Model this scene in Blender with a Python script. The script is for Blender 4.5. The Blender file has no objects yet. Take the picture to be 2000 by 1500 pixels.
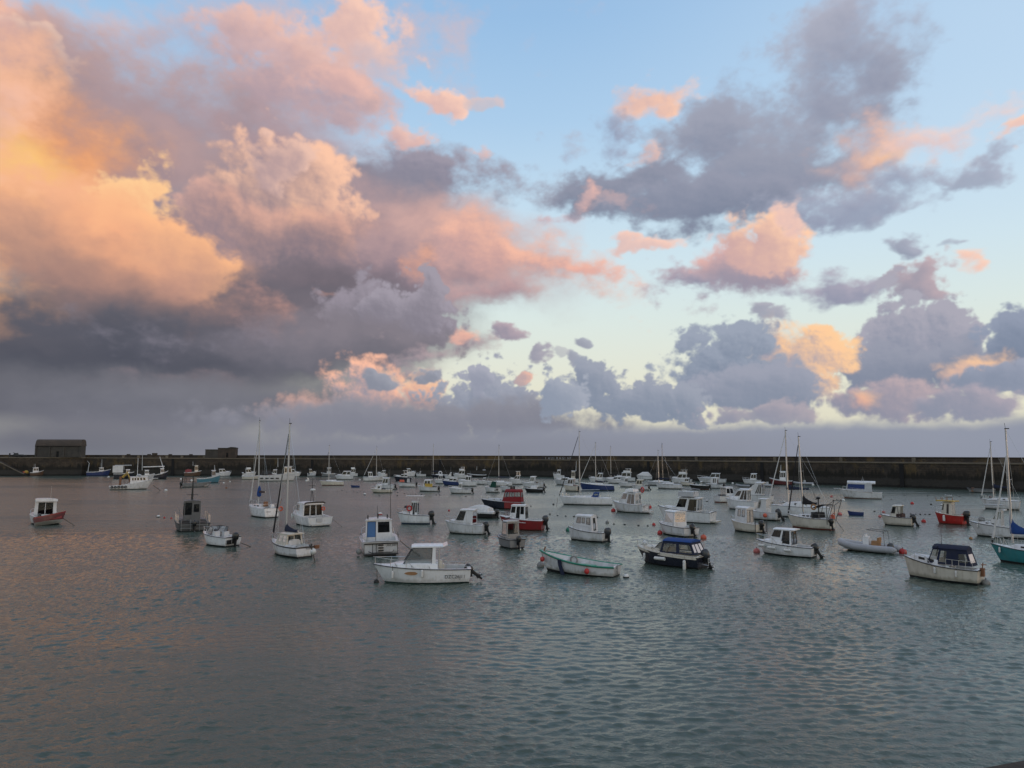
import bpy, bmesh, math, random
import numpy as np
from mathutils import Vector, Matrix

random.seed(7)
SC = bpy.context.scene
COL = SC.collection
R = math.radians

# ------------------------------------------------------------------ camera
CAM_H = 7.6                      # eye height above the water, standing on the quay
F_PX, CX, CY, HZ = 1450.0, 1000.0, 750.0, 891.0
PITCH = math.atan((HZ - CY) / F_PX)
ROLL = R(0.115)
cam_d = bpy.data.cameras.new('camera')
cam_d.sensor_width = 36.0
cam_d.lens = F_PX / 2000.0 * 36.0
cam_d.clip_start = 0.1
cam_d.clip_end = 20000
cam = bpy.data.objects.new('camera', cam_d)
CAM_M = Matrix.Rotation(R(90) + PITCH, 3, 'X') @ Matrix.Rotation(ROLL, 3, 'Z')
cam.matrix_world = Matrix.Translation((0, 0, CAM_H)) @ CAM_M.to_4x4()
COL.objects.link(cam)
SC.camera = cam

def ray(px, py):
    return CAM_M @ Vector(((px - CX) / F_PX, (CY - py) / F_PX, -1.0))

def at(px, py, z=0.0):
    """point of the place seen at a photo pixel, on the level z"""
    d = ray(px, py)
    t = (z - CAM_H) / d.z
    return Vector((d.x * t, d.y * t, z))

def at_depth(px, py, Y):
    d = ray(px, py)
    t = Y / d.y
    return Vector((d.x * t, Y, CAM_H + d.z * t))

def azel(px, py):
    d = ray(px, py).normalized()
    return math.degrees(math.atan2(d.x, d.y)), math.degrees(math.asin(d.z))

# ------------------------------------------------------------------ world
SUN_EL, SUN_AZ = 3.0, 118.0      # low sun to the right and behind the viewer
SKY_STRENGTH = 0.1
world = bpy.data.worlds.new('World')
SC.world = world
world.use_nodes = True
NT = world.node_tree
NT.nodes.clear()

def lin(c):
    return tuple(((v / 255.0) / 12.92 if v / 255.0 <= 0.04045 else ((v / 255.0 + 0.055) / 1.055) ** 2.4) for v in c)

class NG:
    """small helper to write node graphs"""
    def __init__(self, nt): self.nt = nt
    def n(self, t, **kw):
        nd = self.nt.nodes.new(t)
        for k, v in kw.items(): setattr(nd, k, v)
        return nd
    def put(self, sock, v):
        if hasattr(v, 'is_output'): self.nt.links.new(v, sock)
        else: sock.default_value = v
    def m(self, op, a, b=None, c=None, clamp=False):
        nd = self.n('ShaderNodeMath', operation=op, use_clamp=clamp)
        self.put(nd.inputs[0], a)
        if b is not None: self.put(nd.inputs[1], b)
        if c is not None: self.put(nd.inputs[2], c)
        return nd.outputs[0]
    def v(self, op, a, b=None, scale=None):
        nd = self.n('ShaderNodeVectorMath', operation=op)
        self.put(nd.inputs[0], a)
        if b is not None: self.put(nd.inputs[1], b)
        if scale is not None: self.put(nd.inputs['Scale'], scale)
        return nd.outputs['Value'] if op in ('LENGTH', 'DOT_PRODUCT', 'DISTANCE') else nd.outputs['Vector']
    def xyz(self, a):
        nd = self.n('ShaderNodeSeparateXYZ'); self.put(nd.inputs[0], a); return nd.outputs
    def comb(self, x, y, z):
        nd = self.n('ShaderNodeCombineXYZ')
        for i, q in enumerate((x, y, z)): self.put(nd.inputs[i], q)
        return nd.outputs[0]
    def rng(self, v, a, b, c=0.0, d=1.0, smooth=True):
        nd = self.n('ShaderNodeMapRange', interpolation_type='SMOOTHSTEP' if smooth else 'LINEAR')
        self.put(nd.inputs['Value'], v)
        for k, q in zip(('From Min', 'From Max', 'To Min', 'To Max'), (a, b, c, d)): self.put(nd.inputs[k], q)
        return nd.outputs['Result']
    def mix(self, f, a, b, blend='MIX'):
        nd = self.n('ShaderNodeMix', data_type='RGBA', blend_type=blend)
        self.put(nd.inputs['Factor'], f)
        for k, q in ((6, a), (7, b)):
            if not hasattr(q, 'is_output') and len(q) == 3: q = (*q, 1.0)
            self.put(nd.inputs[k], q)
        return nd.outputs[2]
    def noise(self, vec, scale, detail=4.0, rough=0.5, lac=2.0, dist=0.0, out='Fac'):
        nd = self.n('ShaderNodeTexNoise', noise_dimensions='3D')
        self.put(nd.inputs['Vector'], vec)
        nd.inputs['Scale'].default_value = scale
        nd.inputs['Detail'].default_value = detail
        nd.inputs['Roughness'].default_value = rough
        nd.inputs['Lacunarity'].default_value = lac
        nd.inputs['Distortion'].default_value = dist
        return nd.outputs[out]
    def voro(self, vec, scale, detail=3.0, rough=0.5, smooth=0.6):
        nd = self.n('ShaderNodeTexVoronoi', feature='SMOOTH_F1')
        self.put(nd.inputs['Vector'], vec)
        nd.inputs['Scale'].default_value = scale
        nd.inputs['Detail'].default_value = detail
        nd.inputs['Roughness'].default_value = rough
        nd.inputs['Smoothness'].default_value = smooth
        return nd.outputs['Distance']
    def ramp(self, f, stops):
        nd = self.n('ShaderNodeValToRGB')
        el = nd.color_ramp.elements
        while len(el) < len(stops): el.new(0.5)
        for e, (p, c) in zip(el, stops):
            e.position = p; e.color = (*c, 1.0) if len(c) == 3 else c
        self.put(nd.inputs[0], f)
        return nd.outputs[0]
# clouds, back to front: centre and radii as angles (given in pixels of the photograph), tilt, shaded and lit colour
def L(x, y, rx, ry, rot, c1, c2, **kw): return ((x, y, rx, ry, rot, c1, c2), kw)
LAYERS = [
    # ---- high thin veil and mauve deck, upper left
    L(300, 60, 480, 170, 0, (176, 176, 196), (216, 186, 184), kind='w', amp=0.7, soft=0.8, op=0.68),
    L(230, 250, 620, 230, -10, (162, 148, 159), (204, 172, 167), kind='w', amp=0.42, soft=0.5, rel=0.7),
    L(540, 90, 190, 62, -10, (206, 176, 178), (238, 194, 180), kind='w', amp=0.45, soft=0.4, op=0.95),
    L(650, 55, 80, 62, 0, (216, 182, 178), (247, 204, 186), kind='w', amp=0.45, soft=0.35),
    L(845, 200, 66, 46, -30, (218, 182, 178), (252, 208, 188), kind='w', amp=0.45, soft=0.3),
    L(740, 135, 100, 34, -25, (200, 186, 194), (226, 194, 188), kind='w', amp=0.6, soft=0.5, op=0.7),
    L(940, 192, 40, 16, 0, (200, 190, 196), (226, 196, 188), kind='w', amp=0.6, soft=0.5, op=0.7),
    L(20, 80, 90, 150, 0, (222, 176, 166), (250, 192, 166), kind='w', amp=0.4, soft=0.6, op=0.9),
    L(120, 125, 80, 26, -35, (226, 180, 170), (255, 216, 192), kind='w', amp=0.7, soft=0.45, op=0.9),
    L(500, 300, 420, 190, -12, (148, 138, 150), (190, 158, 160), kind='s', amp=0.5, soft=0.6, rel=0.9),
    L(620, 205, 210, 90, -20, (176, 156, 166), (216, 178, 172), kind='w', amp=0.45, soft=0.5, op=0.9),
    L(640, 165, 60, 36, 0, (204, 170, 170), (236, 190, 178), kind='w', amp=0.5, soft=0.5, op=0.8),
    L(580, 490, 520, 190, 0, (106, 101, 112), (140, 128, 136), kind='s', amp=0.22, soft=0.4, ld=90, rel=0.8),
    # ---- long grey arm to the right at mid height
    L(845, 350, 300, 92, -6, (118, 121, 142), (158, 152, 166), kind='w', amp=0.35, soft=0.35, ld=80),
    L(720, 380, 220, 70, 0, (118, 119, 138), (146, 142, 156), kind='s', amp=0.4, soft=0.4, ld=80),
    L(790, 272, 66, 36, -15, (206, 170, 170), (242, 196, 180), kind='w', amp=0.45, soft=0.35, op=0.9),
    L(945, 312, 60, 24, 0, (184, 168, 180), (236, 194, 182), kind='w', amp=0.55, soft=0.4, op=0.85),
    # ---- dark deck lower left
    L(150, 650, 760, 160, 0, (78, 81, 92), (104, 103, 113), kind='s', amp=0.25, soft=0.35, ld=90, rel=0.7),
    L(640, 610, 370, 130, -2, (96, 95, 106), (126, 117, 125), kind='s', amp=0.35, soft=0.35, rel=0.8),
    # ---- pink wedge pointing right
    L(860, 490, 370, 116, -10, (146, 130, 142), (220, 178, 168), kind='s', amp=0.3, soft=0.5, ld=80, gsc=1.1, rel=0.8),
    L(1050, 510, 240, 66, -14, (184, 152, 156), (244, 188, 166), kind='w', amp=0.3, soft=0.42, ld=70, gsc=1.0),
    L(960, 575, 190, 48, 6, (156, 137, 147), (196, 162, 162), kind='w', amp=0.3, soft=0.5, ld=80),
    L(1150, 532, 140, 30, -8, (216, 170, 164), (242, 186, 168), kind='w', amp=0.5, soft=0.4),
    L(1070, 545, 70, 22, -5, (156, 148, 160), (188, 162, 164), kind='w', amp=0.6, soft=0.6, op=0.75),
    L(800, 520, 50, 34, 0, (200, 152, 142), (248, 178, 140), kind='w', amp=0.6, soft=0.8, op=0.75),
    L(1080, 452, 90, 26, 4, (176, 164, 178), (214, 182, 184), kind='w', amp=0.7, soft=0.5, op=0.85),
    # ---- big sunlit heap, far left
    L(310, 340, 230, 150, -10, (150, 132, 140), (184, 156, 156), kind='s', amp=0.4, soft=0.5),
    L(90, 375, 260, 200, 0, (240, 162, 112), (255, 186, 110), kind='w', amp=0.25, soft=0.7, ld=200, gsc=0.7, rel=0.35),
    L(50, 365, 110, 90, 0, (255, 198, 118), (255, 218, 126), kind='s', amp=0.3, soft=0.9, op=0.85, rel=0.3),
    L(170, 480, 290, 120, -4, (158, 128, 122), (245, 181, 143), kind='p', amp=0.2, soft=0.4, ld=85, gsc=1.3, rel=0.35),
    L(290, 412, 76, 80, 10, (238, 168, 132), (255, 206, 152), kind='p', amp=0.3, soft=0.2, ld=60, rel=0.9),
    L(345, 505, 96, 62, -25, (190, 146, 132), (255, 190, 142), kind='p', amp=0.22, soft=0.28, ld=70, gsc=1.0, rel=0.5),
    L(230, 450, 130, 90, 0, (240, 170, 134), (255, 192, 144), kind='s', amp=0.4, soft=0.7, ld=60, rel=0.5),
    L(170, 555, 330, 52, -3, (108, 103, 110), (176, 136, 124), kind='s', amp=0.4, soft=0.9, ld=90, gsc=1.4, op=0.9, rel=0.5),
    L(120, 650, 460, 90, 0, (74, 77, 89), (92, 93, 104), kind='s', amp=0.35, soft=0.6, ld=90, rel=0.6),
    # ---- the same heap goes on beyond the left edge
    L(-260, 400, 360, 210, 0, (226, 164, 130), (252, 186, 132), kind='w', amp=0.3, soft=0.5, rel=0.5, ld=60),
    L(-300, 160, 420, 190, 0, (204, 168, 160), (244, 190, 164), kind='w', amp=0.4, soft=0.6, rel=0.7),
    L(-380, 620, 520, 100, 0, (80, 83, 94), (112, 106, 112), kind='s', amp=0.3, soft=0.5, ld=90),
    L(-900, 300, 420, 240, 0, (178, 152, 150), (238, 184, 160), kind='w', amp=0.4, soft=0.6, rel=0.8),
    # ---- centre left heap
    L(435, 425, 86, 54, 10, (148, 130, 138), (214, 170, 158), kind='p', amp=0.36, soft=0.32, ld=70, rel=0.8),
    L(560, 375, 112, 88, 0, (150, 132, 140), (252, 200, 170), kind='p', amp=0.36, soft=0.28, ld=30, rel=0.9, gsc=0.8),
    L(540, 320, 50, 46, 0, (180, 154, 156), (236, 194, 176), kind='p', amp=0.3, soft=0.3, ld=30, rel=1.2),
    L(560, 455, 130, 58, 0, (136, 122, 131), (218, 170, 154), kind='p', amp=0.35, soft=0.55, ld=80, rel=0.8),
    L(580, 400, 70, 38, 10, (246, 184, 152), (255, 202, 162), kind='w', amp=0.6, soft=1.0, op=0.75, rel=0.8),
    # ---- dark middle
    L(600, 545, 210, 40, 0, (102, 98, 108), (128, 116, 124), kind='s', amp=0.45, soft=0.7, ld=90),
    L(520, 615, 80, 40, -15, (128, 112, 116), (182, 142, 134), kind='w', amp=0.7, soft=0.7, op=0.75),
    L(620, 582, 60, 14, -5, (150, 124, 122), (196, 148, 134), kind='w', amp=0.8, soft=0.7, op=0.7),
    L(780, 630, 140, 70, 0, (122, 118, 128), (152, 144, 156), kind='p', amp=0.4, soft=0.2, ld=80, rel=0.6),
    L(825, 592, 70, 44, 0, (132, 127, 139), (162, 155, 167), kind='p', amp=0.5, soft=0.14, ld=70, rel=0.7),
    L(690, 672, 270, 60, 2, (100, 101, 112), (134, 127, 136), kind='s', amp=0.4, soft=0.35, ld=90),
    L(310, 650, 130, 44, 0, (88, 90, 102), (128, 124, 136), kind='w', amp=0.7, soft=0.7, op=0.65),
    L(330, 730, 160, 20, 0, (110, 104, 112), (136, 118, 122), kind='w', amp=0.7, soft=0.7, op=0.6),
    L(840, 690, 120, 36, 10, (134, 130, 142), (182, 162, 166), kind='w', amp=0.55, soft=0.5, op=0.85),
    L(905, 652, 42, 14, 0, (222, 172, 160), (250, 192, 168), kind='w', amp=0.6, soft=0.5, op=0.85),
    L(998, 656, 38, 17, -5, (150, 145, 160), (188, 170, 178), kind='w', amp=0.6, soft=0.3),
    L(1058, 690, 16, 15, 0, (156, 156, 170), (176, 172, 182), kind='w', amp=0.7, soft=0.35),
    L(1150, 668, 13, 9, 0, (156, 160, 174), (170, 174, 186), kind='w', amp=0.7, soft=0.4),
    L(1132, 704, 13, 9, 0, (156, 160, 174), (170, 174, 186), kind='w', amp=0.7, soft=0.4),
    L(1098, 692, 16, 7, 0, (176, 178, 186), (186, 186, 192), kind='w', amp=0.7, soft=0.4, op=0.7),
    # ---- grey bank along the horizon, left half, and its lit heaps
    L(150, 780, 720, 66, 0, (92, 93, 103), (105, 105, 113), kind='s', amp=0.35, soft=0.5, ld=90),
    L(500, 790, 430, 62, 0, (102, 104, 115), (121, 121, 130), kind='s', amp=0.4, soft=0.5, ld=90),
    L(590, 800, 70, 36, 0, (156, 140, 146), (242, 186, 164), kind='p', amp=0.6, soft=0.6, ld=60, op=0.75, rel=0.9),
    L(715, 772, 84, 50, 0, (156, 149, 160), (252, 192, 164), kind='p', amp=0.55, soft=0.38, ld=40, rel=1.3),
    L(830, 768, 36, 40, 0, (214, 166, 154), (255, 206, 166), kind='p', amp=0.5, soft=0.38, ld=50),
    L(752, 740, 27, 11, 0, (138, 142, 156), (158, 160, 172), kind='p', amp=0.6, soft=0.25),
    L(840, 732, 26, 11, 0, (138, 142, 156), (158, 160, 172), kind='p', amp=0.6, soft=0.25),
    L(950, 785, 100, 52, 0, (132, 140, 158), (162, 166, 180), kind='p', amp=0.5, soft=0.14, ld=80, rel=0.9),
    L(930, 745, 30, 22, 0, (146, 151, 168), (170, 172, 186), kind='p', amp=0.6, soft=0.14, ld=80, rel=0.6),
    L(1030, 742, 20, 9, 0, (186, 166, 168), (234, 188, 170), kind='p', amp=0.6, soft=0.3),
    L(800, 820, 320, 44, 0, (124, 126, 140), (141, 141, 152), kind='p', amp=0.4, soft=0.35, ld=90, rel=0.6),
    # ---- great grey cloud, upper right
    L(1670, 30, 220, 110, 25, (152, 158, 180), (184, 185, 200), kind='w', amp=0.45, soft=0.6, ld=100, rel=0.8),
    L(1640, 140, 200, 150, 0, (142, 149, 170), (168, 172, 188), kind='w', amp=0.4, soft=0.5, ld=100, rel=0.8),
    L(1560, 215, 240, 125, 10, (136, 144, 166), (160, 164, 181), kind='w', amp=0.35, soft=0.45, ld=100, rel=0.8),
    L(1560, 270, 270, 130, 0, (138, 146, 166), (162, 166, 183), kind='w', amp=0.3, soft=0.5, ld=100, rel=0.8),
    L(1660, 110, 190, 150, 20, (142, 149, 170), (168, 172, 189), kind='w', amp=0.3, soft=0.6, ld=100, rel=0.8),
    L(1340, 198, 104, 48, 12, (214, 182, 178), (255, 206, 178), kind='w', amp=0.4, soft=0.4, ld=-20, gsc=0.8, rel=1.1),
    L(1250, 285, 80, 56, 0, (144, 153, 177), (166, 170, 190), kind='w', amp=0.55, soft=0.5, op=0.9),
    L(1110, 300, 80, 40, 10, (158, 168, 192), (180, 184, 200), kind='w', amp=0.8, soft=0.6, op=0.75),
    L(1450, 300, 230, 110, 0, (134, 142, 163), (158, 162, 179), kind='w', amp=0.35, soft=0.4, ld=90, rel=0.8),
    L(1560, 330, 270, 84, 0, (134, 142, 163), (154, 158, 175), kind='w', amp=0.35, soft=0.4, ld=90, rel=0.8),
    L(1730, 290, 130, 64, -5, (184, 170, 180), (252, 198, 170), kind='w', amp=0.45, soft=0.8, ld=10, op=0.95),
    L(1750, 312, 76, 36, 0, (226, 180, 164), (255, 204, 156), kind='s', amp=0.6, soft=1.0, rel=0.7),
    L(1850, 262, 120, 48, 5, (222, 196, 198), (248, 208, 192), kind='w', amp=0.7, soft=0.7, op=0.75),
    L(1990, 272, 56, 24, 10, (236, 196, 184), (253, 208, 182), kind='w', amp=0.5, soft=0.4, op=0.9),
    L(1260, 390, 220, 66, -4, (120, 130, 151), (146, 150, 168), kind='w', amp=0.4, soft=0.35, ld=90, rel=0.8),
    L(1450, 400, 250, 60, 3, (126, 135, 156), (150, 154, 172), kind='w', amp=0.35, soft=0.35, ld=90, rel=0.8),
    L(1700, 385, 200, 40, 4, (144, 152, 175), (168, 172, 190), kind='w', amp=0.5, soft=0.5, op=0.9, ld=90),
    L(1890, 355, 100, 28, 14, (150, 158, 178), (172, 176, 194), kind='w', amp=0.6, soft=0.5, op=0.85),
    L(1175, 392, 26, 36, -20, (200, 172, 174), (238, 190, 178), kind='w', amp=0.8, soft=0.6, op=0.8),
    L(1300, 330, 40, 22, 20, (202, 178, 180), (246, 200, 182), kind='w', amp=0.8, soft=0.6, op=0.75),
    L(1245, 415, 50, 12, -20, (190, 168, 172), (224, 184, 176), kind='w', amp=0.8, soft=0.7, op=0.5),
    L(1300, 486, 62, 17, 4, (220, 190, 186), (250, 206, 188), kind='w', amp=0.45, soft=0.4, op=0.95),
    # ---- small heap with two wings, right of centre
    L(1380, 556, 130, 34, 6, (148, 147, 166), (186, 170, 180), kind='w', amp=0.5, soft=0.35, ld=90),
    L(1640, 566, 190, 36, -6, (144, 149, 170), (176, 171, 186), kind='w', amp=0.5, soft=0.4, ld=90),
    L(1512, 525, 84, 44, 0, (154, 148, 164), (224, 180, 174), kind='p', amp=0.45, soft=0.42, ld=80, gsc=1.2, rel=0.6),
    L(1535, 480, 50, 42, -25, (208, 172, 168), (255, 208, 176), kind='p', amp=0.55, soft=0.38, ld=50, rel=1.0),
    L(1575, 425, 40, 20, 40, (232, 194, 186), (250, 208, 190), kind='w', amp=0.7, soft=0.6, op=0.85),
    L(1505, 600, 34, 16, -35, (150, 152, 170), (170, 168, 182), kind='w', amp=0.6, soft=0.4, op=0.9),
    L(1810, 490, 44, 30, 0, (148, 156, 175), (172, 176, 192), kind='w', amp=0.5, soft=0.35),
    L(1915, 512, 50, 17, 14, (236, 198, 186), (251, 211, 191), kind='w', amp=0.4, soft=0.4),
    L(1905, 478, 40, 12, 6, (160, 168, 186), (178, 182, 196), kind='w', amp=0.7, soft=0.5, op=0.8),
    L(1810, 560, 62, 34, 20, (146, 148, 165), (194, 174, 180), kind='p', amp=0.5, soft=0.25, rel=0.7),
    # ---- cumulus along the right horizon
    L(1790, 670, 104, 86, -15, (138, 145, 164), (172, 170, 183), kind='p', amp=0.45, soft=0.16, ld=80, rel=0.9),
    L(1810, 715, 210, 50, 0, (128, 137, 157), (152, 156, 172), kind='p', amp=0.45, soft=0.2, ld=80, rel=0.5),
    L(1985, 655, 84, 62, 0, (120, 133, 155), (148, 157, 177), kind='p', amp=0.4, soft=0.14, ld=80, rel=0.5),
    L(1890, 722, 58, 28, 0, (212, 180, 168), (255, 206, 162), kind='p', amp=0.5, soft=0.55, op=0.95, rel=0.7),
    L(1960, 745, 100, 30, 0, (134, 144, 164), (156, 162, 180), kind='p', amp=0.5, soft=0.2, rel=0.5),
    L(1590, 682, 70, 40, 0, (204, 176, 166), (255, 210, 160), kind='p', amp=0.45, soft=0.26, ld=40, rel=1.0),
    L(1540, 690, 104, 50, 0, (158, 158, 174), (255, 206, 160), kind='p', amp=0.4, soft=0.4, ld=20, gsc=1.2, rel=1.0),
    L(1410, 700, 104, 66, 0, (128, 140, 160), (156, 165, 182), kind='p', amp=0.42, soft=0.18, ld=80, rel=0.9),
    L(1590, 738, 52, 30, 0, (206, 180, 168), (255, 206, 160), kind='p', amp=0.5, soft=0.45, op=0.95, rel=0.7),
    L(1470, 752, 130, 50, 0, (132, 142, 161), (158, 162, 178), kind='p', amp=0.4, soft=0.22, ld=80, rel=0.5),
    L(1280, 772, 130, 40, -14, (130, 141, 160), (158, 164, 179), kind='p', amp=0.5, soft=0.16, ld=80, rel=0.6),
    L(1110, 772, 36, 28, 10, (142, 152, 170), (166, 172, 186), kind='p', amp=0.5, soft=0.16, rel=0.6),
    L(1730, 775, 110, 32, 0, (142, 144, 162), (188, 170, 175), kind='p', amp=0.45, soft=0.3, rel=0.6),
    L(1702, 770, 26, 17, 0, (248, 186, 154), (255, 202, 158), kind='p', amp=0.5, soft=0.9, op=0.8, rel=0.6),
    L(1920, 785, 90, 26, 0, (142, 147, 165), (176, 167, 178), kind='p', amp=0.45, soft=0.3, rel=0.6),
    L(1470, 800, 110, 20, 0, (144, 147, 164), (178, 168, 176), kind='p', amp=0.45, soft=0.3, op=0.95, rel=0.6),
    # ---- level haze bank on the sea
    L(1600, 880, 1100, 67, 0, (140, 147, 164), (150, 155, 170), kind='s', amp=0.07, soft=0.22, ld=90, rel=0.4, gsc=0.6),
    L(700, 876, 900, 60, 0, (124, 127, 140), (136, 137, 149), kind='s', amp=0.2, soft=0.6, ld=90, rel=0.4, gsc=0.6),
    L(60, 866, 560, 76, 0, (100, 102, 113), (114, 113, 122), kind='s', amp=0.22, soft=0.7, ld=90, rel=0.5),
]
# ------------------------------------------------------------------ sky: clear air and clouds worked out as a function of direction
_lat = {}
def _lattice(ku, kv, seed):
    k = (ku, kv, seed)
    if k not in _lat:
        _lat[k] = np.random.RandomState(seed * 7919 + ku * 13 + kv).rand(kv + 4, ku).astype(np.float32) * 2 - 1
    return _lat[k]

def _taps(x, n, periodic):
    i = np.floor(x).astype(int); f = (x - i).astype(np.float32)
    w = np.stack([(1 - f) ** 3, 3 * f ** 3 - 6 * f ** 2 + 4, -3 * f ** 3 + 3 * f ** 2 + 3 * f + 1, f ** 3]) / 6.0
    idx = np.stack([(i + k - 1) % n if periodic else np.clip(i + k - 1, 0, n - 1) for k in range(4)])
    return w.astype(np.float32), idx

def octave(az, el, per, seed, asp=1.5):
    """smooth random field, about one bump every `per` degrees of azimuth (flatter in height)"""
    ku = max(4, int(round(360.0 / per))); kv = int(100.0 / (per / asp)) + 2
    T = _lattice(ku, kv, seed)
    wu, iu = _taps((az % 360.0) * ku / 360.0, ku, True)
    wv, iv = _taps((el + 6.0) / (per / asp), T.shape[0], False)
    T = sum(T[:, iu[k]] * wu[k] for k in range(4))
    return 2.4 * sum(T[iv[k]] * wv[k][:, None] for k in range(4))

def fbm(az, el, per, octs, rough, seed, asp=1.5, billow=False):
    out = 0.0; a = 1.0; tot = 0.0
    for o in range(octs):
        n = octave(az, el, per / 2.0 ** o, seed + o, asp)
        if billow: n = np.abs(n) * 2.0 - 0.75
        out = out + a * n; tot += a; a *= rough
    return out / tot

def sstep(a, b, x):
    t = np.clip((x - a) / (b - a), 0, 1)
    return t * t * (3 - 2 * t)

def warped(F, du, dv):
    """sample a field at displaced pixels"""
    h, w = F.shape
    x = np.clip(np.arange(w, dtype=np.float32) + du, 0, w - 1.01)
    y = np.clip(np.arange(h, dtype=np.float32)[:, None] + dv, 0, h - 1.01)
    x, y = np.broadcast_to(x, F.shape), np.broadcast_to(y, F.shape)
    x0 = x.astype(np.int32); y0 = y.astype(np.int32); fx = x - x0; fy = y - y0
    k = y0 * w + x0; G = F.ravel()
    a = G[k]; a = a + (G[k + 1] - a) * fx
    b = G[k + w]; b = b + (G[k + w + 1] - b) * fx
    return a + (b - a) * fy

CLEAR = [(-6, (112, 122, 128)), (-0.4, (150, 152, 160)), (0, (220, 214, 194)), (2.5, (230, 226, 202)), (4.5, (232, 229, 207)), (7, (227, 231, 217)), (10.5, (219, 232, 228)),
         (14.5, (209, 229, 237)), (19, (196, 221, 239)), (25, (172, 205, 235)), (32, (152, 190, 228)), (56, (128, 168, 214)), (90, (112, 152, 204))]

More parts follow.
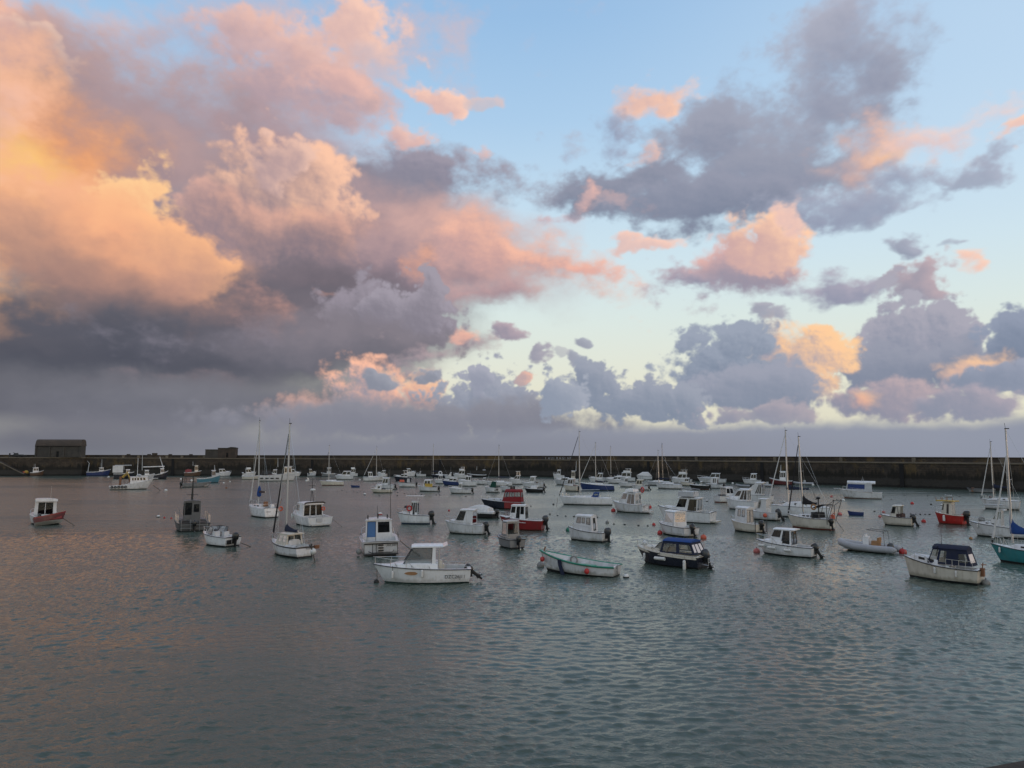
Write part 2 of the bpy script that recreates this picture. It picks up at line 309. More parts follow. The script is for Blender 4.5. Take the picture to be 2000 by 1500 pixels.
def sky_rgb(az, el, front):
    """linear colours of the sky on a grid of azimuths and elevations (degrees, elevation rising with the row)"""
    ppd = 1.0 / abs(az[1] - az[0])
    h, w = len(el), len(az)
    AZ, EL = np.meshgrid(az.astype(np.float32), el.astype(np.float32))
    c = np.array([lin(q[1]) for q in CLEAR])
    img = np.stack([np.interp(EL, [q[0] for q in CLEAR], c[:, k]) for k in range(3)], -1).astype(np.float32)
    rt = (sstep(0, 38, AZ) * sstep(6, 28, EL) * 0.55)[..., None]
    img = img * (1 - rt) + np.array(lin((200, 222, 242)), np.float32) * rt
    # the side of the set sun: warm glow low down
    cs = np.cos(np.radians(AZ - SUN_AZ)) * 0.5 + 0.5
    gl = (cs ** 5 * np.exp(-np.clip(EL, 0, 90) / 11.0))[..., None] * sstep(36, 62, np.abs(AZ))[..., None]
    img = img * (1 - 0.7 * gl) + gl * np.array((1.6, 1.3, 1.0), np.float32)

    wu = fbm(az, el, 14.0, 3, 0.5, 11); wv = fbm(az, el, 14.0, 3, 0.5, 31)
    fu = fbm(az, el, 3.2, 5, 0.58, 51); fv = fbm(az, el, 3.2, 5, 0.58, 71)
    gu = fbm(az, el, 1.1, 4, 0.6, 191); gv = fbm(az, el, 1.1, 4, 0.6, 211)
    wk = np.clip(0.22 + EL / 20.0, 0.22, 1.0)        # farther clouds, lower down, are finer
    PU = AZ + wk * (wu * 1.6 + fu * 1.7 + gu * 0.42)
    PV = EL + wk * (wv * 0.8 + fv * 1.15 + gv * 0.34)
    A = fbm(az, el, 9.0, 8, 0.56, 91)
    B = fbm(az, el, 5.2, 6, 0.52, 111, asp=1.25, billow=True)
    Fi = fbm(az, el, 1.6, 5, 0.62, 131)
    C = fbm(az, el, 1.9, 5, 0.55, 171, asp=1.1, billow=True)
    A = warped(A, (fu * 0.7 + gu * 0.25) * ppd, (fv * 0.55 + gv * 0.2) * ppd)
    B = warped(B, fu * 0.35 * ppd, fv * 0.35 * ppd)
    E = fbm(az, el, 0.75, 4, 0.55, 231, asp=1.1, billow=True)
    Fw = fbm(az, el, 2.6, 6, 0.6, 251)
    NZ = {'q': C * 0.75 + E * 0.55 + Fw * 0.55, 'v': Fw * 1.25 + Fi * 0.6, 'w': A * 1.35 + Fw * 0.6 + Fi * 0.55 + C * 0.2, 'p': B * 0.75 + A * 0.45 + C * 0.6 + E * 0.28 + Fw * 0.2, 's': A * 0.8 + Fi * 0.06}
    def lit(F, s):     # how much the field falls away towards the light, upper right
        o = s * ppd
        return F - warped(F, np.float32(o), np.float32(o * 0.75))
    RE = {'q': lit(C, 0.2) * 0.55 + lit(E, 0.1) * 0.3 + lit(Fw, 0.3) * 0.5, 'v': lit(Fw, 0.25) * 0.9 + lit(Fi, 0.12) * 0.3, 'w': lit(A, 0.5) * 0.9 + lit(Fw, 0.25) * 0.55 + lit(Fi, 0.1) * 0.15, 'p': lit(B, 0.4) * 0.45 + lit(A, 0.7) * 0.45 + lit(C, 0.22) * 0.3 + lit(E, 0.1) * 0.08, 's': lit(A, 1.0) * 0.55}

    away = np.maximum(sstep(31, 48, EL), sstep(38, 52, np.abs(AZ)))
    big = fbm(az, el, 26.0, 6, 0.55, 151, asp=1.8) * 0.9
    big = warped(big, fu * 0.5 * ppd, fv * 0.5 * ppd)
    cov = (sstep(-0.35, 0.35, big) * away * 0.92)[..., None]
    sh = np.clip(0.7 - big * 0.7 + RE['s'] * 0.8 + RE['w'] * 0.15, 0, 1)[..., None]
    img = img * (1 - cov) + cov * (np.array(lin((142, 144, 154)), np.float32) * (1 - sh) + np.array(lin((226, 209, 202)), np.float32) * sh)

    # sky outside the view is brightened as added fill light on the boats
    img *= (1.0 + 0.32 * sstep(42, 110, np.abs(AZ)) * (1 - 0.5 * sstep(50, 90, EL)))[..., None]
    for (x, y, rx, ry, rot, c1, c2), kw in LAYERS:
        kind = kw.get('kind', 'w'); amp = kw.get('amp', 0.5) * (1.25 if kw.get('kind', 'w') == 'w' else 1.1); soft = kw.get('soft', 0.25) * (1.35 if kw.get('kind', 'w') == 'w' else (1.25 if y < 590 else 1.6)); op = kw.get('op', 1.0)
        rel = kw.get('rel', 1.0); gsc = kw.get('gsc', 1.0); ld = R(kw.get('ld', 30.0))
        if y > 590 and rx < 230 and kind in 'pw': kind = {'p': 'q', 'w': 'v'}[kind]
        a0, e0 = azel(x, y); a1, _ = azel(x + 20, y); _, e1 = azel(x, y - 20)
        sx, sy = rx * (a1 - a0) / 20.0, ry * (e1 - e0) / 20.0
        ext = max(sx, sy) * (1.0 + amp * 1.3) + 3.0
        j0, j1 = np.searchsorted(az, [a0 - ext, a0 + ext]); i0, i1 = np.searchsorted(el, [e0 - ext, e0 + ext])
        if j1 - j0 < 4 or i1 - i0 < 4: continue
        S = (slice(i0, i1), slice(j0, j1))
        du, dv = PU[S] - a0, PV[S] - e0
        cr, sr = math.cos(R(rot)), math.sin(R(rot))
        qx = (du * cr + dv * sr) / sx; qy = (-du * sr + dv * cr) / sy
        f = 1.0 - np.sqrt(qx * qx + qy * qy) + amp * NZ[kind][S]
        al = (sstep(-soft * 0.35, soft, f) * op)[..., None]
        t = 0.5 + rel * RE[kind][S] + 0.5 * gsc * (qx * math.cos(ld) + qy * math.sin(ld))
        if kind != 's':
            # light comes through the thin side first: add up what lies between here and the light
            fc = np.clip(f + 0.15, 0, 1.2); st = min(sx, sy) * 0.2 * ppd; acc = 0.0
            for n in (1, 2, 3, 4):
                acc = acc + warped(fc, np.float32(st * n * math.cos(ld) * 0.9), np.float32(st * n * (0.35 + 0.65 * math.sin(ld))))
            t = 0.5 * t + 0.85 * np.exp(-0.55 * acc) * (0.75 + 0.5 * rel * RE[kind][S]) - 0.02
        t = np.clip(t, 0, 1)
        t = (t * t * (3 - 2 * t))[..., None] * 0.6 + t[..., None] * 0.4
        L1, L2 = np.array(lin(c1), np.float32), np.array(lin(c2), np.float32)
        img[S] = img[S] * (1 - al) + al * (L1 * (1 - t) + L2 * t)
    hz = (0.32 * np.exp(-np.clip(EL, 0, 90) / 2.4) * sstep(-1.0, 0.2, EL))[..., None]      # far air
    return img * (1 - hz) + hz * np.array(lin((140, 145, 159)), np.float32) * (0.82 + 0.18 * sstep(-30, 10, AZ))[..., None]

def grid_image(name, az, el):
    rgb = sky_rgb(az, el, True)
    im = bpy.data.images.new(name, len(az), len(el), float_buffer=True)
    im.colorspace_settings.name = 'Non-Color'
    px = np.ones((len(el), len(az), 4), np.float32)
    px[..., :3] = rgb
    im.pixels.foreach_set(px.ravel())
    im.update()
    return im

def build_world():
    g = NG(NT)
    D = g.v('NORMALIZE', g.n('ShaderNodeTexCoord').outputs['Generated'])
    dx, dy, dz = g.xyz(D)
    az = g.m('MULTIPLY', g.m('ARCTAN2', dx, dy), 57.29578)
    el = g.m('MULTIPLY', g.m('ARCSINE', dz), 57.29578)
    def tex(im, a0, a1, e0, e1):
        n = g.n('ShaderNodeTexImage', interpolation='Cubic', extension='EXTEND')
        n.image = im
        g.put(n.inputs[0], g.comb(g.rng(az, a0, a1, smooth=False), g.rng(el, e0, e1, smooth=False), 0.0))
        return n.outputs['Color']
    P = 20.0
    fa, fe = np.arange(-44 + 0.5 / P, 44, 1 / P), np.arange(-2 + 0.5 / P, 44, 1 / P)
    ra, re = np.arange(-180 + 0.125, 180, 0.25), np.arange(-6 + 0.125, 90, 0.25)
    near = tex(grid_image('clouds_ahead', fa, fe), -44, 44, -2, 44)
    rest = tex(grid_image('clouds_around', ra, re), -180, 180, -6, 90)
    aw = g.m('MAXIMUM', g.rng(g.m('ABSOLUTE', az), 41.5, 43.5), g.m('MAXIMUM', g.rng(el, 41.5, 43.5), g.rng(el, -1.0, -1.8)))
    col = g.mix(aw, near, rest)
    nish = g.n('ShaderNodeTexSky', sky_type='NISHITA', sun_disc=False)
    nish.sun_elevation = R(SUN_EL)
    nish.sun_rotation = R(SUN_AZ)
    nish.dust_density = 1.5
    nish.ozone_density = 1.2
    col = g.v('SCALE', col, scale=1.0 / SKY_STRENGTH)
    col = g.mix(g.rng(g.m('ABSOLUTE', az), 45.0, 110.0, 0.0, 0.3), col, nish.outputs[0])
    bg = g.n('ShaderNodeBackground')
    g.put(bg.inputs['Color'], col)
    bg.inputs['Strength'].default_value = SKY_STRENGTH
    NT.links.new(bg.outputs[0], g.n('ShaderNodeOutputWorld').inputs['Surface'])
build_world()

sun_d = bpy.data.lights.new('sun', 'SUN')
sun_d.energy = 0.12
sun_d.angle = R(4.0)
sun_d.color = (1.0, 0.72, 0.5)
sun = bpy.data.objects.new('sun', sun_d)
sd = Vector((math.sin(R(SUN_AZ)) * math.cos(R(SUN_EL)), math.cos(R(SUN_AZ)) * math.cos(R(SUN_EL)), math.sin(R(SUN_EL))))
sun.rotation_euler = sd.to_track_quat('Z', 'Y').to_euler()
sun.location = (60, -40, 60)
COL.objects.link(sun)

vs = SC.view_settings
vs.view_transform = 'Standard'
vs.look = 'None'
vs.exposure = 0.0
vs.gamma = 1.0
vs.use_curve_mapping = False

# ------------------------------------------------------------------ small mesh helpers
def mesh_obj(name, verts, faces, mat=None, parent=None, smooth=False, loc=None, rz=0.0):
    me = bpy.data.meshes.new(name)
    me.from_pydata([tuple(v) for v in verts], [], faces)
    me.update()
    o = bpy.data.objects.new(name, me)
    COL.objects.link(o)
    if mat is not None:
        for q in (mat if isinstance(mat, (list, tuple)) else [mat]): me.materials.append(q)
    if smooth:
        me.polygons.foreach_set('use_smooth', [True] * len(me.polygons))
    if parent is not None: o.parent = parent
    if loc is not None: o.location = loc
    o.rotation_euler.z = rz
    return o

def mat(name, col, rough=0.5, metal=0.0, spec=0.5, coat=0.0, vary=0.0, vscale=3.0, dirt=None, scum=0.0):
    """procedural material: a real-world colour with faint uneven wear; dirt = (colour, amount, scale)"""
    m = bpy.data.materials.new(name)
    m.use_nodes = True
    nt = m.node_tree
    b = nt.nodes['Principled BSDF']
    g = NG(nt)
    b.inputs['Roughness'].default_value = rough
    b.inputs['Metallic'].default_value = metal
    b.inputs['Specular IOR Level'].default_value = spec
    b.inputs['Coat Weight'].default_value = coat
    c = (*col, 1.0)
    if vary or dirt:
        tc = g.n('ShaderNodeTexCoord').outputs['Object']
        oi = g.n('ShaderNodeObjectInfo').outputs['Location']
        v = g.v('ADD', tc, g.v('SCALE', oi, scale=0.37))
        nz = g.noise(v, vscale, 5.0, 0.6)
        cc = g.mix(g.rng(nz, 0.3, 0.7), tuple(q * (1 - vary) for q in col), tuple(min(1, q * (1 + vary * 0.6)) for q in col))
        if dirt:
            vs_ = g.v('MULTIPLY', v, (1.0, 1.0, 0.18))
            n2 = g.noise(vs_, dirt[2], 5.0, 0.62)
            cc = g.mix(g.rng(n2, 0.5, 0.74, 0.0, dirt[1]), cc, dirt[0])
        if scum:                            # weed and scum left along the waterline, rust weeps below the deck edge
            z_ = g.xyz(tc)[2]
            n3 = g.noise(g.v('MULTIPLY', v, (1.0, 1.0, 0.35)), 3.5, 4.0, 0.6)
            band = g.rng(g.m('ADD', z_, g.m('MULTIPLY', n3, -0.5)), 0.14, -0.08, 0.0, scum)
            cc = g.mix(band, cc, (0.16, 0.15, 0.09))
            n4 = g.noise(g.v('MULTIPLY', v, (1.0, 1.0, 0.07)), 5.0, 3.0, 0.55)
            cc = g.mix(g.m('MULTIPLY', g.rng(n4, 0.60, 0.74, 0.0, 0.55 * scum), g.rng(z_, 1.6, 0.5)), cc, (0.24, 0.13, 0.06))
        g.put(b.inputs['Base Color'], cc)
        g.put(b.inputs['Roughness'], g.rng(nz, 0.3, 0.7, max(0.02, rough - 0.08), min(1, rough + 0.12)))
    else:
        b.inputs['Base Color'].default_value = c
    return m

# ------------------------------------------------------------------ water
def water_material():
    m = bpy.data.materials.new('harbour_water')
    m.use_nodes = True
    nt = m.node_tree
    b = nt.nodes['Principled BSDF']
    g = NG(nt)
    geo = g.n('ShaderNodeNewGeometry').outputs['Position']
    # crests run across the view, a little slanted; gusts roughen the surface in patches
    rot = g.n('ShaderNodeVectorRotate', rotation_type='Z_AXIS')
    g.put(rot.inputs['Vector'], geo)
    rot.inputs['Angle'].default_value = R(9)
    p = rot.outputs[0]
    warp = g.v('SUBTRACT', g.noise(p, 0.35, 2.0, 0.5, out='Color'), (0.5, 0.5, 0.5))
    p = g.v('ADD', p, g.v('SCALE', warp, scale=1.2))
    def w(sx, sy, sc, det, ro): return g.noise(g.v('MULTIPLY', p, (sx, sy, 1.0)), sc, det, ro)
    gust = g.noise(g.v('MULTIPLY', geo, (0.22, 1.0, 1.0)), 0.055, 4.0, 0.6)
    calm = g.rng(gust, 0.47, 0.58)                       # lanes of smoother water
    gk = g.m('SUBTRACT', 1.0, g.m('MULTIPLY', calm, 0.72))
    px_, py_, _ = g.xyz(geo)
    far = g.m('MAXIMUM', g.rng(py_, 66.0, 84.0), g.rng(g.m('ABSOLUTE', px_), 54.0, 62.0))     # beyond the modelled waves
    far = g.m('MAXIMUM', far, g.rng(py_, 11.0, 9.0))
    h1 = g.m('MULTIPLY', g.m('MULTIPLY', w(0.5, 1.0, 0.9, 2.0, 0.5), 0.10), far)
    h2 = g.m('MULTIPLY', g.m('MULTIPLY', w(0.55, 1.0, 2.3, 2.0, 0.5), 0.095), far)
    h3 = g.m('MULTIPLY', w(0.7, 1.0, 7.5, 3.0, 0.6), 0.042)
    h = g.m('MULTIPLY', g.m('ADD', g.m('ADD', h1, h2), h3), gk)
    bump = g.n('ShaderNodeBump')
    bump.inputs['Strength'].default_value = 1.0
    bump.inputs['Distance'].default_value = 1.0
    g.put(bump.inputs['Height'], h)
    g.put(b.inputs['Normal'], bump.outputs[0])
    b.inputs['Base Color'].default_value = (0.066, 0.094, 0.077, 1)
    g.put(b.inputs['Roughness'], g.m('ADD', g.rng(calm, 0.0, 1.0, 0.03, 0.015), g.m('MULTIPLY', far, 0.19)))
    b.inputs['IOR'].default_value = 1.33
    b.inputs['Specular IOR Level'].default_value = 0.5
    return m

WATER = water_material()
def build_water():
    """wind ripples as real waves out to 80 m, level water beyond"""
    rs = np.random.RandomState(5)
    xs = np.linspace(-62, 62, 1241)
    ys = [8.0]
    while ys[-1] < 86: ys.append(ys[-1] + 0.032 + 0.0022 * ys[-1])
    ys = np.array(ys)
    X, Y = np.meshgrid(xs, ys); X = X.astype(np.float32); Y = Y.astype(np.float32)
    Z = np.zeros_like(X); DX = np.zeros_like(X); DY = np.zeros_like(X)
    N = 90
    for k in range(N):
        lam = 0.20 * (0.88 / 0.20) ** (k / (N - 1.0))
        th = R(90 + 8) + rs.normal(0, R(27))
        ph = rs.rand() * 6.2832
        sl = 0.26 * math.sqrt(2.0 / N) * (1.2 if 0.27 < lam < 0.6 else 0.8)
        kk = 2 * math.pi / lam
        # each train of ripples comes in groups
        mx, my = rs.normal(0, 0.25, 2); gph = rs.rand() * 6.2832
        env = 0.65 + 0.55 * np.sin(X * mx + Y * my + gph)
        a = (sl / kk) * env
        arg = kk * (X * math.cos(th) + Y * math.sin(th)) + ph + 0.5 * np.sin(0.6 * X * math.sin(th) - 0.6 * Y * math.cos(th) + gph * 2)
        s_, c_ = np.sin(arg), np.cos(arg)
        Z += a * s_; DX += a * c_ * math.cos(th); DY += a * c_ * math.sin(th)
    fade = (np.clip((62 - np.abs(X)) / 6, 0, 1) * np.clip((86 - Y) / 16, 0, 1) * np.clip((Y - 8) / 1.5, 0, 1)).astype(np.float32)
    gust = 1.0 + 0.25 * np.sin(X * 0.11 + Y * 0.05 + 1.0) * np.sin(Y * 0.16 - X * 0.04)
    fade = fade * gust * (fade > 0)
    V = np.stack([X + 0.7 * DX * fade, Y + 0.7 * DY * fade, Z * fade], -1).reshape(-1, 3)
    h, w_ = X.shape
    idx = np.arange(h * w_).reshape(h, w_)
    Q = np.stack([idx[:-1, :-1], idx[:-1, 1:], idx[1:, 1:], idx[1:, :-1]], -1).reshape(-1, 4)
    y0, y1, x0, x1 = float(ys[0]), float(ys[-1]), -62.0, 62.0
    B = 9000.0
    extra = [(-B, -60, 0), (B, -60, 0), (B, y0, 0), (-B, y0, 0), (-B, y0, 0), (x0, y0, 0), (x0, y1, 0), (-B, y1, 0), (x1, y0, 0), (B, y0, 0), (B, y1, 0), (x1, y1, 0), (-B, y1, 0), (B, y1, 0), (B, B, 0), (-B, B, 0)]
    n0 = len(V)
    V = np.concatenate([V, np.array(extra, np.float32)])
    Q = np.concatenate([Q, np.arange(16).reshape(4, 4) + n0])
    me = bpy.data.meshes.new('water')
    me.vertices.add(len(V)); me.loops.add(Q.size); me.polygons.add(len(Q))
    me.vertices.foreach_set('co', V.astype(np.float32).ravel())
    me.loops.foreach_set('vertex_index', Q.astype(np.int32).ravel())
    me.polygons.foreach_set('loop_start', np.arange(0, Q.size, 4, dtype=np.int32))
    me.polygons.foreach_set('use_smooth', np.ones(len(Q), bool))
    me.update(calc_edges=True)
    me.materials.append(WATER)
    o = bpy.data.objects.new('water', me); COL.objects.link(o)
    o['kind'] = 'structure'
build_water()

# ------------------------------------------------------------------ builders
class MB:
    """collects shapes into one mesh"""
    def __init__(self): self.v = []; self.f = []; self.m = []
    def add(self, vs, fs, mi=0):
        o = len(self.v)
        self.v += [tuple(p) for p in vs]
        self.f += [tuple(i + o for i in f) for f in fs]
        self.m += [mi] * len(fs)
    def box(self, c, s, mi=0, taper=1.0):
        x, y, z = c; a, b, d = s[0] / 2, s[1] / 2, s[2] / 2
        t = taper
        vs = [(x - a, y - b, z - d), (x + a, y - b, z - d), (x + a, y + b, z - d), (x - a, y + b, z - d),
              (x - a * t, y - b * t, z + d), (x + a * t, y - b * t, z + d), (x + a * t, y + b * t, z + d), (x - a * t, y + b * t, z + d)]
        self.add(vs, [(3, 2, 1, 0), (4, 5, 6, 7), (0, 1, 5, 4), (1, 2, 6, 5), (2, 3, 7, 6), (3, 0, 4, 7)], mi)
    def loft(self, rings, mi=0, caps=True):
        n = len(rings[0]); vs = [p for r in rings for p in r]; fs = []
        for k in range(len(rings) - 1):
            for i in range(n):
                j = (i + 1) % n
                fs.append((k * n + i, k * n + j, (k + 1) * n + j, (k + 1) * n + i))
        if caps:
            fs.append(tuple(range(n))[::-1]); fs.append(tuple((len(rings) - 1) * n + i for i in range(n)))
        self.add(vs, fs, mi)
    def tube(self, pts, r, n=6, mi=0, r1=None):
        pts = [Vector(p) for p in pts]; rings = []
        for k, p in enumerate(pts):
            d = (pts[min(k + 1, len(pts) - 1)] - pts[max(k - 1, 0)])
            d = d.normalized() if d.length > 1e-6 else Vector((0, 0, 1))
            a = Vector((0, 0, 1)) if abs(d.z) < 0.95 else Vector((1, 0, 0))
            s = d.cross(a).normalized(); t = s.cross(d)
            rr = r if r1 is None else r + (r1 - r) * k / max(1, len(pts) - 1)
            rings.append([p + s * (math.cos(6.2832 * i / n) * rr) + t * (math.sin(6.2832 * i / n) * rr) for i in range(n)])
        self.loft(rings, mi)
    def ball(self, c, r, n=10, mi=0, sq=1.0):
        c = Vector(c); h = n // 2
        rings = [[c + Vector((math.sin(math.pi * (k + 0.02) / (h + 0.04)) * r * math.cos(6.2832 * i / n), math.sin(math.pi * (k + 0.02) / (h + 0.04)) * r * math.sin(6.2832 * i / n), -math.cos(math.pi * (k + 0.02) / (h + 0.04)) * r * sq)) for i in range(n)] for k in range(h + 1)]
        self.loft(rings, mi)
    def torus(self, c, R0, r, axis='y', n=14, k=6, mi=0):
        rings = []
        for i in range(n):
            a = 6.2832 * i / n; ring = []
            for j in range(k):
                b = 6.2832 * j / k; q = R0 + r * math.cos(b); h = r * math.sin(b)
                p = (q * math.cos(a), h, q * math.sin(a)) if axis == 'y' else ((h, q * math.cos(a), q * math.sin(a)) if axis == 'x' else (q * math.cos(a), q * math.sin(a), h))
                ring.append(Vector(c) + Vector(p))
            rings.append(ring)
        rings.append(rings[0])
        self.loft(rings, mi, caps=False)
    def build(self, name, mats, parent=None, sharp=38, loc=None):
        o = mesh_obj(name, self.v, self.f, mats, parent, smooth=True, loc=loc)
        if isinstance(mats, (list, tuple)) and len(mats) > 1:
            o.data.polygons.foreach_set('material_index', self.m)
        bm = bmesh.new(); bm.from_mesh(o.data)
        bmesh.ops.recalc_face_normals(bm, faces=bm.faces)
        bm.to_mesh(o.data); bm.free()
        o.data.set_sharp_from_angle(angle=R(sharp))
        return o

def thing(name, label, cat, loc, rz=0.0, group=None):
    o = bpy.data.objects.new(name, None)
    o.empty_display_size = 0.3
    COL.objects.link(o)
    o.location = loc; o.rotation_euler.z = rz
    o['label'] = label; o['category'] = cat
    if group: o['group'] = group
    return o

def tag(o, label, cat, group=None):
    o['label'] = label; o['category'] = cat
    if group: o['group'] = group
    return o

# ------------------------------------------------------------------ materials
GRIME = (0.26, 0.23, 0.17)
M = {}
M['white'] = mat('white_gelcoat', (0.66, 0.67, 0.68), 0.32, coat=0.25, vary=0.09, vscale=1.5, dirt=(GRIME, 0.5, 2.6), scum=0.5)
M['clean'] = mat('clean_white_gelcoat', (0.76, 0.77, 0.78), 0.28, coat=0.3, vary=0.06, vscale=1.5, dirt=(GRIME, 0.28, 2.6), scum=0.3)
M['cream'] = mat('cream_gelcoat', (0.62, 0.58, 0.50), 0.36, coat=0.2, vary=0.08, vscale=1.5, dirt=((0.25, 0.2, 0.13), 0.35, 2.6), scum=0.5)
M['grey'] = mat('grey_aluminium', (0.26, 0.27, 0.28), 0.45, metal=0.35, vary=0.12, vscale=2.5, dirt=((0.1, 0.1, 0.09), 0.4, 3.0))
M['pale'] = mat('pale_grey_paint', (0.46, 0.48, 0.50), 0.42, vary=0.09, vscale=2.0, dirt=(GRIME, 0.3, 2.6), scum=0.5)
M['dark_grey'] = mat('dull_dark_aluminium', (0.13, 0.135, 0.14), 0.5, metal=0.3, vary=0.18, vscale=2.5, dirt=((0.05, 0.05, 0.045), 0.5, 3.0))
M['navy'] = mat('navy_paint', (0.010, 0.013, 0.026), 0.3, coat=0.3, vary=0.15, dirt=((0.06, 0.06, 0.07), 0.4, 2.5))
M['blue'] = mat('blue_paint', (0.02, 0.04, 0.14), 0.34, coat=0.2, vary=0.12, dirt=((0.08, 0.09, 0.14), 0.4, 2.5))
M['sky_blue'] = mat('turquoise_paint', (0.07, 0.20, 0.27), 0.4, vary=0.1, dirt=((0.2, 0.24, 0.24), 0.4, 2.5))
M['teal'] = mat('teal_paint', (0.03, 0.21, 0.23), 0.36, coat=0.2, vary=0.1, dirt=((0.12, 0.17, 0.15), 0.4, 2.5))
M['red'] = mat('red_paint', (0.22, 0.012, 0.014), 0.36, coat=0.2, vary=0.12, dirt=((0.14, 0.05, 0.04), 0.4, 2.5))
M['bright_red'] = mat('bright_red_paint', (0.40, 0.02, 0.016), 0.38, vary=0.1, dirt=((0.2, 0.05, 0.04), 0.35, 2.5))
M['maroon'] = mat('maroon_paint', (0.11, 0.022, 0.025), 0.4, vary=0.12)
M['brown'] = mat('brown_paint', (0.10, 0.06, 0.04), 0.45, vary=0.15)
M['green'] = mat('green_paint', (0.012, 0.20, 0.13), 0.36, vary=0.1)
M['anti'] = mat('dark_antifouling', (0.016, 0.018, 0.020), 0.7, vary=0.3)
M['anti_red'] = mat('red_antifouling', (0.16, 0.03, 0.02), 0.75, vary=0.25)
M['anti_green'] = mat('weedy_antifouling', (0.012, 0.045, 0.04), 0.8, vary=0.3)
M['anti_blue'] = mat('blue_antifouling', (0.02, 0.035, 0.08), 0.75, vary=0.25)
M['rubber'] = mat('black_rubber', (0.018, 0.018, 0.020), 0.6, vary=0.2)
M['motor'] = mat('black_motor_cowl', (0.012, 0.012, 0.014), 0.26, coat=0.4)
M['motor_grey'] = mat('grey_motor_cowl', (0.035, 0.038, 0.045), 0.28, coat=0.4)
M['motor_leg'] = mat('motor_leg', (0.016, 0.016, 0.018), 0.45)
M['steel'] = mat('stainless_tube', (0.55, 0.56, 0.57), 0.28, metal=0.9)
M['alloy'] = mat('mast_alloy', (0.42, 0.43, 0.44), 0.38, metal=0.6)
M['dark_tube'] = mat('dark_tube', (0.03, 0.03, 0.032), 0.45)
M['rope'] = mat('mooring_rope', (0.10, 0.085, 0.06), 0.9)
M['sole'] = mat('worn_deck_sole', (0.42, 0.42, 0.41), 0.7, vary=0.15, dirt=(GRIME, 0.5, 3.0))
M['wood'] = mat('varnished_wood', (0.20, 0.085, 0.04), 0.4, vary=0.2)
M['navy_cloth'] = mat('navy_canvas', (0.012, 0.018, 0.045), 0.85, vary=0.2)
M['blue_cloth'] = mat('blue_canvas', (0.012, 0.055, 0.22), 0.85, vary=0.15)
M['red_cloth'] = mat('red_canvas', (0.19, 0.012, 0.016), 0.85, vary=0.15)
M['green_cloth'] = mat('dark_green_canvas', (0.006, 0.055, 0.04), 0.85, vary=0.15)
M['black_cloth'] = mat('black_canvas', (0.014, 0.014, 0.017), 0.85, vary=0.2)
M['white_cloth'] = mat('white_canvas', (0.62, 0.62, 0.61), 0.85, vary=0.12)
M['brown_cloth'] = mat('brown_canvas', (0.07, 0.04, 0.035), 0.85, vary=0.2)
M['orange'] = mat('orange_plastic', (0.55, 0.11, 0.06), 0.5, vary=0.12)
M['buoy_red'] = mat('red_buoy', (0.46, 0.03, 0.03), 0.45, vary=0.15, dirt=((0.3, 0.08, 0.06), 0.5, 6.0))
M['buoy_pink'] = mat('faded_pink_buoy', (0.52, 0.14, 0.13), 0.55, vary=0.15)
M['buoy_white'] = mat('white_buoy', (0.68, 0.68, 0.66), 0.5, vary=0.1, dirt=((0.2, 0.19, 0.14), 0.6, 6.0))
M['buoy_dark'] = mat('dark_float', (0.03, 0.03, 0.03), 0.7, vary=0.2)
M['buoy_green'] = mat('green_buoy', (0.015, 0.17, 0.11), 0.5, vary=0.1)
M['buoy_grey'] = mat('grey_buoy', (0.24, 0.24, 0.23), 0.6, vary=0.2)
M['yellow'] = mat('yellow_paint', (0.50, 0.33, 0.06), 0.5, vary=0.15)
M['hypalon'] = mat('grey_inflatable_tube', (0.36, 0.37, 0.39), 0.6, vary=0.08)
M['black'] = mat('black_paint', (0.012, 0.012, 0.013), 0.5)
M['tan'] = mat('tan_cushion', (0.34, 0.18, 0.08), 0.7, vary=0.15)
M['door_blue'] = mat('blue_door', (0.055, 0.15, 0.34), 0.5, vary=0.08)

def glass(name, tint, refl=1.0):
    m = bpy.data.materials.new(name)
    m.use_nodes = True
    nt = m.node_tree; nt.nodes.clear()
    g = NG(nt)
    tr = g.n('ShaderNodeBsdfTransparent'); tr.inputs[0].default_value = (*tint, 1)
    gl = g.n('ShaderNodeBsdfGlossy'); gl.inputs['Roughness'].default_value = 0.03
    fr = g.n('ShaderNodeFresnel'); fr.inputs[0].default_value = 1.6
    mx = g.n('ShaderNodeMixShader')
    g.put(mx.inputs[0], g.m('MULTIPLY', fr.outputs[0], refl, clamp=True))
    nt.links.new(tr.outputs[0], mx.inputs[1]); nt.links.new(gl.outputs[0], mx.inputs[2])
    nt.links.new(mx.outputs[0], g.n('ShaderNodeOutputMaterial').inputs[0])
    return m
G = {'clear': glass('clear_pane', (0.62, 0.66, 0.65)), 'dark': glass('smoked_pane', (0.07, 0.08, 0.09), 0.8), 'mid': glass('tinted_pane', (0.16, 0.18, 0.19), 0.8),
     'vinyl': glass('vinyl_window', (0.70, 0.69, 0.66), 1.0), 'blue': mat('blue_window_cover', (0.015, 0.04, 0.16), 0.7, vary=0.1)}

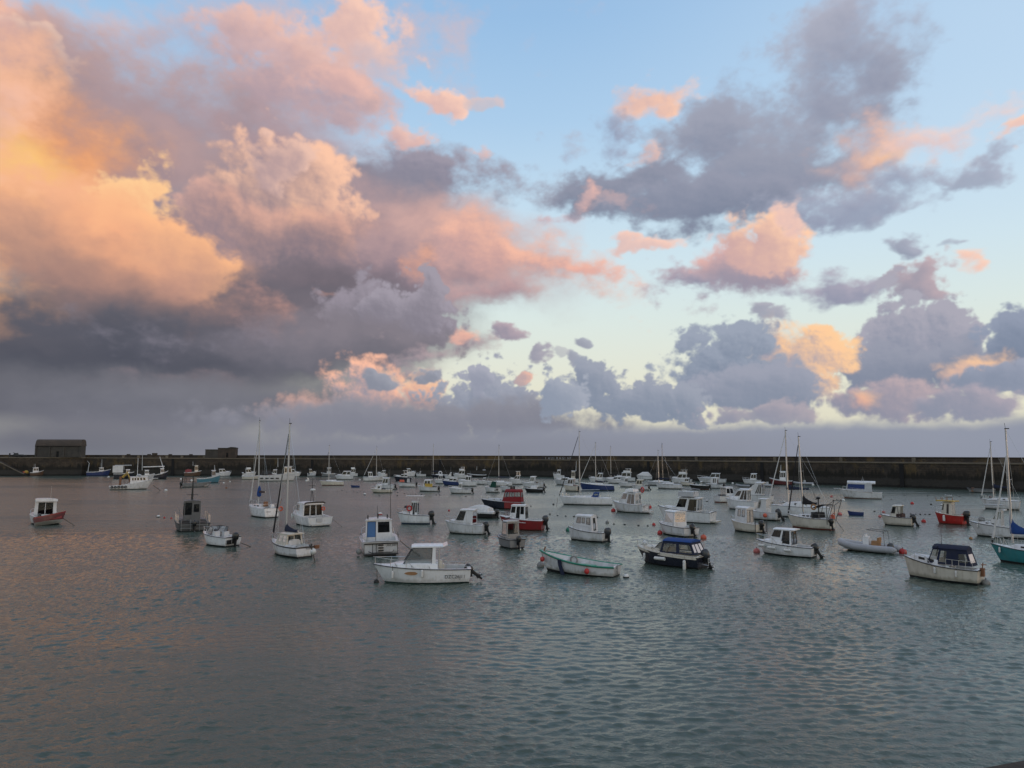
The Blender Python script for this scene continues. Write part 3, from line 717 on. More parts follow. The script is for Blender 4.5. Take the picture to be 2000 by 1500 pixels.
# ------------------------------------------------------------------ hulls
class Hull:
    def __init__(s, L, B, fbow, fstern, tw=0.84, rake=0.13, p=2.3, dip=0.0, tr=0.02):
        s.L, s.B, s.fb, s.fs, s.tw, s.rake, s.p, s.dip, s.tr = L, B, fbow, fstern, tw, rake, p, dip, tr
    def z(s, u): return s.fs + (s.fb - s.fs) * u ** 1.9 - s.dip * math.sin(math.pi * u)
    def hb(s, u, t=1.0):
        def prof(p, tw):
            if u < 0.42: return tw + (1 - tw) * math.sin(u / 0.42 * math.pi / 2)
            return max(0.0, 1 - ((u - 0.42) / 0.58) ** p)
        t = max(0.0, min(1.0, t))
        a = 0.86 * prof(s.p * 0.66, s.tw * 0.97); b = prof(s.p, s.tw)
        return s.B / 2 * (a + (b - a) * t ** 0.75)
    def x(s, u, t=1.0):
        t = max(-0.3, min(1.0, t))
        q = max(0.0, (u - 0.55) / 0.45)
        k = max(0.0, (0.3 - u) / 0.3)
        return -s.L / 2 + u * s.L - s.rake * s.L * (1 - t) * q ** 1.6 + s.tr * s.L * (1 - t) * k
    def at(s, u, side=1.0, dz=0.0, inset=0.0):
        return Vector((s.x(u), side * max(0.0, s.hb(u) - inset), s.z(u) + dz))

def build_hull(H, root, top, bottom='anti', band=None, bandh=0.12, boot=0.07, n=13):
    us = [i / (n - 1) for i in range(n)]
    us = [u ** 0.9 for u in us]
    vs, fs, mi = [], [], []
    for u in us:
        zs = H.z(u)
        lv = [(-0.32, 0.0), (-0.12, None), (boot, None), (boot + (zs - boot) * 0.36, None), (boot + (zs - boot) * 0.68, None), (zs - bandh, None), (zs, None)]
        half = []
        for z, h in lv:
            t = z / zs
            if h is None: h = H.hb(u, t) * (0.72 if z < 0 else 1.0)
            half.append((H.x(u, t), h, z))
        vs += [(x, -y, z) for x, y, z in half[::-1]] + half[1:]
    k = 13
    for i in range(len(us) - 1):
        for j in range(k - 1):
            fs.append((i * k + j, i * k + j + 1, (i + 1) * k + j + 1, (i + 1) * k + j))
            d = min(j, k - 2 - j)
            mi.append(2 if d == 0 else (0 if d < 4 else 1))
    # transom
    for j in range(6):
        fs.append((j, j + 1, k - 2 - j, k - 1 - j))
        mi.append(2 if j == 0 else (0 if j < 4 else 1))
    b = MB(); b.v = vs; b.f = fs; b.m = mi
    return b.build('hull', [M[top], M[bottom], M[band or top]], root, sharp=32)

def build_deck(H, root, c0, c1, mt='white', sole='sole', zs=0.12, side=0.16, camber=0.05, coam=0.0):
    """foredeck, side decks and an open well between c0 and c1 (c1 <= c0: decked all over)"""
    b = MB()
    def plate(u0, u1, n):
        us = [u0 + (u1 - u0) * i / n for i in range(n + 1)]
        rows = [[(H.x(u), f * (H.hb(u) - 0.004), H.z(u) + 0.002 + camber * (1 - f * f)) for f in (-1, -0.6, 0, 0.6, 1)] for u in us]
        vs = [p for r in rows for p in r]
        b.add(vs, [(i * 5 + j, i * 5 + j + 1, i * 5 + j + 6, i * 5 + j + 5) for i in range(n) for j in range(4)])
    if c1 <= c0:
        plate(0, 1, 12)
    else:
        plate(c1, 1, 7)
        if c0 > 0: plate(0, c0, 2)
        n = 6; us = [c0 + (c1 - c0) * i / n for i in range(n + 1)]
        def w(u): return max(0.05, H.hb(u) - side)
        for sd in (-1, 1):
            vs = []
            for u in us:
                vs += [(H.x(u), sd * (H.hb(u) - 0.004), H.z(u) + 0.002), (H.x(u), sd * w(u), H.z(u) + 0.01 + coam), (H.x(u), sd * (w(u) - 0.03), zs)]
            b.add(vs, [(i * 3 + j, i * 3 + j + 1, i * 3 + j + 4, i * 3 + j + 3) for i in range(n) for j in range(2)])
        vs = [(H.x(u), sd * (w(u) - 0.03), zs) for u in us for sd in (-1, 1)]
        b.add(vs, [(i * 2, i * 2 + 1, i * 2 + 3, i * 2 + 2) for i in range(n)], 1)
        for u in (c0, c1):
            hw = w(u); x = H.x(u)
            if u == 0: x += 0.05
            b.add([(x, -hw, zs), (x, hw, zs), (x, hw, H.z(u) + 0.01), (x, -hw, H.z(u) + 0.01)], [(0, 1, 2, 3)])
    return b.build('deck', [M[mt], M[sole]], root)

def rub_rail(H, root, mt='rubber', r=0.03, dz=-0.03, stern=True):
    b = MB()
    us = [i / 14 for i in range(15)]
    pts = [H.at(u, -1, dz, -0.01) for u in us[::-1]]
    pts2 = [H.at(u, 1, dz, -0.01) for u in us]
    b.tube(pts[::-1], r, 5); b.tube(pts2, r, 5)
    if stern: b.tube([H.at(0, -1, dz, 0), H.at(0, 1, dz, 0)], r, 5)
    return b.build('rub_rail', M[mt], root)

def bow_rail(H, root, u0=0.6, h=0.5, mt='steel', r=0.016, mid=False):
    b = MB(); us = [u0 + (0.985 - u0) * i / 5 for i in range(6)]
    for sd in (-1, 1):
        top = [H.at(us[0], sd, 0.03, 0.06)] + [H.at(u, sd, h * (0.9 + 0.1 * u), 0.05) for u in us[1:]] + [H.at(1, 0, h, 0) + Vector((0.04, 0, 0))]
        b.tube(top, r, 5)
        if mid: b.tube([p - Vector((0, 0, h * 0.5)) for p in top[1:]], r * 0.8, 5)
        for u in us[1::2]: b.tube([H.at(u, sd, 0.0, 0.06), H.at(u, sd, h * (0.9 + 0.1 * u), 0.05)], r, 5)
    return b.build('bow_rail', M[mt], root)

def side_rail(H, root, u0, u1, h=0.45, n=4, mt='steel', name='guard_rail', r=0.014, stern=False):
    us = [u0 + (u1 - u0) * i / n for i in range(n + 1)]
    for sds in ((-1, 1),) if stern else ((-1,), (1,)):
        b = MB()
        for sd in sds:
            b.tube([H.at(u, sd, h, 0.05) for u in us], r, 5)
            for u in us: b.tube([H.at(u, sd, 0, 0.05), H.at(u, sd, h, 0.05)], r, 5)
        if stern: b.tube([H.at(u0, -1, h, 0.05), H.at(u0, 1, h, 0.05)], r, 5)
        b.build(name, M[mt], root)

# ------------------------------------------------------------------ houses on deck
def bil(c, s, t):
    a, b_, c_, d = c          # bottom-start, bottom-end, top-end, top-start
    return (a * (1 - s) + b_ * s) * (1 - t) + (d * (1 - s) + c_ * s) * t

def wall_holes(b, c, holes, mi=0):
    ss = sorted({0.0, 1.0, *[q for h in holes for q in h[:2]]}); ts = sorted({0.0, 1.0, *[q for h in holes for q in h[2:4]]})
    for i in range(len(ss) - 1):
        for j in range(len(ts) - 1):
            ms, mt_ = (ss[i] + ss[i + 1]) / 2, (ts[j] + ts[j + 1]) / 2
            if any(h[0] < ms < h[1] and h[2] < mt_ < h[3] for h in holes): continue
            b.add([bil(c, ss[i], ts[j]), bil(c, ss[i + 1], ts[j]), bil(c, ss[i + 1], ts[j + 1]), bil(c, ss[i], ts[j + 1])], [(0, 1, 2, 3)], mi)

def house(root, x0, x1, z0, z1, wb, wt, rf=0.3, ra=0.05, mt='white', panes=(), front=((0.06, 0.94, 0.45, 0.93),), back=(), backopen=False, glass_='mid',
          over=(0.1, 0.2), roof='white', rth=0.07, camber=0.06, name='cabin', wbf=None, wtf=None, frame=None, zf=None, roof_name='roof', pane_name='window', soft=False):
    """a walled house with real openings: x0 aft, x1 forward, z0 floor, z1 eaves; panes given as (start, end, low, high) fractions of a wall"""
    wbf = wb if wbf is None else wbf; wtf = wt if wtf is None else wtf
    zf = z0 if zf is None else zf
    V_ = Vector
    A = {s: (V_((x0, s * wb, z0)), V_((x1, s * wbf, zf)), V_((x1 - rf, s * wtf, z1)), V_((x0 + ra, s * wt, z1))) for s in (-1, 1)}
    F = (V_((x1, wbf, zf)), V_((x1, -wbf, zf)), V_((x1 - rf, -wtf, z1)), V_((x1 - rf, wtf, z1)))
    Bk = (V_((x0, -wb, z0)), V_((x0, wb, z0)), V_((x0 + ra, wt, z1)), V_((x0 + ra, -wt, z1)))
    b = MB()
    walls = [(A[-1], panes, V_((0, -1, 0.1))), (A[1], panes, V_((0, 1, 0.1))), (F, front, V_((1, 0, 0.4)))]
    if not backopen: walls.append((Bk, back, V_((-1, 0, 0.05))))
    for c, hs, nrm in walls: wall_holes(b, c, hs)
    body = b.build(name, M[mt], root, sharp=25)
    for c, hs, nrm in walls:
        nn = (c[1] - c[0]).cross(c[3] - c[0]).normalized()
        if nn.dot(nrm) < 0: nn = -nn
        for h in hs:
            q = [bil(c, h[0], h[2]), bil(c, h[1], h[2]), bil(c, h[1], h[3]), bil(c, h[0], h[3])]
            g_ = h[4] if len(h) > 4 else glass_
            pm = G[g_] if g_ in G else M[g_]
            w = mesh_obj(pane_name if g_ in G else 'door', [p - nn * 0.012 for p in q], [(0, 1, 2, 3)], pm, root)
            if frame:
                fb = MB(); cyc = q + [q[0]]
                for i in range(4): fb.tube([cyc[i] + nn * 0.006, cyc[i + 1] + nn * 0.006], 0.016, 4)
                fb.build('window_frame', M[frame], w)
    # roof slab with a little camber and overhang
    b = MB(); xa, xf = x0 + ra - over[1], x1 - rf + over[0]
    def ring(x, w, dz):
        ys = (-1, -0.8, 0, 0.8, 1)
        return [(x, w * f, z1 + dz + rth + camber * (1 - f * f) - (0.03 if abs(f) == 1 else 0)) for f in ys] + [(x, w * f, z1 + dz) for f in ys[::-1]]
    ov = 0.05
    b.loft([ring(xa, (wt + ov) * 0.94, 0.0), ring(xa + 0.08, wt + ov, 0.004), ring((xa + xf) / 2, (wt + wtf) / 2 + ov, 0.004), ring(xf - 0.14, wtf + ov, 0.0), ring(xf, (wtf + ov) * 0.9, -0.035)])
    b.build(roof_name, M[roof], root, sharp=30)
    return body

def trunk(H, root, u0, u1, h, w=0.62, mt='white', ports=0, nose=0.5, name='cabin_trunk', port_mat='dark'):
    """low rounded coachroof on the foredeck"""
    b = MB(); n = 6; rings = []
    for i in range(n + 1):
        u = u0 + (u1 - u0) * i / n
        f = 1.0 if i < n - 2 else (1 - (i - (n - 2)) / 2 * (1 - 0.12))
        hh = h * (1 - nose * (i / n) ** 2) * (1.0 if i < n else 0.15)
        hw = H.hb(u) * w * (1 if i < n else 0.55)
        z = H.z(u)
        rings.append([(H.x(u), y * hw, z + q * hh) for y, q in ((-1, 0), (-0.94, 0.7), (-0.72, 0.97), (0, 1.06), (0.72, 0.97), (0.94, 0.7), (1, 0))])
    b.loft(rings)
    o = b.build(name, M[mt], root, sharp=50)
    for k in range(ports):
        a = u0 + (u1 - u0) * (0.12 + 0.62 * k / max(1, ports)); e = a + (u1 - u0) * 0.42 / max(1, ports)
        for sd in (-1, 1):
            q = []
            for u, fz in ((a, 0.32), (e, 0.32), (e, 0.72), (a, 0.72)):
                i = (u - u0) / (u1 - u0); hh = h * (1 - nose * i ** 2)
                q.append((H.x(u), sd * (H.hb(u) * w * (0.985 - 0.07 * fz) + 0.012), H.z(u) + hh * fz))
            mesh_obj('porthole', q, [(0, 1, 2, 3)], G[port_mat] if port_mat != 'dark' else M['black'], root)
    return o

def windscreen(H, root, u0, u1, h, rake=0.35, w=0.7, mt='dark_tube', g_='clear'):
    """open wrap-round screen: frame tubes and panes"""
    x0, x1 = H.x(u0), H.x(u1); z0, z1 = H.z(u0) + 0.08, H.z(u1) + 0.1
    w0, w1 = H.hb(u0) * w * 1.12, H.hb(u1) * w
    P = [Vector((x0, -w0, z0)), Vector((x1, -w1, z1)), Vector((x1, w1, z1)), Vector((x0, w0, z0))]
    T = [Vector((x0 - rake * 0.5, -w0 * 0.95, z0 + h)), Vector((x1 - rake, -w1 * 0.92, z1 + h)), Vector((x1 - rake, w1 * 0.92, z1 + h)), Vector((x0 - rake * 0.5, w0 * 0.95, z0 + h))]
    b = MB(); b.tube(T, 0.024, 5); b.tube(P, 0.02, 5)
    for p, t in zip(P, T): b.tube([p, t], 0.022, 5)
    o = b.build('windscreen', M[mt], root)
    for i in range(3): mesh_obj('pane', [P[i], P[i + 1], T[i + 1], T[i]], [(0, 1, 2, 3)], G[g_], o)
    return o

def outboard(root, x, y, z, s=1.0, tilt=0.0, mt='motor', stripe=True):
    """cowl, leg and propeller hung on the transom; tilt in degrees, positive lifts the leg aft"""
    z -= 0.24; s *= 0.86
    Mt = Matrix.Translation((x, y, z)) @ Matrix.Rotation(R(tilt), 4, 'Y') @ Matrix.Scale(s, 4)
    def T(p): return Mt @ Vector(p)
    b = MB(); rings = []
    for zz, lx, ly, ox in ((0.10, 0.20, 0.13, -0.16), (0.18, 0.27, 0.17, -0.17), (0.38, 0.31, 0.19, -0.17), (0.55, 0.29, 0.175, -0.19), (0.66, 0.22, 0.14, -0.21), (0.70, 0.12, 0.08, -0.22)):
        rings.append([T((ox + lx * math.copysign(abs(math.cos(a)) ** 0.75, math.cos(a)), ly * math.copysign(abs(math.sin(a)) ** 0.75, math.sin(a)), zz)) for a in [6.2832 * i / 12 for i in range(12)]])
    b.loft(rings)
    o = b.build('outboard_motor', M[mt], root, sharp=60)
    b = MB()
    b.loft([[T((-0.18 + lx * cx, ly * cy, zz)) for cx, cy in ((-1, -0.5), (0, -1), (1, -0.5), (1, 0.5), (0, 1), (-1, 0.5))] for zz, lx, ly in ((0.14, 0.15, 0.10), (-0.1, 0.12, 0.075), (-0.42, 0.10, 0.05), (-0.52, 0.13, 0.05), (-0.62, 0.09, 0.03), (-0.84, 0.05, 0.012))])
    b.box(T((-0.24, 0, -0.44)), (0.001, 0.001, 0.001))
    pl = [T((-0.46, -0.1, -0.43)), T((0.0, -0.05, -0.43)), T((0.0, 0.05, -0.43)), T((-0.46, 0.1, -0.43))]
    b.add(pl + [p + (T((0, 0, 0.02)) - T((0, 0, 0))) for p in pl], [(0, 1, 2, 3), (4, 5, 6, 7), (0, 1, 5, 4), (1, 2, 6, 5), (2, 3, 7, 6), (3, 0, 4, 7)])
    b.tube([T((-0.02, 0, -0.55)), T((-0.20, 0, -0.55)), T((-0.36, 0, -0.55))], 0.062 * s, 7)
    b.box(T((-0.0, 0, -0.02)), (0.12 * s, 0.24 * s, 0.34 * s))
    b.build('motor_leg', M['motor_leg'], o, sharp=40)
    b = MB()
    for k in range(3):
        a = 2.094 * k + 0.5; ca, sa = math.cos(a), math.sin(a)
        q = [(-0.38, 0.03, 0.0), (-0.34, 0.06, 0.15), (-0.42, -0.02, 0.17), (-0.43, -0.05, 0.03)]
        q = [T((px, py * ca - pz * sa, -0.55 + py * sa + pz * ca)) for px, py, pz in q]
        b.add(q, [(0, 1, 2, 3)])
    b.tube([T((-0.35, 0, -0.55)), T((-0.46, 0, -0.55))], 0.045 * s, 6)
    b.build('propeller', M['steel'], o)
    return o

def lettering(root, text, size, p, xdir, zdir, mt='black', name='lettering', shear=0.0, sx=1.0, seg=2):
    """painted characters as thin raised sheets; p is the start of the baseline"""
    cu = bpy.data.curves.new(name, 'FONT'); cu.body = text; cu.size = size; cu.shear = shear; cu.resolution_u = seg; cu.extrude = 0.002
    tmp = bpy.data.objects.new('tmp_text', cu); COL.objects.link(tmp)
    dg = bpy.context.evaluated_depsgraph_get()
    me = bpy.data.meshes.new_from_object(tmp.evaluated_get(dg))
    bpy.data.objects.remove(tmp)
    xd = Vector(xdir).normalized(); zd = Vector(zdir).normalized(); nd = xd.cross(zd)
    me.transform(Matrix(((xd.x * sx, zd.x, nd.x, p[0]), (xd.y * sx, zd.y, nd.y, p[1]), (xd.z * sx, zd.z, nd.z, p[2]), (0, 0, 0, 1))))
    me.materials.clear(); me.materials.append(M[mt])
    o = bpy.data.objects.new(name, me); COL.objects.link(o); o.parent = root
    return o

def aerial(root, p, h, r=0.012, mt='steel', lean=0.0, name='aerial'):
    b = MB(); b.tube([p, (p[0] - lean, p[1], p[2] + h)], r, 5, r1=r * 0.5)
    return b.build(name, M[mt], root)

# ------------------------------------------------------------------ placing by where the photograph shows the waterline
def px_of(p):
    d = CAM_M.transposed() @ (Vector(p) - Vector((0, 0, CAM_H)))
    return CX - d.x / d.z * F_PX, CY + d.y / d.z * F_PX

def seen(x0, x1, psi):
    """heading in plan of a hull that is seen at the angle psi to the line of sight"""
    return psi - math.degrees(math.atan(((x0 + x1) / 2 - CX) / F_PX))

def berth(x0, x1, y, psi, beta, tw=0.86):
    """length and mooring place of a hull seen between columns x0 and x1 with its nearest waterline at row y"""
    p0, p1 = at(x0, y), at(x1, y)
    L_ = abs(p1.x - p0.x); c = (p0 + p1) / 2
    M3 = Matrix.Rotation(R(psi), 3, 'Z')
    for _ in range(14):
        B = L_ * beta
        hi = [(L_ / 2, 0, 0.9), (L_ * 0.3, B * 0.36, 0.9), (L_ * 0.3, -B * 0.36, 0.9), (-L_ * 0.08, B / 2, 0.9), (-L_ * 0.08, -B / 2, 0.9), (-L_ / 2, B / 2 * tw, 0.9), (-L_ / 2, -B / 2 * tw, 0.9)]
        lo = [(L_ * 0.38, 0, 0), (-L_ * 0.08, B * 0.43, 0), (-L_ * 0.08, -B * 0.43, 0), (-L_ * 0.48, B * 0.41 * tw, 0), (-L_ * 0.48, -B * 0.41 * tw, 0)]
        hp = [px_of(M3 @ Vector(q) + c)[0] for q in hi]; lp = [px_of(M3 @ Vector(q) + c)[1] for q in lo]
        L_ *= 1 + 0.8 * ((x1 - x0) / (max(hp) - min(hp)) - 1)
        mp = c.y / F_PX
        c.x += ((x0 + x1) / 2 - (max(hp) + min(hp)) / 2) * mp
        c.y *= 1 + 0.8 * ((max(lp) - 891) / (y - 891) - 1)
    return L_, c

GROUP_BOATS = 'boats moored in the harbour'

def motor(label, x0, x1, y, psi, name='motorboat', cat='boat', beta=0.38, fb=(1.05, 0.72), hull='white', bottom='anti', band=None, bandh=0.1, rub='rubber',
          well=(0.03, 0.42), cabin=None, trunk_=None, ob=None, rail=True, screen=None, extra=None, tw=0.86, rake=0.13, p=2.3, dip=0.0, deck='white', far=False, trim=0.0, boot=0.13, zs=0.15):
    psi = seen(x0, x1, psi)
    L_, c = berth(x0, x1, y, psi, beta, tw)
    t = thing(name, label, cat, c, R(psi), GROUP_BOATS)
    t.rotation_euler.x = R(random.uniform(-1.2, 1.2)); t.rotation_euler.y = R(trim + random.uniform(-0.6, 0.6))
    k = L_ / 5.6
    H = Hull(L_, L_ * beta, fb[0], fb[1], tw, rake, p, dip)
    build_hull(H, t, hull, bottom, band, bandh, boot, n=9 if far else 13)
    build_deck(H, t, well[0], well[1], deck, zs=zs, side=0.08 * L_ * beta)
    if rub: rub_rail(H, t, rub, 0.03 if not far else 0.045)
    if trunk_:
        q = dict(trunk_); trunk(H, t, q.pop('a'), q.pop('f'), q.pop('h'), **q)
    for cb in (cabin if isinstance(cabin, (list, tuple)) else [cabin] if cabin else []):
        q = dict(cb); a, f = q.pop('a'), q.pop('f'); z1 = q.pop('z'); w = q.pop('w', 0.74); wtk = q.pop('wt', 0.9)
        z0 = q.pop('z0', None); zf = None
        wb_, wf_ = H.hb(a) * w, H.hb(f) * w
        if z0 is None: z0 = H.z(a) - 0.05; zf = H.z(f) - 0.02
        house(t, H.x(a), H.x(f), z0, z1, wb_, wb_ * wtk, wbf=wf_, wtf=min(wf_ * (0.98 if wf_ < wb_ * 0.9 else wtk), wb_ * wtk), zf=zf, **q)
    if screen:
        windscreen(H, t, *screen[:3], **(screen[3] if len(screen) > 3 else {}))
    if rail: bow_rail(H, t, 0.58, 0.42 if L_ < 7 else 0.55, r=0.016 if not far else 0.022)
    if ob:
        for oy in (ob[4] if len(ob) > 4 else (0,)):
            outboard(t, H.x(0) - 0.06, oy, ob[0] or fb[1] * 0.75, ob[1], ob[2], ob[3] if len(ob) > 3 else 'motor')
    if far and well[1] - well[0] > 0.2:          # what lies about in the well
        b = MB(); u = random.uniform(well[0] + 0.06, well[1] - 0.06)
        b.box((H.x(u), random.uniform(-0.3, 0.3), fb[1] * 0.8), (random.uniform(0.5, 1.0), random.uniform(0.6, 1.1), random.uniform(0.5, 0.9)), taper=0.85)
        b.build('deck_gear', M[random.choice(['black', 'dark_tube', 'navy_cloth', 'brown_cloth', 'pale', 'wood', 'motor_grey'])], t)
    if far and cabin and random.random() < 0.65:
        q = cabin if isinstance(cabin, dict) else cabin[0]
        aerial(t, (H.x(q['a'] + 0.05), random.uniform(-0.5, 0.5), q['z']), random.uniform(0.8, 2.0), 0.022, random.choice(['pale', 'dark_tube']))
    if extra: extra(t, H)
    return t, H

def yacht(label, x0, x1, y, psi, top, mu=0.56, beta=0.32, fb=(1.1, 0.85), hull='white', bottom='anti', band=None, cover=None, jib=None, trunk_h=0.38, ports=3, rub='dark_tube',
          boomz=None, extra=None, rail=True, far=False, tw=0.7, rake=0.12, p=2.0, mast_r=0.075, mast='alloy', spread=True, boom_l=0.38, lean=0.0, dodger=None, tr=-0.02, jl=0.96, coverh=0.3):
    psi = seen(x0, x1, psi)
    L_, c = berth(x0, x1, y, psi, beta, tw)
    t = thing('sailing_yacht', label, 'sailing boat', c, R(psi), GROUP_BOATS)
    H = Hull(L_, L_ * beta, fb[0], fb[1], tw, rake, p, 0.03, tr)
    build_hull(H, t, hull, bottom, band, 0.1, 0.14, n=9 if far else 13)
    build_deck(H, t, 0.05, 0.30, 'white', zs=0.35, side=0.16 * L_ * beta, coam=0.12)
    if rub: rub_rail(H, t, rub, 0.022 if not far else 0.035)
    trunk(H, t, 0.30, 0.76, trunk_h, 0.6, 'white', 0 if far else ports)
    mb = Vector((H.x(mu), 0, H.z(mu) + trunk_h * 0.8))
    # masthead as high as the photograph shows it
    wp = Matrix.Rotation(R(psi), 3, 'Z') @ mb + c
    zt = at_depth(top[0], top[1], wp.y).z
    wt_ = at_depth(top[0], top[1], wp.y)
    head_w = Vector((wp.x * (1 - lean) + wt_.x * lean, wp.y, zt))
    head = Matrix.Rotation(-R(psi), 3, 'Z') @ (head_w - c)
    b = MB(); b.tube([mb, mb.lerp(head, 0.5), head], mast_r, 8, r1=mast_r * 0.75)
    ms = b.build('mast', M[mast], t)
    b = MB(); b.box(head + Vector((-0.08, 0, 0.03)), (0.3, 0.06, 0.07)); b.tube([head, head + Vector((0.05, 0, 0.45))], 0.014, 5)
    b.build('masthead_fitting', M['dark_tube'], ms)
    hgt = head.z - mb.z
    b = MB()
    if spread:
        sp = mb.lerp(head, 0.55)
        for sd in (-1, 1): b.tube([sp, sp + Vector((-0.05, sd * H.B * 0.3, 0.03))], 0.02, 5)
        b.build('spreaders', M[mast], ms)
    rr = 0.009 if not far else 0.014
    b = MB()
    for sd in (-1, 1):
        ch = H.at(mu - 0.03, sd, 0, 0.05)
        if spread: b.tube([ch, mb.lerp(head, 0.55) + Vector((-0.05, sd * H.B * 0.3, 0.03)), head - Vector((0, 0, hgt * 0.06))], rr, 4)
        else: b.tube([ch, head - Vector((0, 0, hgt * 0.06))], rr, 4)
    b.tube([H.at(0.0, 0, 0.02, 0), head], rr, 4)
    fs0 = Vector((H.x(1) - 0.12, 0, H.z(1) + 0.05)); fs1 = mb.lerp(head, jl)
    b.tube([fs0, fs1], rr, 4)
    b.build('stays', M['steel'], t)
    if jib:
        b = MB(); d = fs1 - fs0
        b.tube([fs0 + d * 0.05, fs0 + d * 0.12, fs0 + d * 0.45, fs0 + d * 0.95], 0.085 if not far else 0.075, 7, r1=0.04)
        b.build('furled_jib', M[jib], t)
        b = MB(); b.tube([fs0, fs0 + d * 0.03], 0.07, 7); b.build('furling_drum', M['dark_tube'], t)
    bz = mb.z + (0.75 if boomz is None else boomz)
    b = MB(); bl = boom_l * L_
    b.tube([(mb.x - 0.05, 0, bz), (mb.x - bl, 0, bz + 0.06)], 0.055, 7)
    bo = b.build('boom', M[mast], t)
    if cover:
        b = MB(); rings = []
        for i in range(8):
            f = i / 7; x = mb.x + 0.1 - (bl + 0.02) * f
            up = 0.10 + coverh * (1 - f) ** 2.2 + (0.5 * coverh if i == 0 else 0) + 0.02 * math.sin(i * 2.1); w_ = 0.15 * (1 - 0.5 * f) * (0.6 if i in (0, 7) else 1)
            zc = bz + 0.06 * f
            rings.append([(x, w_ * cy, zc + (up * cz if cz > 0 else 0.12 * cz)) for cy, cz in ((0, -1), (0.8, -0.6), (1, 0.05), (0.6, 0.6), (0, 1.0), (-0.6, 0.6), (-1, 0.05), (-0.8, -0.6))])
        b.loft(rings); b.build('sail_cover', M[cover], bo, sharp=60)
    if rail and not far:
        bow_rail(H, t, 0.82, 0.55)
        side_rail(H, t, 0.06, 0.8, 0.5, 5, name='guard_wires', r=0.011, stern=True)
    if dodger:
        house(t, H.x(0.24), H.x(0.38), H.z(0.3) + trunk_h * 0.5, H.z(0.3) + trunk_h + 0.5, H.hb(0.3) * 0.6, H.hb(0.3) * 0.5, rf=0.45, ra=-0.1, mt=dodger, panes=((0.2, 0.75, 0.35, 0.8),), front=((0.1, 0.9, 0.3, 0.85),), backopen=True,
              glass_='vinyl', roof=dodger, over=(0.02, 0.05), rth=0.03, name='sprayhood', roof_name='sprayhood_top')
    if extra: extra(t, H)
    return t, H

# ------------------------------------------------------------------ breakwater
def wall_material(name, weed=True):
    m = bpy.data.materials.new(name)
    m.use_nodes = True
    nt = m.node_tree; b = nt.nodes['Principled BSDF']; g = NG(nt)
    p = g.n('ShaderNodeNewGeometry').outputs['Position']
    x, y, z = g.xyz(p)
    along = g.m('ADD', g.m('MULTIPLY', x, 0.82), g.m('MULTIPLY', y, -0.57))
    q = g.comb(along, z, 0.0)
    br = g.n('ShaderNodeTexBrick')
    g.put(br.inputs['Vector'], q)
    br.inputs['Scale'].default_value = 1.0
    br.inputs['Brick Width'].default_value = 1.25; br.inputs['Row Height'].default_value = 0.52
    br.inputs['Mortar Size'].default_value = 0.035; br.inputs['Mortar Smooth'].default_value = 0.3
    br.inputs['Color1'].default_value = (0.105, 0.078, 0.054, 1); br.inputs['Color2'].default_value = (0.078, 0.060, 0.045, 1); br.inputs['Mortar'].default_value = (0.032, 0.026, 0.020, 1)
    big = g.noise(p, 0.11, 5.0, 0.6)
    stone = g.mix(g.rng(big, 0.38, 0.62), br.outputs['Color'], (0.052, 0.044, 0.037))
    patch = g.noise(g.v('MULTIPLY', p, (1, 1, 1.6)), 0.5, 5.0, 0.7)
    stone = g.mix(g.rng(patch, 0.35, 0.65, 0.55, 0.0), stone, (0.016, 0.013, 0.011))
    lich = g.noise(g.v('MULTIPLY', p, (1, 1, 0.5)), 0.22, 6.0, 0.65)
    stone = g.mix(g.rng(lich, 0.52, 0.66, 0.0, 0.7), stone, (0.14, 0.095, 0.038))
    if weed:
        # weed hanging in streaks over the tidal part of the face, barnacled grey stone below
        st = g.m('ADD', g.m('MULTIPLY', g.noise(g.v('MULTIPLY', p, (1, 1, 0.10)), 1.5, 5.0, 0.7), 0.6), g.m('MULTIPLY', g.noise(g.v('MULTIPLY', p, (1, 1, 0.12)), 0.32, 4.0, 0.6), 0.4))
        lo = g.noise(g.v('MULTIPLY', p, (1, 1, 0.3)), 0.06, 3.0, 0.5)
        edge = g.m('ADD', g.m('MULTIPLY', g.m('SUBTRACT', st, 0.5), 9.0), g.m('MULTIPLY', g.m('SUBTRACT', lo, 0.5), 5.5))
        wl = g.m('ADD', 3.7, edge)
        black = g.m('MULTIPLY', g.rng(g.m('SUBTRACT', wl, z), -0.7, 0.7), 0.93)
        stone = g.mix(black, stone, (0.016, 0.015, 0.012))
        lower = g.rng(g.m('ADD', z, g.m('MULTIPLY', g.m('SUBTRACT', st, 0.5), 2.2)), 2.5, 1.9)
        stone = g.mix(g.m('MULTIPLY', lower, g.rng(big, 0.3, 0.6, 0.6, 1.0)), stone, (0.047, 0.043, 0.038))
        stone = g.mix(g.rng(g.m('ADD', z, g.m('MULTIPLY', g.m('SUBTRACT', st, 0.5), 1.2)), 0.75, 0.35, 0.0, 0.85), stone, (0.012, 0.012, 0.011))
    g.put(b.inputs['Base Color'], stone)
    b.inputs['Roughness'].default_value = 0.9
    bp = g.n('ShaderNodeBump'); bp.inputs['Strength'].default_value = 0.8; bp.inputs['Distance'].default_value = 0.06
    g.put(bp.inputs['Height'], g.m('ADD', br.outputs['Fac'], g.m('MULTIPLY', g.noise(p, 2.0, 5.0, 0.65), -1.6)))
    g.put(b.inputs['Normal'], bp.outputs[0])
    return m
M['wall'] = wall_material('weedy_quay_stone')
M['parapet'] = wall_material('dry_quay_stone', False)
M['ledge'] = mat('pale_coping_stone', (0.16, 0.135, 0.10), 0.85, vary=0.25, vscale=0.4)
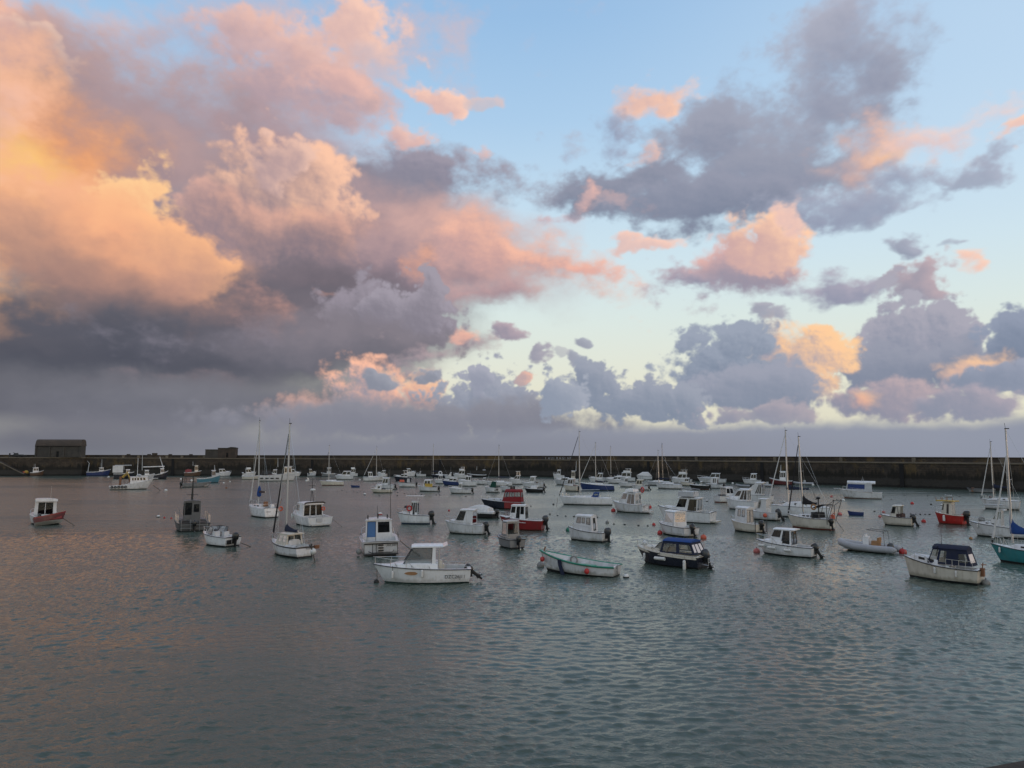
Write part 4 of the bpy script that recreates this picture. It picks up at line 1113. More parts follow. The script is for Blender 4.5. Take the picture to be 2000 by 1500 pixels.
M['hut'] = mat('hut_render', (0.066, 0.060, 0.053), 0.9, vary=0.3, vscale=0.5, dirt=((0.04, 0.038, 0.034), 0.7, 0.6))
M['hut_roof'] = mat('hut_roof', (0.080, 0.064, 0.054), 0.9, vary=0.22, vscale=0.4)
M['dark_open'] = mat('dark_opening', (0.012, 0.012, 0.013), 0.9)
M['old_brick'] = mat('old_brickwork', (0.066, 0.051, 0.042), 0.9, vary=0.3, vscale=0.6, dirt=((0.05, 0.03, 0.025), 0.6, 0.7))
M['graffiti'] = mat('white_wall_paint', (0.42, 0.43, 0.46), 0.8, vary=0.1)
M['graffiti_blue'] = mat('blue_wall_paint', (0.03, 0.05, 0.13), 0.8, vary=0.1)

W_PX = [(-420, 928.6), (0, 928.6), (500, 929.3), (1015, 930.2), (1280, 936.8), (1640, 948.0), (2000, 960.6), (2300, 972.5)]
W_LINE = [at(x, y) for x, y in W_PX]
def wall_pt(px, off=0.0):
    for (xa, _), (xb, _), a, b_ in zip(W_PX, W_PX[1:], W_LINE, W_LINE[1:]):
        if px <= xb: break
    # where the sight line of this column meets the quay face in plan
    d = ray(px, 900); n = Vector((b_.y - a.y, a.x - b_.x)).normalized()
    if n.y < 0: n = -n
    t = (a.x * n.x + a.y * n.y + off) / (d.x * n.x + d.y * n.y)
    q = Vector((d.x * t, d.y * t, 0))
    al = (b_ - a).normalized(); out = Vector((-al.y, al.x, 0))
    if out.y < 0: out = -out
    return q, al, out            # point, along (to the right), away from the harbour

quay = thing('breakwater', 'long dark stone breakwater with a parapet closing the far side of the harbour', 'breakwater', W_LINE[3])
QO = W_LINE[3]
def ledge_h(px): return 6.85 + (6.38 - 6.85) * max(0, min(1, px / 1000)) if px < 1000 else 6.38 - 0.10 * (px - 1000) / 1000
def top_h(px): return 7.78 + 0.06 * max(0, min(1, px / 1000)) if px < 1000 else 7.84 - 0.28 * (px - 1000) / 1000
def sweep(name, mt, prof, pxs, parent):
    """profile(px) -> list of (distance behind the face, height), swept along the quay"""
    rings = []
    for px in pxs:
        q, al, out = wall_pt(px)
        rings.append([q + out * d + Vector((0, 0, z)) - QO for d, z in prof(px)])
    b = MB(); b.loft(rings)
    return b.build(name, mt, parent, sharp=20)
PXS = [-420, -200, 0, 160, 400, 700, 1014, 1020, 1150, 1280, 1460, 1640, 1820, 2000, 2150, 2300]
sweep('quay_face', M['wall'], lambda p: [(0.5, -2.5), (0.25, 1.8), (0.0, ledge_h(p) - 0.3), (12, ledge_h(p) - 0.3), (12, -2.5)], PXS, quay)
sweep('coping', M['ledge'], lambda p: [(-0.18, ledge_h(p) - 0.3), (-0.18, ledge_h(p)), (3.6, ledge_h(p) + 0.02), (3.6, ledge_h(p) - 0.3)], PXS, quay)
sweep('parapet', M['parapet'], lambda p: [(3.4, ledge_h(p)), (3.55, top_h(p) - 0.22), (6.2, top_h(p) - 0.22), (6.2, ledge_h(p))], PXS, quay)
sweep('parapet_cap', M['parapet'], lambda p: [(3.3, top_h(p) - 0.22), (3.3, top_h(p) - 0.03), (6.4, top_h(p)), (6.4, top_h(p) - 0.22)], PXS, quay)

def on_wall(px, d, z, w, h, depth, name, mt, parent=quay):
    """a block standing on the line of the quay"""
    q, al, out = wall_pt(px)
    b = MB(); vs = []
    for dd in (d, d + depth):
        for sx, sz in ((-w / 2, 0), (w / 2, 0), (w / 2, h), (-w / 2, h)):
            vs.append(q + al * sx + out * dd + Vector((0, 0, z + sz)) - QO)
    b.add(vs, [(0, 1, 2, 3), (5, 4, 7, 6), (4, 0, 3, 7), (1, 5, 6, 2), (3, 2, 6, 7), (4, 5, 1, 0)])
    return b.build(name, mt, parent)
for px in (338, 610, 860, 1266, 1488, 1760, 1968):          # deep joints in the face
    on_wall(px, 0.02, 0.2, 1.0, ledge_h(px) - 0.5, -0.14, 'face_joint', M['dark_open'])
for px in (232, 262, 318, 348, 392, 430, 980, 1004, 1246, 1313, 1348, 1502, 1632, 1772, 1946):   # pilasters on the parapet
    on_wall(px, 3.1, ledge_h(px) + 0.02, 0.9, top_h(px) - ledge_h(px) - 0.24, 0.5, 'pilaster', M['ledge'])
for px in (239, 280, 322, 363):
    on_wall(px, 4.0, top_h(px), 1.0, 0.35, 1.0, 'cap_block', M['parapet'])
on_wall(291, 3.8, top_h(291), 1.5, 0.75, 1.4, 'cap_block', M['parapet'])
# painted letters on the parapet, one stroke after another
for px, ch in [(1041, 'J'), (1048, 'J')] + [(1054 + 5.4 * k, c) for k, c in enumerate('IAUIRAGIHE')]:
    q, al, out = wall_pt(px)
    lettering(quay, ch, 1.25, q + out * 3.38 + Vector((0, 0, ledge_h(px) + 0.1)) - QO, al, (0, 0, 1), 'graffiti_blue' if ch == 'J' else 'graffiti', 'wall_letter', sx=1.1)

# landing stage on the left with its ramp
def quay_block(name, label, cat, pxa, pxb, fwd, zt, mt, parent=None):
    qa, al, out = wall_pt(pxa); qb, _, _ = wall_pt(pxb)
    return qa - out * fwd, qb - out * fwd, al, out
a_, b_, al, out = quay_block('', '', '', -420, 166, 4.0, 7.0, None)
land = thing('landing_stage', 'projecting stone landing stage under the stone hut, with a ramp down to the water', 'quay', a_)
mb_ = MB(); L_ = (b_ - a_).length
def LP(s, d, z): return al * s + out * d + Vector((0, 0, z))
mb_.loft([[LP(s, 0.3, -2.5), LP(s, 0.0, 6.5), LP(s, 3.9, 6.5), LP(s, 3.9, -2.5)] for s in (0, L_ * 0.5, L_)])
mb_.build('stage_face', M['wall'], land, sharp=20)
mb_ = MB(); mb_.loft([[LP(s, -0.2, 6.5), LP(s, -0.2, 6.84), LP(s, 3.8, 6.86), LP(s, 3.8, 6.5)] for s in (0, L_ + 0.15)])
mb_.build('coping', M['ledge'], land, sharp=20)
r0 = (wall_pt(4)[0] - out * 4 - a_).dot(al); r1 = (wall_pt(60)[0] - out * 4 - a_).dot(al)
mb_ = MB(); mb_.loft([[LP(s, -3.2, -2.5), LP(s, -3.2, z), LP(s, -0.05, z), LP(s, -0.05, -2.5)] for s, z in ((0, 6.6), (r0, 6.6), (r1, 1.2), (r1 + 1.5, 0.6), (r1 + 3, -1))])
mb_.build('ramp', M['wall'], land, sharp=20)
mb_ = MB(); mb_.loft([[LP(s, -3.35, z), LP(s, -3.35, z + 0.22), LP(s, -2.8, z + 0.22), LP(s, -2.8, z)] for s, z in ((0, 6.6), (r0, 6.6), (r1, 1.2), (r1 + 1.5, 0.6))])
mb_.build('ramp_kerb', M['ledge'], land, sharp=20)

# stone hut with a curved roof
qa, al, out = wall_pt(68, -3.3); qb, _, _ = wall_pt(156.5, -3.3)
hw = (qb - qa).length
hut = thing('stone_hut', 'big dark stone hut with a curved roof at the left end of the breakwater', 'hut', qa + Vector((0, 0, 6.86)))
hut.rotation_euler.z = math.atan2(al.y, al.x)
HD, EV, RI = 3.4, 4.25, 6.7
b = MB()
wall_holes(b, (Vector((0, 0, 0)), Vector((hw, 0, 0)), Vector((hw, 0, EV)), Vector((0, 0, EV))), [(0.465, 0.52, 0.0, 0.52), (0.80, 0.806, 0.15, 0.42)])
b.add([(0, 0, 0), (0, HD, 0), (0, HD, EV), (0, HD * 0.78, RI - 0.25), (0, HD * 0.22, RI - 0.25), (0, 0, EV)], [(0, 1, 2, 3, 4, 5)])
b.add([(hw, 0, 0), (hw, HD, 0), (hw, HD, EV), (hw, HD * 0.78, RI - 0.25), (hw, HD * 0.22, RI - 0.25), (hw, 0, EV)], [(0, 1, 2, 3, 4, 5)])
b.add([(0, HD, 0), (hw, HD, 0), (hw, HD, EV), (0, HD, EV)], [(0, 1, 2, 3)])
b.build('wall', M['hut'], hut, sharp=20)
b = MB(); b.box((hw * 0.4925, 0.45, 1.1), (hw * 0.056, 0.5, 2.2)); b.build('door', M['dark_open'], hut)
for f in (0.012, 0.315, 0.63, 0.985):
    b = MB(); b.box((hw * f, -0.14, EV / 2), (0.55, 0.3, EV)); b.build('buttress', M['hut'], hut)
b = MB()
arc = [(-0.25, EV - 0.05), (-0.25, EV + 0.2), (0.2, RI - 0.8), (0.75, RI - 0.15), (HD / 2, RI), (HD - 0.75, RI - 0.15), (HD - 0.2, RI - 0.8), (HD + 0.2, EV + 0.2), (HD + 0.2, EV - 0.05)]
b.loft([[(x + (0.0 if 0.1 < zz else 0), y, zz) for y, zz in arc] for x in (-0.12, hw * 0.5, hw + 0.12)])
b.build('roof', M['hut_roof'], hut, sharp=50)
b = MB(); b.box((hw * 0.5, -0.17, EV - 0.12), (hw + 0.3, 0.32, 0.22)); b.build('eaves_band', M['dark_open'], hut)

# roofless ruin further along
qa, al, out = wall_pt(400, 1.2); qb, _, _ = wall_pt(459, 1.2)
rw = (qb - qa).length
ruin = thing('ruined_blockhouse', 'low ruined blockhouse in two heights on the breakwater, a dark doorway at its right end', 'ruin', qa + Vector((0, 0, ledge_h(430) + 0.02)))
ruin.rotation_euler.z = math.atan2(al.y, al.x)
b = MB(); b.box((rw * 0.21, 1.4, 1.55), (rw * 0.42, 2.6, 3.1)); b.box((rw * 0.21, 1.4, 3.2), (rw * 0.43, 2.9, 0.22)); b.build('low_block', M['hut'], ruin)
b = MB(); wall_holes(b, (Vector((rw * 0.42, 0, 0)), Vector((rw, 0, 0)), Vector((rw, 0, 3.7)), Vector((rw * 0.42, 0, 3.7))), [(0.48, 0.6, 0.1, 0.55)])
b.add([(rw * 0.42, 0, 0), (rw * 0.42, 2.8, 0), (rw * 0.42, 2.8, 3.7), (rw * 0.42, 0, 3.7)], [(0, 1, 2, 3)]); b.add([(rw, 0, 0), (rw, 2.8, 0), (rw, 2.8, 3.7), (rw, 0, 3.7)], [(0, 1, 2, 3)]); b.add([(rw * 0.42, 2.8, 0), (rw, 2.8, 0), (rw, 2.8, 3.7), (rw * 0.42, 2.8, 3.7)], [(0, 1, 2, 3)])
b.build('high_block', M['old_brick'], ruin)
b = MB(); b.box((rw * 0.71, 1.4, 3.8), (rw * 0.6, 3.2, 0.2)); b.loft([[(rw * 0.72, y, 3.9), (rw * 0.84, y, 4.25), (rw * 0.9, y, 4.2), (rw, y, 3.95), (rw * 0.98, y, 3.9)] for y in (0.2, 3.0)]); b.build('roof_slab', M['hut'], ruin)
b = MB(); b.box((rw * 0.735, 0.8, 1.3), (rw * 0.09, 1.2, 2.2)); b.build('doorway', M['dark_open'], ruin)
b = MB(); b.box((rw * 0.7, -0.6, 0.75), (0.35, 0.35, 1.5)); b.build('stub_post', M['old_brick'], ruin)

# dark low machine on the quay left of the hut
q, al, out = wall_pt(38)
tr = thing('quay_tractor', 'small dark tractor with a raised boom parked on the quay left of the stone hut', 'tractor', q - out * 1.0 + Vector((0, 0, 6.86)))
b = MB(); b.box((0, 0, 0.75), (3.4, 1.5, 0.55), taper=0.92); b.box((-0.8, 0, 1.25), (1.2, 1.2, 0.6), taper=0.8); b.box((2.2, 0, 0.55), (1.6, 1.0, 0.3)); b.build('body', M['black'], tr)
for x in (-1.2, 1.1):
    for y in (-0.8, 0.8):
        b = MB(); b.torus((x, y, 0.45), 0.3, 0.15, 'y'); b.build('wheel', M['rubber'], tr)
b = MB(); b.tube([(-1.0, 0, 1.2), (-1.7, 0, 1.75), (-2.0, 0, 1.6)], 0.09, 5); b.tube([(-0.4, 0.3, 1.3), (-0.4, 0.3, 1.7)], 0.06, 5); b.build('boom', M['dark_tube'], tr)
bl = thing('quay_post', 'dark short post on the quay edge just left of the small tractor', 'post', wall_pt(25)[0] - wall_pt(25)[2] * 2 + Vector((0, 0, 6.86)))
b = MB(); b.tube([(0, 0, 0), (0, 0, 1.2)], 0.3, 8, r1=0.22); b.ball((0, 0, 1.25), 0.3, 8); b.build('shaft', M['black'], bl)

# the quay under the viewer: a corner of its edge shows at the lower right
qp, qq = at(1925, 1502, 5.0), at(2010, 1486, 5.0)
qd = (qq - qp).normalized(); qb_ = Vector((qd.y, -qd.x, 0))
qe = thing('near_quay', 'corner of the dark near quay at the lower right edge of the picture', 'quay', qp)
b = MB(); b.loft([[qd * s - qb_ * 0.05 + Vector((0, 0, -7)), qd * s - qb_ * 0.02, qd * s + qb_ * 5.0, qd * s + qb_ * 5.0 + Vector((0, 0, -7))] for s in (-0.0, 6.0)]); b.build('edge_wall', M['parapet'], qe)

# ------------------------------------------------------------------ the boats, near ones first
random.seed(21)
def fender(label, root, H, u, side, ln=0.5, r=0.085, mt='buoy_white', drop=0.25, group='fenders hanging on the boats', ball=False, flat=False):
    """a fender hung over the side: its own thing, in the world"""
    bpy.context.view_layer.update()
    p = H.at(u, side, 0, -r * 1.05)
    o = thing('fender', label, 'fender', (0, 0, 0), 0, group)
    Mx = Matrix.Translation(root.location) @ Matrix.Rotation(root.rotation_euler.z, 4, 'Z')
    o.location = Mx @ Vector((p.x, p.y, p.z - drop)); o.rotation_euler.z = root.rotation_euler.z
    b = MB()
    if ball: b.ball((0, 0, -r), r, 12, sq=1.1)
    elif flat: b.tube([(-ln / 2, 0, -r), (-ln / 2 + 0.06, 0, -r), (0, 0, -r), (ln / 2 - 0.06, 0, -r), (ln / 2, 0, -r)], r, 8)
    else: b.loft([[(q * r * math.cos(a), q * r * math.sin(a), -zz) for a in [6.2832 * i / 9 for i in range(9)]] for q, zz in ((0.25, 0), (0.95, 0.06), (1, 0.12), (1, ln - 0.1), (0.9, ln - 0.04), (0.25, ln))])
    b.build('body', M[mt], o, sharp=60)
    b = MB(); b.tube([(0, 0, -0.02), (0, 0, drop + 0.03)], 0.012, 4); b.build('lanyard', M['rope'], o)
    return o

def mooring(label, p0, p1, r=0.018, sag=0.0):
    p0, p1 = Vector(p0), Vector(p1)
    b = MB(); b.tube([p0.lerp(p1, f) - Vector((0, 0, sag * 4 * f * (1 - f))) for f in (0, 0.25, 0.5, 0.75, 1)], r, 5)
    o = b.build('mooring_rope', M['rope']); return tag(o, label, 'rope', 'mooring ropes')

def tow(root, p):                      # a point of the boat in the world
    return Matrix.Translation(root.location) @ Matrix.Rotation(root.rotation_euler.z, 4, 'Z') @ Vector(p)

SIDE3 = ((0.08, 0.34, 0.36, 0.86), (0.40, 0.62, 0.36, 0.86), (0.68, 0.92, 0.36, 0.86))
SIDE2 = ((0.08, 0.46, 0.36, 0.88), (0.54, 0.90, 0.36, 0.88))
SIDE1 = ((0.10, 0.88, 0.34, 0.90),)
BK2 = ((0.06, 0.46, 0.08, 0.90), (0.54, 0.94, 0.08, 0.90))
BK3 = ((0.05, 0.33, 0.06, 0.92), (0.37, 0.63, 0.06, 0.92), (0.67, 0.95, 0.06, 0.92))

# -- the white day-cruiser in the middle foreground
def x_main(t, H):
    lettering(t, 'DZC26J11', 0.30, (H.x(0.27), H.hb(0.24, 0.55) + 0.02, 0.34), (-1, 0.0, 0), (0, 0.12, 1), 'black', 'registration', sx=0.95)
    b = MB(); b.box((H.x(0.28), 0, 0.62), (0.10, 0.5, 0.9)); b.box((H.x(0.31), 0.25, 0.95), (0.2, 0.45, 0.75), taper=0.85); b.build('seat', M['cream'], t)
    side_rail(H, t, 0.04, 0.26, 0.16, 2, r=0.018)
    for u in (0.42, 0.60, 0.76, 0.92):
        for sd in (1, -1):
            b = MB(); b.tube([H.at(u, sd, 0.05, -0.01), (H.x(u) + 0.12, sd * H.hb(u) * 0.62, H.z(u) + 0.22)], 0.014, 4); b.build('deck_strap', M['dark_tube'], t)
    for y in (0.72, -0.72):
        b = MB(); b.tube([(H.x(0.335), y, 0.85), (H.x(0.32), y * 0.97, 2.1)], 0.022, 5); b.build('roof_post', M['steel'], t)
    b = MB(); b.loft([[(x, y, z) for y in (-0.8, 0.8) for z in ((zz, zz + 0.04) if y < 0 else (zz + 0.04, zz))] for x, zz in ((H.x(0.30), 2.12), (H.x(0.24), 2.26))]); b.build('roof_visor', M['clean'], t)
    b = MB(); b.loft([[(H.x(u), H.hb(u, 0.72) + 0.02, 0.66 + 0.1 * q), (H.x(u), H.hb(u, 0.72) - 0.05, 0.66), (H.x(u), H.hb(u, 0.72) + 0.02, 0.66 - 0.1 * q)] for u, q in ((0.545, 0.2), (0.57, 0.9), (0.62, 1.0), (0.66, 0.6), (0.68, 0.1))]); b.build('step_pad', M['tan'], t)
t1, H1 = motor('white day cruiser lettered DZC26J11 with big clear wheelhouse windows and a raised black outboard', 730, 920, 1141, 179, beta=0.36, fb=(1.12, 0.86), hull='clean', bottom='anti_green', boot=0.1,
    well=(0.04, 0.36), trunk_=dict(a=0.34, f=0.86, h=0.34, w=0.86, nose=0.75, mt='clean'), cabin=dict(a=0.36, f=0.70, z=2.12, z0=1.12, w=0.72, wt=0.88, rf=0.62, ra=0.02, mt='clean', panes=((0.14, 0.985, 0.05, 0.97),), front=((0.03, 0.97, 0.06, 0.96),), backopen=True, glass_='clear', over=(0.1, 0.42), roof='clean', rth=0.10, frame='dark_tube'),
    ob=(0.66, 1.0, 52), extra=x_main, rub='navy', rake=0.12)
fender('white fender on the forward side of the cruiser lettered DZC26J11', t1, H1, 0.80, 1, 0.46, 0.07)
fender('white fender amidships on the cruiser lettered DZC26J11', t1, H1, 0.50, 1, 0.46, 0.08, drop=0.05)

# -- open launch with the green gunwale
def x_launch(t, H):
    for u in (0.22, 0.48, 0.70):
        b = MB(); b.box((H.x(u), 0, H.z(u) - 0.22), (0.28, H.hb(u) * 1.8, 0.05)); b.build('thwart', M['white'], t)
    b = MB(); b.tube([H.at(i / 16, 1, 0.0, -0.03) for i in range(17)], 0.065, 6); b.tube([H.at(i / 16, -1, 0.0, -0.03) for i in range(17)], 0.065, 6); b.build('gunwale', M['green'], t)
    b = MB(); b.tube([H.at(0.95, 0, 0.0, 0), H.at(0.93, 0, 0.35, 0)], 0.05, 6); b.build('bow_post', M['wood'], t)
    b = MB()
    for y in (-0.14, 0.14): b.tube([(H.x(0) - 0.08, y + 0.45, 0.05), (H.x(0) - 0.08, y + 0.45, 0.85)], 0.018, 5)
    for z in (0.2, 0.42, 0.64): b.tube([(H.x(0) - 0.08, 0.31, z), (H.x(0) - 0.08, 0.59, z)], 0.018, 5)
    b.build('ladder', M['dark_tube'], t)
    b = MB(); b.box((H.x(0.34), H.hb(0.34) * 0.72, H.z(0.34) - 0.02), (1.3, 0.5, 0.10), taper=0.9); b.build('locker_lid', M['green'], t)
t2, H2 = motor('open white launch with a thick green gunwale, no cabin', 1054, 1214, 1128, 159, name='open_launch', beta=0.40, fb=(1.25, 0.70), hull='white', bottom='anti', well=(0.02, 0.93), rub=None, rail=False, extra=x_launch, dip=0.06, p=2.0, rake=0.10, tw=0.74, zs=0.2, trim=-1.5)
fender('round red fender hung at the bow of the open green-edged launch', t2, H2, 0.93, 1, r=0.16, ball=True, mt='buoy_red', drop=0.2, group='red ball fenders')
fender('round red fender hung aft on the side of the open green-edged launch', t2, H2, 0.30, 1, r=0.17, ball=True, mt='buoy_red', drop=0.18, group='red ball fenders')
tg = thing('towing_cloth', 'dark blue strap of cloth hanging over the side of the green-edged launch', 'cloth', tow(t2, H2.at(0.66, 1, -0.02, -0.10)), t2.rotation_euler.z)
b = MB(); b.loft([[(x - 0.13, 0.0, z), (x + 0.13, 0.0, z), (x + 0.13, 0.05, z), (x - 0.13, 0.05, z)] for x, z in ((0.0, 0.06), (-0.05, -0.3), (-0.2, -0.75), (-0.28, -1.1))]); b.build('strap', M['navy_cloth'], tg)
lr = thing('life_ring', 'grey ring lying against the far side inside the green-edged launch', 'life ring', tow(t2, (H2.x(0.6), -H2.hb(0.6) * 0.72, H2.z(0.6) - 0.12)), t2.rotation_euler.z)
b = MB(); b.torus((0, 0, 0), 0.24, 0.055, 'y'); b.build('ring', M['buoy_grey'], lr)

# -- dark speedboat with the royal blue soft top
def x_bluetop(t, H):
    b = MB()
    for y in (-0.5, 0.5): b.tube([(H.x(0) - 0.05, y, 0.35), (H.x(0) - 0.55, y, 0.30), (H.x(0) - 0.55, y, 0.75)], 0.025, 5)
    b.tube([(H.x(0) - 0.55, -0.5, 0.75), (H.x(0) - 0.55, 0.5, 0.75)], 0.025, 5); b.tube([(H.x(0) - 0.55, -0.5, 0.5), (H.x(0) - 0.55, 0.5, 0.5)], 0.02, 5)
    b.build('bathing_ladder', M['steel'], t)
    b = MB(); b.loft([[(H.x(u), s_ * (H.hb(u) + 0.02), H.z(u) - zz) for s_, zz in ((1, 0.02), (1, 0.2), (0.9, 0.2), (0.9, 0.02))] for u in (0.02, 0.2, 0.5, 0.8, 0.97)]); b.build('topside_band', M['cream'], t)
    b = MB(); b.ball((H.x(0.86), 0.1, H.z(0.86) + 0.28), 0.2, 9); b.build('bow_fender', M['buoy_white'], t)
t3, H3 = motor('near-black speedboat with cream deck and a royal blue soft top, grey outboard', 1244, 1388, 1113, 151, beta=0.40, fb=(1.2, 0.85), hull='navy', bottom='anti', well=(0.03, 0.34), deck='cream', rub='cream', tw=0.9,
    trunk_=dict(a=0.48, f=0.88, h=0.32, w=0.78, mt='cream', ports=1), screen=(0.44, 0.66, 0.50, dict(rake=0.5, w=0.74)),
    cabin=dict(a=0.05, f=0.55, z=1.74, z0=0.95, w=0.86, wt=0.84, rf=0.2, ra=0.35, mt='navy_cloth', panes=((0.06, 0.42, 0.12, 0.78), (0.52, 0.94, 0.12, 0.80)), front=((0.05, 0.95, 0.1, 0.9),), back=((0.06, 0.32, 0.1, 0.82), (0.38, 0.66, 0.1, 0.82), (0.72, 0.94, 0.1, 0.82)), glass_='vinyl', roof='blue_cloth', over=(0.08, 0.05), rth=0.06, camber=0.13, name='soft_top', roof_name='soft_top_roof'),
    ob=(0.78, 1.2, 22, 'motor_grey'), extra=x_bluetop)
fender('white fender near the bow of the blue-topped dark speedboat', t3, H3, 0.80, 1, 0.5, 0.085, drop=0.3)
fender('white fender lying lengthways amidships on the blue-topped dark speedboat', t3, H3, 0.52, 1, 0.8, 0.12, drop=0.28, flat=True)
fender('white fender near the stern of the blue-topped dark speedboat', t3, H3, 0.17, 1, 0.7, 0.11, drop=0.25)

# -- motor cruiser with the navy cockpit tent, right foreground
def x_tent(t, H):
    side_rail(H, t, 0.06, 0.38, 0.5, 4)
    aerial(t, (H.x(0.46), 0.3, 2.1), 1.2, 0.016, 'dark_tube')
    b = MB(); b.box((H.x(0) - 0.06, 0, 0.75), (0.2, 0.25, 0.5)); b.tube([(H.x(0) - 0.1, 0.3, 0.6), (H.x(0) - 0.2, 0.3, 1.35)], 0.03, 5); b.tube([(H.x(0) - 0.2, -0.2, 1.2), (H.x(0) - 0.2, 0.6, 1.25)], 0.03, 5); b.build('stern_gear', M['wood'], t)
    b = MB(); b.tube([(H.x(0.5), H.hb(0.5) * 0.6, H.z(0.5) + 0.6), (H.x(0.5), H.hb(0.5) * 0.6, H.z(0.5) + 1.15), (H.x(0.56), H.hb(0.5) * 0.55, H.z(0.5) + 1.15)], 0.02, 5); b.build('screen_post', M['dark_tube'], t)
t4, H4 = motor('cream motor cruiser with a dark navy cockpit tent and dark rubbing strip', 1766, 1924, 1144, 161, beta=0.38, fb=(1.3, 0.88), hull='cream', bottom='anti', well=(0.05, 0.36), p=1.9, rake=0.07, tw=0.8, dip=0.04,
    trunk_=dict(a=0.50, f=0.92, h=0.42, w=0.74, mt='white', ports=2, nose=0.4), cabin=dict(a=0.08, f=0.64, z=1.98, z0=1.06, w=0.80, wt=0.78, rf=0.32, ra=0.25, mt='navy_cloth', panes=((0.05, 0.26, 0.2, 0.75), (0.58, 0.74, 0.12, 0.86), (0.80, 0.97, 0.12, 0.9)), front=((0.05, 0.95, 0.1, 0.9),), back=((0.12, 0.88, 0.2, 0.75),), glass_='vinyl', roof='navy_cloth', over=(0.05, 0.02), rth=0.05, camber=0.2, name='cockpit_tent', roof_name='tent_roof'),
    extra=x_tent)
for u, w_ in ((0.52, 'amidships on'), (0.25, 'aft on')):
    fender('small white fender %s the cream cruiser with the navy tent' % w_, t4, H4, u, 1, 0.42, 0.065, drop=0.08)

# -- teal sloop cut by the right edge
t5, H5 = yacht('teal sailing sloop with a bright blue sail cover at the right edge', 1935, 2105, 1112, 163, (1973, 838), mu=0.72, beta=0.33, fb=(1.28, 0.95), hull='teal', bottom='anti', cover='blue_cloth', jib='white_cloth', boomz=0.75, p=1.9, coverh=0.85, jl=0.80, ports=2)
fender('white fender near the bow of the teal sloop', t5, H5, 0.86, 1, 0.42, 0.07, drop=0.1)

# -- white pilothouse boat, black motor kicked up
def x_b6(t, H):
    b = MB(); b.tube([(H.x(0) - 0.4, -0.45, 0.5), (H.x(0) - 0.62, -0.45, 0.62), (H.x(0) - 0.7, -0.45, 1.0)], 0.07, 6); b.build('bathing_platform', M['clean'], t)
t6, H6 = motor('white pilothouse boat with rounded dark-grey windows and a black outboard tilted up', 1478, 1598, 1091, 160, beta=0.40, fb=(1.08, 0.8), hull='clean', bottom='anti', rub='navy', well=(0.03, 0.36), trunk_=dict(a=0.5, f=0.9, h=0.3, w=0.84, nose=0.7, mt='clean'),
    cabin=dict(a=0.34, f=0.76, z=1.98, w=0.76, wt=0.88, rf=0.55, ra=0.05, mt='clean', panes=((0.08, 0.34, 0.12, 0.94), (0.36, 0.44, 0.12, 0.94), (0.56, 0.97, 0.48, 0.94)), front=((0.05, 0.95, 0.48, 0.94),), back=BK2, glass_='mid', over=(0.12, 0.3), roof='clean', frame='dark_tube'), ob=(0.66, 1.05, 34), extra=x_b6)
for u, ln in ((0.86, 0.5), (0.66, 0.6), (0.38, 0.5)):
    fender('white fender along the side of the pilothouse boat with rounded grey windows, %s' % {0.86: 'at the bow', 0.66: 'amidships', 0.38: 'aft'}[u], t6, H6, u, 1, ln, 0.11, drop=0.22, flat=True)

# -- grey inflatable
A7 = seen(1638, 1742, 163)
L7, c7 = berth(1638, 1742, 1082, A7, 0.42)
t7 = thing('inflatable_boat', 'grey rigid inflatable boat with a white console, tan seat and stern arch', 'inflatable boat', c7, R(A7), GROUP_BOATS)
b = MB(); hl = L7 / 2; W7 = L7 * 0.19
pth = [(-hl - 0.45, -W7 * 1.05, 0.34), (-hl * 0.5, -W7 * 1.05, 0.34), (hl * 0.25, -W7, 0.40), (hl * 0.65, -W7 * 0.72, 0.52), (hl * 0.86, -W7 * 0.38, 0.62), (hl * 0.92, 0, 0.66), (hl * 0.86, W7 * 0.38, 0.62), (hl * 0.65, W7 * 0.72, 0.52), (hl * 0.25, W7, 0.40), (-hl * 0.5, W7 * 1.05, 0.34), (-hl - 0.45, W7 * 1.05, 0.34)]
b.tube(pth, 0.27, 12); b.build('inflatable_tube', M['hypalon'], t7, sharp=70)
for sd in (-1, 1):
    b = MB(); b.tube([(-hl - 0.44, sd * W7 * 1.05, 0.34), (-hl - 0.6, sd * W7 * 1.05, 0.34), (-hl - 0.72, sd * W7 * 1.05, 0.34)], 0.265, 12, r1=0.10); b.build('tube_cone', M['hypalon'], t7, sharp=70)
b = MB(); b.tube([(x, y * 1.14 + (0.03 if y > 0 else -0.03), z - 0.04) for x, y, z in pth if y <= 0], 0.05, 5); b.tube([(x, y * 1.14 + 0.03, z - 0.04) for x, y, z in pth if y >= 0], 0.05, 5); b.build('rubbing_strake', M['rubber'], t7)
H7 = Hull(L7 * 0.92, W7 * 2.1, 0.5, 0.2, 0.95, 0.15, 2.2); build_hull(H7, t7, 'white', 'anti', n=9)
b = MB(); b.box((0, 0, 0.2), (L7 * 0.72, W7 * 1.9, 0.06)); b.build('deck', M['sole'], t7)
b = MB(); b.box((-0.25, 0, 0.72), (0.5, 0.62, 1.0), taper=0.8); b.box((-0.2, 0, 1.28), (0.06, 0.6, 0.22)); b.build('console', M['clean'], t7)
b = MB(); b.box((-0.95, 0, 0.58), (0.6, 0.66, 0.65), taper=0.9); b.box((-1.2, 0, 0.98), (0.14, 0.66, 0.4)); b.build('seat', M['tan'], t7)
b = MB()
for sd in (-1, 1): b.tube([(-hl + 0.15, sd * 0.62, 0.4), (-hl + 0.25, sd * 0.6, 1.72), (-hl + 1.5, sd * 0.55, 1.78)], 0.025, 5)
b.tube([(-hl + 0.25, -0.6, 1.72), (-hl + 0.25, 0.6, 1.72)], 0.025, 5); b.tube([(-hl + 1.5, -0.55, 1.78), (-hl + 1.5, 0.55, 1.78)], 0.025, 5); b.build('stern_arch', M['dark_tube'], t7)
